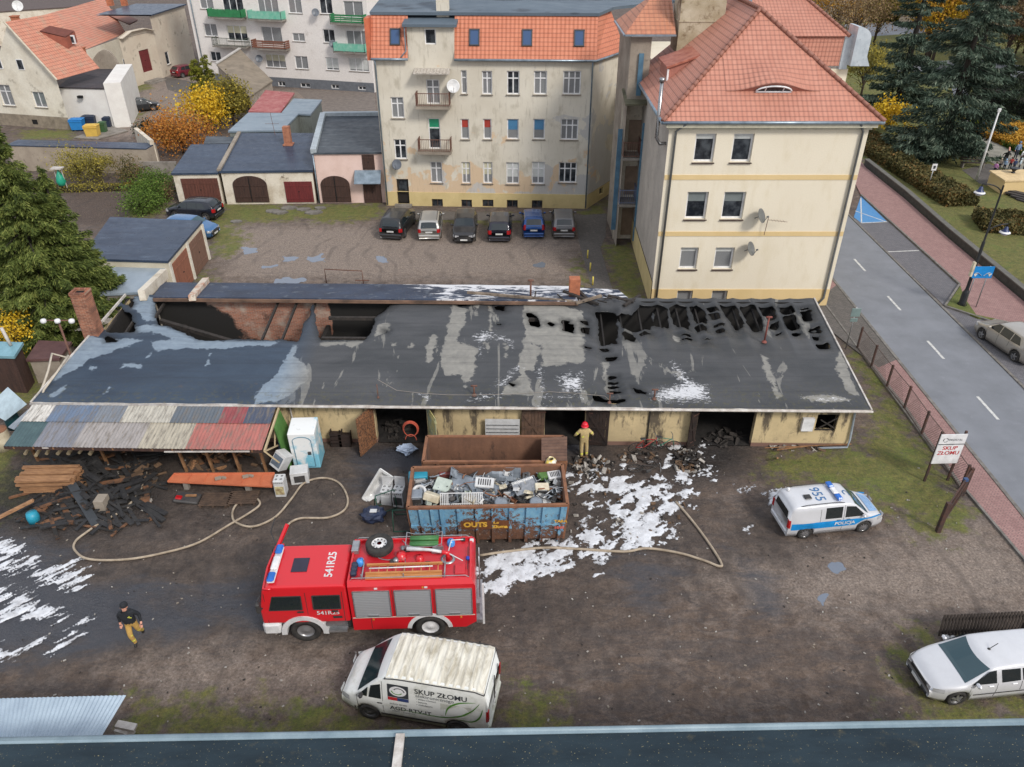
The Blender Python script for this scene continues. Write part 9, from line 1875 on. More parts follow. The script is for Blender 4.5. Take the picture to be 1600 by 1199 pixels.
# -- foreground roofs
zr2=3.4;e0,e1=G(-60,1160,zr2),G(1680,1128,zr2);u=(e1-e0).normalized();nn=V(u.y,-u.x,0)
fb_=thing('garage_building',(e0+e1)/2+V(0,-2,-zr2),'dark blue green felt roof edge running along the bottom of the photo','garage building')
n=NT('felt_teal');p=n.pos();sp=n.n('SeparateXYZ');n.l(p,sp.inputs[0]);c=n.mix(n.ramp(n.noise(.9,6,.65,p,0,(.4,1.5,1)),.35,.65),srgb(44,58,66),srgb(32,43,50));c=n.mix(n.ramp(n.noise(2.2,6,.7,p),.6,.7,0,.35),c,srgb(92,86,66));c=n.mix(n.ramp(n.noise(22,2,.5,p),.69,.73,0,.75),c,srgb(156,146,108));n.set(c,.5);n.b.inputs['Specular IOR Level'].default_value=.2;n.bump(n.noise(20,5,.6,p),.4,.01)
mb=MB();q=[e0,e1,e1+nn*6+V(0,0,.35),e0+nn*6+V(0,0,.35)];mb.face(q);mb.face([p_-V(0,0,.15) for p_ in q][::-1]);mb.face([q[0],q[1],q[1]-V(0,0,.15),q[0]-V(0,0,.15)][::-1]);mb.build('roof',n.m,fb_,world=True)
mb=MB();mb.tube([e0-nn*.05+V(0,0,-.02),e1-nn*.05+V(0,0,-.02)],.075,8);mb.bar(e0+nn*.03+V(0,0,.01),e1+nn*.03+V(0,0,.01),.1,.03);mb.build('gutter',M('gutter_bluegrey',srgb(142,160,168),.45,col2=srgb(112,132,142),sc=1),fb_,world=True)
mb=MB();wA_,wB_=e0+nn*.5,e1+nn*.5;mb.face([V(wA_.x,wA_.y,0),V(wB_.x,wB_.y,0),wB_-V(0,0,.15),wA_-V(0,0,.15)]);mb.build('wall',m_plgrey,fb_,world=True)
mb=MB();sp0=G(626,1150,zr2+.02);mb.bar(sp0+V(0,0,.05),sp0+nn*5+V(0,0,.33),.22,.1);mb.build('flashing',m_flash,fb_,world=True)
rs2=random.Random(3);
sheetlean([(-40,1093,2.2),(197,1087,2.2),(158,1152,2.1),(-40,1158,2.1)],M('sheet_lightblue',srgb(176,192,204),.45,.1,col2=srgb(154,170,184),sc=1.2,col3=srgb(70,70,74),sc3=6,thr3=(.74,.78)),'light blue corrugated roof sheet in the lower left corner',34,.03)
mb=MB();g=G(168,1140);mb.box((g.x-2.8,g.y-.75,.8),(4.0,1.0,1.6));one('shed',mb,m_plw,'off-white low shed body under the light blue corrugated sheet','shed')
mb=MB();mb.bar(G(182,1132,.6),G(212,1138,.5),.22,.12);mb.bar(G(185,1140,.2),G(205,1146,.2),.3,.3);one('gutter_piece',mb,m_flash,'short white metal profile lying beside the corrugated roof, lower left','metal profile')
# -- people
def cloth(name,c,**k):return M('cloth_'+name,c,.85,col2=mul(c,.75),sc=9,bump=.2,bsc=60,bdist=.004,**k)
m_skin=M('skin',srgb(214,160,136),.55,col2=srgb(200,142,120),sc=8,bump=0);m_navy=cloth('black',(.016,.019,.024));m_must=cloth('mustard',srgb(198,160,88));m_strp=M('stripe_yellow',srgb(226,226,96),.4,bump=0);m_boot=M('boot',(.02,.018,.017),.5,bump=0);m_tan=cloth('tan',srgb(186,164,116));m_glov=cloth('glove',srgb(176,182,186))
REST=dict(pelvis=(0,0,.95,.150),waist=(0,0,1.1,.142),chest=(0,.0,1.32,.168),nb=(0,0,1.47,.075),neck=(0,-.01,1.54,.06),head=(0,-.02,1.66,.098),top=(0,-.01,1.745,.082))
def person(label,loc,rz,H,C,arms=None,legs=None,stripes=(),det=1,group=None,lean=0,hat=None,bulk=1,back=0):
 
 N={k:list(v) for k,v in REST.items()};E=[('pelvis','waist'),('waist','chest'),('chest','nb'),('nb','neck'),('neck','head'),('head','top')];arms=arms or{};legs=legs or{}
 for s,sg in(('r',-1),('l',1)):
  a=arms.get(s,((.29,.02,1.18),(.33,-.05,.95),(.34,-.08,.86)));N['sh'+s]=[sg*.185,0,1.425,.072];N['el'+s]=[sg*a[0][0],a[0][1],a[0][2],.052];N['wr'+s]=[sg*a[1][0],a[1][1],a[1][2],.036];N['ha'+s]=[sg*a[2][0],a[2][1],a[2][2],.038]
  g=legs.get(s,((.11,-.01,.5),(.12,.02,.09),(.14,-.14,.04)));N['hi'+s]=[sg*.095,0,.88,.105];N['kn'+s]=[sg*g[0][0],g[0][1],g[0][2],.070];N['an'+s]=[sg*g[1][0],g[1][1],g[1][2],.050];N['to'+s]=[sg*g[2][0],g[2][1],g[2][2],.042]
  E+=[('chest','sh'+s),('sh'+s,'el'+s),('el'+s,'wr'+s),('wr'+s,'ha'+s),('pelvis','hi'+s),('hi'+s,'kn'+s),('kn'+s,'an'+s),('an'+s,'to'+s)]
 if lean:
  for k,v in N.items():
   if v[2]>1.0 and k[:2] not in('hi','kn','an','to'):dz=v[2]-.95;v[1]-=dz*sin(lean);v[2]=.95+dz*cos(lean)
 N['top'][1]+=back;N['head'][1]+=back*.3
 for k in N:
  if k[:2] in('kn','an','el','wr','sh','ch','wa'):N[k][3]*=bulk if k[:2]!='wr' else 1
 names=list(N);bm=bmesh.new();lay=bm.verts.layers.skin.verify();vs={}
 for k in names:
  v=bm.verts.new(N[k][:3]);r=N[k][3];v[lay].radius=(r*(1.12 if k in('chest','waist','pelvis') else 1),r*(.8 if k in('chest','waist','pelvis') else 1));v[lay].use_root=k=='pelvis';vs[k]=v
 for a,b in E:bm.edges.new((vs[a],vs[b]))
 me=bpy.data.meshes.new('s');bm.to_mesh(me);bm.free();o=link(bpy.data.objects.new('s',me));o.modifiers.new('k','SKIN').use_smooth_shade=True;sb=o.modifiers.new('u','SUBSURF');sb.levels=1+det;sb.render_levels=1+det
 m2=bpy.data.meshes.new_from_object(o.evaluated_get(bpy.context.evaluated_depsgraph_get()));bpy.data.objects.remove(o);bpy.data.meshes.remove(me)
 mats=[C['torso'],C['legs'],C['hands'],C['boots'],m_skin,m_strp];
 for m in mats:m2.materials.append(m)
 P={k:Vector(N[k][:3]) for k in names}
 for f in m2.polygons:
  c=f.center;best=9;bs=None
  for a,b in E:
   d=P[b]-P[a];t=max(0,min(1,(c-P[a]).dot(d)/d.length_squared));q=(c-(P[a]+d*t)).length/(N[a][3]*(1-t)+N[b][3]*t)
   if q<best:best,bs,tt=q,(a,b),t
  a,b=bs;f.use_smooth=True
  f.material_index=4 if b in('head','top') or a in('neck','head') else 2 if b[:2]=='ha' else 3 if b[:2]=='to' or(b[:2]=='an' and tt>.9) else 1 if(b[:2] in('hi','kn','an') or(b=='waist' and tt<.25)) else 0
  for seg,t0,t1 in stripes:
   if b[:2]==seg and t0<tt<t1:f.material_index=5
 k_=H/1.8;m2.transform(Matrix.Scale(k_,4))
 if det:
  mb=MB()
  for s,sg in(('r',-1),('l',1)):
   h=P['ha'+s];d=(P['ha'+s]-P['wr'+s]).normalized();sd=d.cross(V(0,1,0)).normalized()*-sg
   for i in range(4):
    o_=h+sd*(.027-.018*i)+d*.02;L_=(.078,.088,.082,.064)[i];mb.tube([o_,o_+d*L_*.5+V(0,-.006,0),o_+d*L_*.95+V(0,-.024,0)],[.0095,.009,.007],6,2)
   mb.tube([h+sd*.03-d*.02,h+sd*.055+d*.02+V(0,-.01,0),h+sd*.055+d*.05+V(0,-.02,0)],[.012,.011,.008],6,2)
  mb.v=[tuple(Vector(v)*k_) for v in mb.v];bm=bmesh.new();bm.from_mesh(m2);tmp=bpy.data.meshes.new('t');tmp.from_pydata(mb.v,[],mb.f);tmp.polygons.foreach_set('material_index',mb.m);bm.from_mesh(tmp);bm.to_mesh(m2);bm.free()
 t=thing('person',loc,label,'person',rz,group);b_=bpy.data.objects.new('body',m2);link(b_);b_.parent=t
 hc=P['head']*k_;R_=.108*k_
 if hat:
  kind,m=hat;mb=MB()
  if kind=='helmet':mb.lathe([(R_*1.55,-.02*k_),(R_*1.3,.0),(R_*1.28,.06*k_),(R_*1.05,.13*k_),(R_*.6,.17*k_),(.005,.185*k_)],hc,n=16);mb.bar(hc+V(0,-.1,.15)*k_,hc+V(0,.1,.15)*k_,.03,.04)
  elif kind=='beanie':mb.lathe([(R_*1.1,.03*k_),(R_*1.13,.06*k_),(R_*1.0,.12*k_),(R_*.55,.165*k_),(.005,.18*k_)],hc+V(0,.012+back*.8,-.004),n=16)
  else:mb.lathe([(R_*.95,-.06*k_),(R_*1.12,.0),(R_*1.1,.06*k_),(R_*.85,.115*k_),(.005,.14*k_)],hc+V(0,.03,0)*k_,n=12)
  mb.build({'helmet':'helmet','beanie':'hat'}.get(kind,'hair'),m,t)
 if det:
  mb=MB();f0=hc+V(0,-.095,0)*k_;mb.tube([f0+V(0,-.0,.025)*k_,f0+V(0,-.03,-.012)*k_],[.008*k_,.015*k_],6);[mb.lathe([(.006,-.02),(.02,0),(.006,.02)],hc+V(s_*.098,.01,0)*k_,n=8) for s_ in(-1,1)];mb.build('nose_and_ears',m_skin,t)
  mb=MB();[mb.lathe([(.001,-.006),(.012,0),(.001,.006)],f0+V(s_*.034,-.004,.022)*k_,'Y',n=8) for s_ in(-1,1)];mb.box(f0+V(0,-.004,-.045)*k_,(.045,.01,.008));mb.build('eyes_and_mouth',M('eye_dark',(.03,.018,.015),.4,bump=0),t)
 return t
person('firefighter in a black beanie and sweatshirt with mustard trousers, walking across the wet yard',G(216,1003),radians(12),1.9,dict(torso=m_navy,legs=m_must,hands=m_skin,boots=m_boot),arms=dict(r=((.30,.10,1.2),(.30,.02,.98),(.29,-.03,.90)),l=((.31,.05,1.2),(.34,-.10,1.0),(.35,-.16,.93))),legs=dict(r=((.08,-.16,.50),(.03,-.10,.09),(.03,-.26,.04)),l=((.13,.05,.52),(.13,.30,.20),(.13,.24,.08))),stripes=(('an',.45,.62),('kn',.95,1.0)),hat=('beanie',m_navy),lean=.08,bulk=1.2,back=.055)
o=[x for x in bpy.data.objects if x.name.startswith('person')][-1]
mb=MB();mb.box((.1,-.165,1.36),(.12,.012,.03),mat=Matrix.Rotation(.4,4,'Y'));mb.box((.1,-.168,1.42),(.03,.01,.02));mb.build('chest_badge',m_strp,o);
person('firefighter in a red helmet and tan suit, back turned, at the open garage door',G(911,714),radians(184),1.85,dict(torso=m_tan,legs=m_tan,hands=m_navy,boots=m_must),arms=dict(r=((.36,.02,1.22),(.36,-.16,1.06),(.35,-.22,1.0)),l=((.38,.02,1.22),(.40,-.14,1.05),(.40,-.2,1.0))),legs=dict(r=((.13,-.02,.5),(.14,.0,.09),(.15,-.14,.04)),l=((.10,.02,.5),(.08,.08,.09),(.08,-.06,.04))),stripes=(('an',.55,.72),('wr',.3,.55),('wa',.7,1),('ch',.3,.5),('el',.5,.7)),bulk=1.28,hat=('helmet',M('helmet_red',(.72,.02,.04),.25,bump=0)))
PK=[((1552,273),1.15,srgb(206,140,196),'child in a pink jacket'),((1568,258),1.7,(.02,.022,.025),'adult in black bending forward'),((1585,250),1.75,srgb(112,134,160),'adult in a blue grey coat'),((1593,254),1.25,srgb(214,216,220),'child in a white jacket'),((1600,256),1.2,srgb(226,150,170),'child in a pale pink coat'),((1567,268),1.15,srgb(150,178,206),'child in a light blue jacket'),((1576,266),1.2,srgb(170,66,60),'child in a red hat and dark coat'),((1582,268),1.15,srgb(44,60,96),'child in a navy jacket'),((1590,268),1.2,srgb(196,214,220),'child in a pale turquoise hood'),((1597,271),1.15,srgb(52,96,84),'child in a dark green jacket'),((1560,266),1.1,srgb(186,170,150),'child in a beige coat')]
cl_=cloth('trousers_dark',(.03,.035,.05));hair=cloth('hair_brown',(.08,.05,.03))
for i,(p_,H_,c_,l_) in enumerate(PK):m_=cloth('park%d'%i,c_);person(l_+' behind the ochre pedestal in the park',G(*p_),.6*(i%5)-1,H_,dict(torso=m_,legs=cl_,hands=m_skin,boots=m_boot),det=0,lean=.9 if 'bending' in l_ else.05,hat=('hair',m_ if i%3 else hair),group='people gathered by the pedestal')
for i,(p_,c_,l_) in enumerate([((1515,207),srgb(206,226,60),'person in a bright yellow vest, left one of the pair'),((1522,208),srgb(200,222,50),'person in a bright yellow vest, right one of the pair'),((1528,212),srgb(52,70,110),'person in a dark blue jacket beside the yellow vests'),((1505,206),srgb(120,110,120),'person in a grey coat half hidden by the blue spruce'),((1510,199),srgb(60,80,110),'person in a blue jacket behind the yellow vests')]):person(l_,G(*p_),2.8,1.65,dict(torso=cloth('path%d'%i,c_),legs=cl_,hands=m_skin,boots=m_boot),det=0,hat=('hair',hair),group='people walking on the park path')
# -- trees, shrubs, hedges
def leafmat(name,cols,tr=.15):
 n=NT('leaf_'+name);r=n.n('ValToRGB');n.l(n.attr('rnd'),r.inputs[0]);e=r.color_ramp.elements;e[0].color=(*cols[0],1);e[1].color=(*cols[-1],1);e[1].position=.95
 for i,c in enumerate(cols[1:-1]):x=e.new((i+1)/(len(cols)-1));x.color=(*c,1)
 n.set(r.outputs[0],.75);n.b.inputs['Specular IOR Level'].default_value=.2
 if tr:
  t=n.n('BsdfTranslucent');n.l(r.outputs[0],t.inputs[0]);m=n.n('MixShader');m.inputs[0].default_value=tr;n.l(n.b.outputs[0],m.inputs[1]);n.l(t.outputs[0],m.inputs[2]);n.l(m.outputs[0],n.o.inputs[0])
 return n.m
def leafmesh(name,P,A,B,mat,par,rnd):
 
 n=len(P);v=np.empty((n,4,3));v[:,0]=P-A-B*.5;v[:,1]=P+A*.3-B;v[:,2]=P+A;v[:,3]=P+A*.3+B
 me=np_mesh(name,v.reshape(-1,3),np.arange(n*4),np.full(n,4),mat);set_attr(me,'rnd',rnd,'FACE');o=link(bpy.data.objects.new(name,me));o.parent=par;return o
def unit(a):return a/np.maximum(np.linalg.norm(a,axis=1,keepdims=True),1e-9)
m_bark=M('bark',srgb(92,78,66),.95,col2=srgb(62,52,44),sc=5,bsc=14,bump=.8,bdist=.03);m_bark2=M('bark_dark',srgb(60,54,48),.95,col2=srgb(40,36,32),sc=5)
def spruce(x,y,h,R,label,mat,n=40000,sz=.3,nb=150,tw=1.0,seed=1,nm='spruce_tree',z0=.04,group=None,expo=.85):
 g=np.random.default_rng(seed);t=thing(nm,(x,y,0),label,'spruce',0,group);mb=MB();mb.tube([(0,0,0),(0,0,h*.5),(.05,0,h*.98)],[h*.018+.05,h*.012,.02],8)
 zb=h*(z0+(1-z0)*g.random(nb)**1.25);az=np.arange(nb)*2.39996+g.random(nb)*.6;rb=R*(1-zb/h)**expo*(.72+.4*g.random(nb))+.12
 for i in range(0,nb,3):d=V(cos(az[i]),sin(az[i]),0);mb.tube([V(0,0,zb[i]),d*(rb[i]*.5)+V(0,0,zb[i]-.1*rb[i]),d*(rb[i]*.85)+V(0,0,zb[i]-.17*rb[i])],[.05,.03,.012],4)
 mb.build('trunk',m_bark2,t);w=rb/rb.sum();b=g.choice(nb,n,p=w);s=.1+.9*g.random(n)**.75;r=rb[b]*s;lat=(g.random(n)-.5)*2*rb[b]*.26*(1.15-s)*tw;ca,sa=np.cos(az[b]),np.sin(az[b])
 z=zb[b]-.34*rb[b]*s+.22*rb[b]*s**2.4-g.random(n)**2*(.10+.16*rb[b]*.4)+.05*g.standard_normal(n)
 P=np.column_stack([ca*r-sa*lat,sa*r+ca*lat,np.maximum(z,.05)]);P+=g.standard_normal((n,3))*.05
 D=np.column_stack([ca*.8-sa*np.sign(lat)*.55,sa*.8+ca*np.sign(lat)*.55,-.25-.5*g.random(n)])+g.standard_normal((n,3))*.3;D=unit(D);Q=unit(np.cross(D,unit(g.standard_normal((n,3)))));L=sz*(.6+.8*g.random(n))[:,None]
 rnd=np.clip(.5+.22*g.standard_normal(n)+.35*(g.random(nb)[b]-.5),0,1);leafmesh('crown',P,D*L*.55,Q*L*.12,mat,t,rnd);return t
def broad(x,y,h,R,label,mat,n=6000,sz=.16,nc=40,seed=1,nm='tree',z0=.3,spread=.5,cat='tree',group=None,bark=None,flat=1.0):
 g=np.random.default_rng(seed);t=thing(nm,(x,y,0),label,cat,0,group);u=g.standard_normal((nc,3));u=unit(u)*(g.random(nc)**.4)[:,None];C=u*np.array([R,R,h*(1-z0)/2*flat]);C[:,2]+=h*(1+z0)/2
 mb=MB();mb.tube([(0,0,0),(.04*h*.1,0,h*z0),(0,.03,h*.62)],[h*.02+.03,h*.014+.02,.03],7)
 for c in C[::2 if nc>60 else 1]:
  f=g.uniform(.25,.8)*min(c[2],h*.6);m_=V(c[0]*.45,c[1]*.45,f+(c[2]-f)*.6);mb.tube([V(0,0,f),m_,Vector(c),Vector(c)*1.0+V(c[0]*.12,c[1]*.12,.1*h*.3)],[.035+h*.003,.025,.012,.005],4)
 mb.build('trunk' if h>3 else 'stem',bark or m_bark,t)
 if n:
  b=g.integers(0,nc,n);P=C[b]+g.standard_normal((n,3))*np.array([R,R,R*.8])*spread*.45;P[:,2]=np.maximum(P[:,2],.08);D=unit(g.standard_normal((n,3))-np.array([0,0,.3]));Q=unit(np.cross(D,unit(g.standard_normal((n,3)))));L=sz*(.6+.8*g.random(n))[:,None]
  leafmesh('crown' if h>3 else 'foliage',P,D*L*.5,Q*L*.36,mat,t,np.clip(.5+.2*g.standard_normal(n)+.4*(g.random(nc)[b]-.5),0,1))
 return t
def hedge(px,wd,h,label,mat,n=9000,sz=.14,seed=1,nm='hedge',cat='hedge',bump_=.25):
 g=np.random.default_rng(seed);L=[G(*p_) for p_ in px];t=thing(nm,L[0],label,cat);P=[];core=MB()
 seg=[(a,b,(b-a).length) for a,b in zip(L[:-1],L[1:])];tot=sum(s_[2] for s_ in seg)
 for a,b,l in seg:
  k=int(n*l/tot);u=np.array((b-a).normalized());v=np.array([-u[1],u[0],0]);s=g.random(k)*l;q=(g.random(k)-.5)*2;top=g.random(k)<.6;zz=np.where(top,h,h*g.random(k));q=np.where(top,q,np.sign(q));pr=(1-np.abs(q)**4*.25)
  c=np.array(a)+u*s[:,None]+v*(q*wd/2)[:,None];bmp=1+bump_*(NZ.fbm(c[:,0]*.9,c[:,1]*.9,3)-.5)*2;c[:,2]=zz*pr*bmp;P.append(c+g.standard_normal((k,3))*.06);d_=(b-a).normalized()*min(wd*.3,l*.2);core.bar(a+d_*(1 if a is L[0] else 0)+V(0,0,h*.34),b-d_*(1 if b is L[-1] else 0)+V(0,0,h*.34),wd*.66,h*.6)
 e=g.random((n//14,3));u0=np.array((L[1]-L[0]).normalized());u1=np.array((L[-1]-L[-2]).normalized())
 for o_,u in((L[0],u0),(L[-1],u1)):v=np.array([-u[1],u[0],0]);P.append(np.array(o_)+v*((e[:,:1]-.5)*wd)+np.array([0,0,1])*(e[:,1:2]*h)+g.standard_normal(e.shape)*.08)
 P=np.concatenate(P)-np.array(L[0]);P[:,2]=np.maximum(P[:,2],.03);n=len(P);core.build('stems',m_bark2,t,world=True);D=unit(g.standard_normal((n,3))+np.array([0,0,.6]));Q=unit(np.cross(D,unit(g.standard_normal((n,3)))));S=sz*(.6+.8*g.random(n))[:,None]
 leafmesh('foliage',P,D*S*.5,Q*S*.36,mat,t,np.clip(.5+.25*g.standard_normal(n)+(NZ2.fbm(P[:,0]*.8,P[:,1]*.8,3)-.5),0,1));return t
lm_sp=leafmat('spruce',[srgb(42,52,26),srgb(74,88,42),srgb(108,120,60),srgb(138,144,78)]);lm_bs=leafmat('blue_spruce',[srgb(32,42,34),srgb(58,74,62),srgb(90,106,90),srgb(128,138,120)]);lm_ye=leafmat('yellow',[srgb(120,96,24),srgb(196,156,34),srgb(232,196,56),srgb(244,216,90)],.3);lm_or=leafmat('orange',[srgb(110,66,32),srgb(176,112,52),srgb(206,146,70),srgb(150,130,70)],.3)
lm_th=leafmat('thuja',[srgb(66,72,22),srgb(108,112,36),srgb(146,146,56)]);lm_ol=leafmat('olive',[srgb(84,78,36),srgb(122,116,56),srgb(158,146,74),srgb(188,170,70)],.25);lm_gr=leafmat('green',[srgb(48,66,26),srgb(80,104,42),srgb(116,138,64)]);lm_br=leafmat('brown',[srgb(84,66,48),srgb(120,98,72),srgb(150,126,92),srgb(168,150,110)],.2);lm_dk=leafmat('dark',[srgb(18,24,18),srgb(32,42,30),srgb(52,62,42)],0);lm_hd=leafmat('hedge',[srgb(50,52,30),srgb(82,80,48),srgb(112,104,66),srgb(126,96,56)],.1);lm_go=leafmat('gold',[srgb(136,96,34),srgb(184,138,50),srgb(206,164,72)],.1)
a=onY(18,186,38.6);spruce(a.x-1.3,38.6,a.z+.6,3.9,'large green spruce filling the left edge of the photo, taller of the two',lm_sp,140000,.23,360,seed=3,expo=.95)
a=onY(66,232,39.6);spruce(a.x-.5,39.6,a.z*.9,3.0,'smaller green spruce leaning against the large one, on its right',lm_sp,75000,.23,250,seed=5,expo=.95)
def tr(px,py,*a_,**k):g=G(px,py);return g.x,g.y
for px_,top,l_,s_ in(((316,160),92,'slim yellow green thuja, left of the pair by the barn',1),((332,158),84,'slim yellow green thuja, right of the pair by the barn',2)):
 x,y=tr(*px_);h=onY(px_[0]+2,top,y).z;spruce(x,y,h,1.25,l_,lm_th,9000,.22,90,seed=s_,nm='thuja',expo=.45)
for(px_,py_,h,R,l_,m_,n_,s_,sz) in((326,208,4.5,2.4,'bright yellow leaved tree before the two thujas',lm_ye,2800,11,.24),(366,196,4.8,1.9,'olive green bushy tree right of the yellow one',lm_ol,5200,12,.2),(345,196,4.6,1.8,'dark olive tree among the yellow leaves',lm_ol,3800,19,.2),(287,240,3.6,2.7,'orange brown shrub left of the yellow tree',lm_or,5200,13,.17),(262,236,3.0,1.6,'rusty orange shrub at the street corner',lm_or,2600,14,.15)):
 x,y=tr(px_,py_);broad(x,y,h,R,l_,m_,n_,sz,46,s_,'tree' if h>4 else 'shrub',.2,.6)
for(px_,py_,h,R,l_,m_,n_,s_) in((126,286,3.0,1.7,'yellow green climbing shrub on the garden wall, left one',lm_ol,3000,21),(160,288,2.6,1.2,'yellow green climbing shrub on the garden wall, right one',lm_ol,2200,22),(208,290,2.2,1.3,'green and brown round shrub near the end of the garden wall',lm_hd,2200,23),(252,300,2.0,1.4,'dark green shrub left of the first garage',lm_gr,2200,24),(234,318,1.7,1.6,'long light green shrub in the garden, upper part',lm_gr,3200,25),(222,334,1.5,1.5,'long light green shrub in the garden, lower part',lm_gr,2600,26),(262,312,1.4,.9,'bare brown shrub by the garage corner',lm_br,700,27),(36,558,2.6,1.1,'yellow leaved shrub beside the pale blue tin roof',lm_ye,1300,28),(222,128,2.4,.8,'small dark conifer beside the red house door',lm_gr,1800,29),(230,214,1.6,1.0,'dark low bush at the end of the garden store',lm_dk,1400,30),(72,500,1.2,1.4,'dark green bush under the big spruce',lm_gr,1800,31)):
 x,y=tr(px_,py_);broad(x,y,h,R,l_,m_,n_,.13,26,s_,'shrub',.15,.65,'shrub')
hedge([(60,300),(240,296)],.8,.5,'low scruffy plants along the foot of the garden wall',lm_ol,2600,.12,nm='plants',cat='plants')
for px_,py_,h,R,l_,n_,s_ in((1398,178,21,4.3,'tall dark blue spruce behind the yellow house roof',26000,41),(1468,246,19,6.0,'broad blue spruce in the middle of the park lawn',38000,42),(1522,112,19,4.2,'tall blue spruce behind the broad one, by the park road',20000,43),(1600,60,17,3.6,'blue spruce at the top right corner',7000,44)):
 x,y=tr(px_,py_);spruce(x,y,h,R,l_,lm_bs,n_,.42,150,1.3,s_,expo=.7)
for px_,py_,h,R,l_,m_,n_,s_ in((1448,100,15,4.0,'tall golden yellow tree between the blue spruces',lm_ye,9000,51),(1325,95,11,4.5,'brownish bare tree behind the red roof',lm_br,5200,52),(1345,150,6,2.5,'yellow leaved shrub beside the white tin dormer',lm_ol,2600,53),(1385,205,3.0,1.8,'bright yellow shrub at the foot of the dark spruce',lm_ye,1800,54),(1422,236,2.2,1.2,'yellow shrub behind the hedge under the blue spruce',lm_ye,1500,55),(1566,98,9,5.0,'spreading bare tree by the park road',lm_br,1500,56),(1602,110,16,7.0,'big bare tree with thick dark trunk at the right edge',lm_br,2600,57),(1500,235,2.0,1.6,'dark juniper bush under the broad blue spruce',lm_dk,1800,58),(1585,88,7,4,'olive leaved tree near the top right corner',lm_ol,3200,59)):
 x,y=tr(px_,py_);broad(x,y,h,R,l_,m_,n_,.24,70,s_,'tree' if h>4 else 'shrub',.25,.55,bark=m_bark2 if h>15 else None)
rs=random.Random(9);pr=[(broad(0,0,12,4.5,'',m_,n_,.3,50,60+i,'tree',.3,.5,group='trees far behind the park'),l_) for i,(m_,n_,l_) in enumerate(((lm_br,3600,'far brownish bare tree behind the park'),(lm_ol,4200,'far olive tree behind the park'),(lm_go,3600,'far golden tree behind the park')))]
first=[True]*3
for i in range(44):
 k=i%3;x,y=rs.uniform(62,190),rs.uniform(120,215)
 if i<14:x,y=rs.uniform(48,100),rs.uniform(112,165)
 o=pr[k][0] if first[k] else copy_tree(pr[k][0]);first[k]=False;o.location=(x,y,0);o['label']=pr[k][1];s_=rs.uniform(.7,1.15);o.scale=(s_,s_,s_*rs.uniform(.9,1.2));o.rotation_euler.z=rs.uniform(0,6)
for l_,px,wd,h,m_,n_,s_ in(('long clipped hedge along the red sidewalk, brown green',[(1330,205),(1365,238),(1420,272),(1500,322)],2.6,1.0,lm_hd,17000,71),('brown green hedge below the street lamp arm',[(1528,352),(1700,364)],3.0,.9,lm_hd,9000,72),('broad dark evergreen hedge behind the park path',[(1532,150),(1580,168),(1700,205)],6.0,2.2,lm_dk,12000,73),('wide golden brown shrub bed beside the park path',[(1540,196),(1600,222),(1700,262)],6.0,.7,lm_go,15000,74),('dark green low hedge between golden shrubs and path',[(1520,190),(1575,226),(1640,258)],1.6,.5,lm_gr,5000,75),('dark bush mass at the upper right by the road',[(1565,140),(1700,150)],5.0,2.6,lm_dk,8000,76)):hedge(px,wd,h,l_,m_,n_,.22,s_)
# -- park furniture
a,b=G(1352,261),G(1490,378);c=G(1700,560);d_=(b-a).normalized();t=thing('retaining_wall',a,'low dark stone wall between the far red sidewalk and the lawn','wall');mb=MB();q=[G(1352,259),G(1415,309),G(1482,369),G(1600,468),G(1700,555)]
for p_,r_ in zip(q[:-1],q[1:]):mb.bar(p_+V(0,0,.28),r_+V(0,0,.28),.3,.56)
mb.build('wall',M('stone_dark',srgb(78,76,72),.9,col2=srgb(56,56,52),sc=3),t,world=True);mb=MB();[mb.bar(p_+V(0,0,.6),r_+V(0,0,.6),.4,.08) for p_,r_ in zip(q[:-1],q[1:])];mb.build('coping',M('coping_dark',srgb(106,104,98),.85),t,world=True)
g0,g1=G(1551,300),G(1640,302);t=thing('pedestal',g0,'ochre monument pedestal with pale top and a small dark figure, park edge','pedestal');q=[tuple(G(*p_,1.1)[:2]) for p_ in((1548,269),(1571,284),(1650,282),(1650,266))];mb=MB();mb.prism(q,0,1.1);mb.build('block',m_ochre,t,world=True);cx_=sum(p_[0] for p_ in q)/4;cy_=sum(p_[1] for p_ in q)/4
mb=MB();mb.prism([(cx_+(x-cx_)*1.04,cy_+(y-cy_)*1.06) for x,y in q],1.1,1.22);mb.build('top_slab',M('slab_pale',srgb(222,196,150),.8),t,world=True);mb=MB();c_=G(1583,270,1.25);mb.lathe([(.18,0),(.1,.1),(.2,.25),(.42,.4),(.3,.42),(.01,.36)],c_,n=12);mb.build('bowl',m_bl,t,world=True)
t=thing('steps',G(1580,312),'dark stone steps below the ochre pedestal','steps')
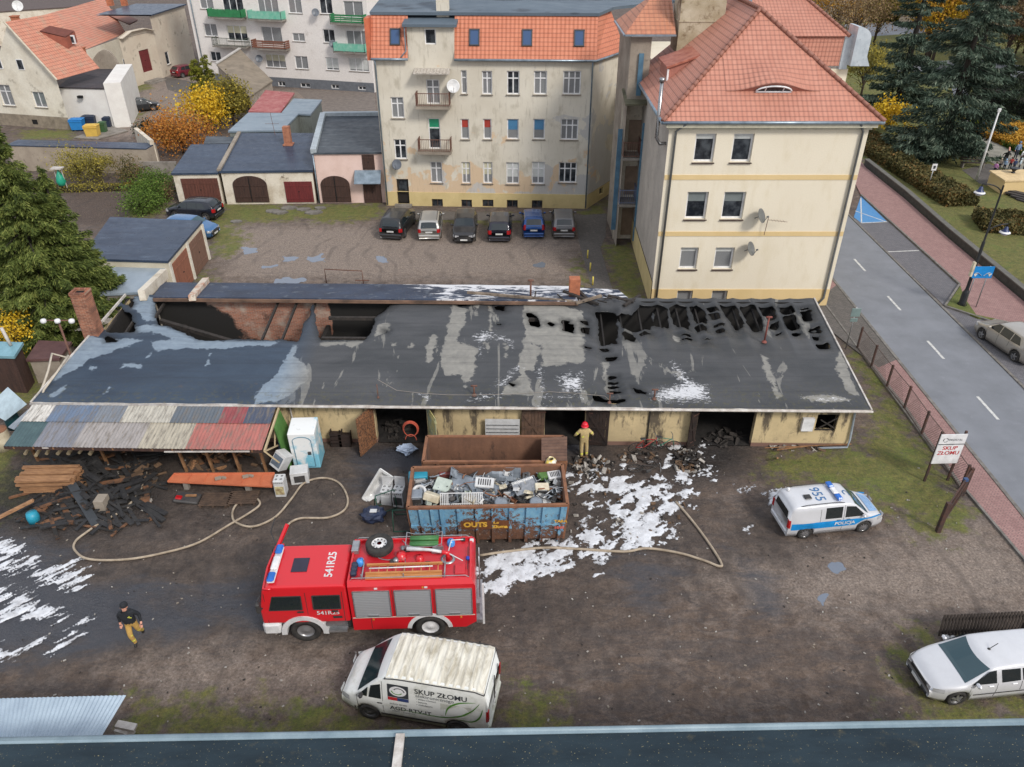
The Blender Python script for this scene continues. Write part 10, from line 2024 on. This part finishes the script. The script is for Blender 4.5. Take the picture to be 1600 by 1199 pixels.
for i in range(4):mb=MB();mb.bar(G(1562+i*9,300+i*4)+V(0,0,.28-.07*i),G(1690,330+i*4)+V(0,0,.28-.07*i),.5,.12);mb.build('step',M('step_dark',srgb(70,66,64),.8),t,world=True)
a=G(1525,283);b=onY(1561,173,a.y);t=thing('flagpole',a,'white flagpole without a flag on the park lawn','flagpole');mb=MB();mb.tube([a,V(a.x,a.y,b.z)],[.11,.06],10);mb.build('pole',m_wht,t,world=True);mb=MB();mb.box(V(a.x,a.y,b.z+.02),(.28,.14,.3),bev=.04);mb.build('head',m_wht,t,world=True)
g=G(1518,262);t=thing('bench',g,'dark wooden bench facing the small paved square','bench',-.05);[mbox(t,'seat',(0,y,.45),(2.2,.12,.05),m_sl,0) for y in(-.15,0,.15)];[mbox(t,'backrest',(0,.26,z),(2.2,.05,.13),m_sl,0) for z in(.65,.85)];[mbox(t,'leg',(x,0,.22),(.1,.5,.42),m_conc,0) for x in(-.9,.9)]
a=G(1448,300);t=thing('small_sign',a,'small white sign plate on a pole above the long hedge','sign');mb=MB();mb.tube([a,a+V(0,0,2.0)],.03,6);mb.build('pole',m_alu,t,world=True);mb=MB();mb.box(a+V(0,-.05,2.1),(.4,.03,.55));bo=mb.build('board',m_frame,t,world=True);mb=MB();mb.box(a+V(0,-.07,2.1),(.2,.01,.25));mb.build('symbol',ink,bo,world=True)
for x,y in((1519,92),(1531,97),(1544,103)):mb=MB();g=G(x,y);mb.tube([g,g+V(0,0,1.3)],.12,8);one('bollard',mb,m_wht,'white bollard beside the park road','bollard','white bollards beside the park road')
for i,(x,y) in enumerate(((1335,-2),(1470,4),(1555,6),(1400,2))):
 a=G(x,30 if x<1500 else 40);mb=MB();mb.box((a.x,a.y,2.5),(14,8,5));mb.prism([(a.x-7.3,a.y-4.3),(a.x+7.3,a.y-4.3),(a.x+7.3,a.y+4.3),(a.x-7.3,a.y+4.3)],5.01,5.3);one('house',mb,m_plgrey,'far grey house behind the trees, %s'%('leftmost','second','right one','third')[i],'house')
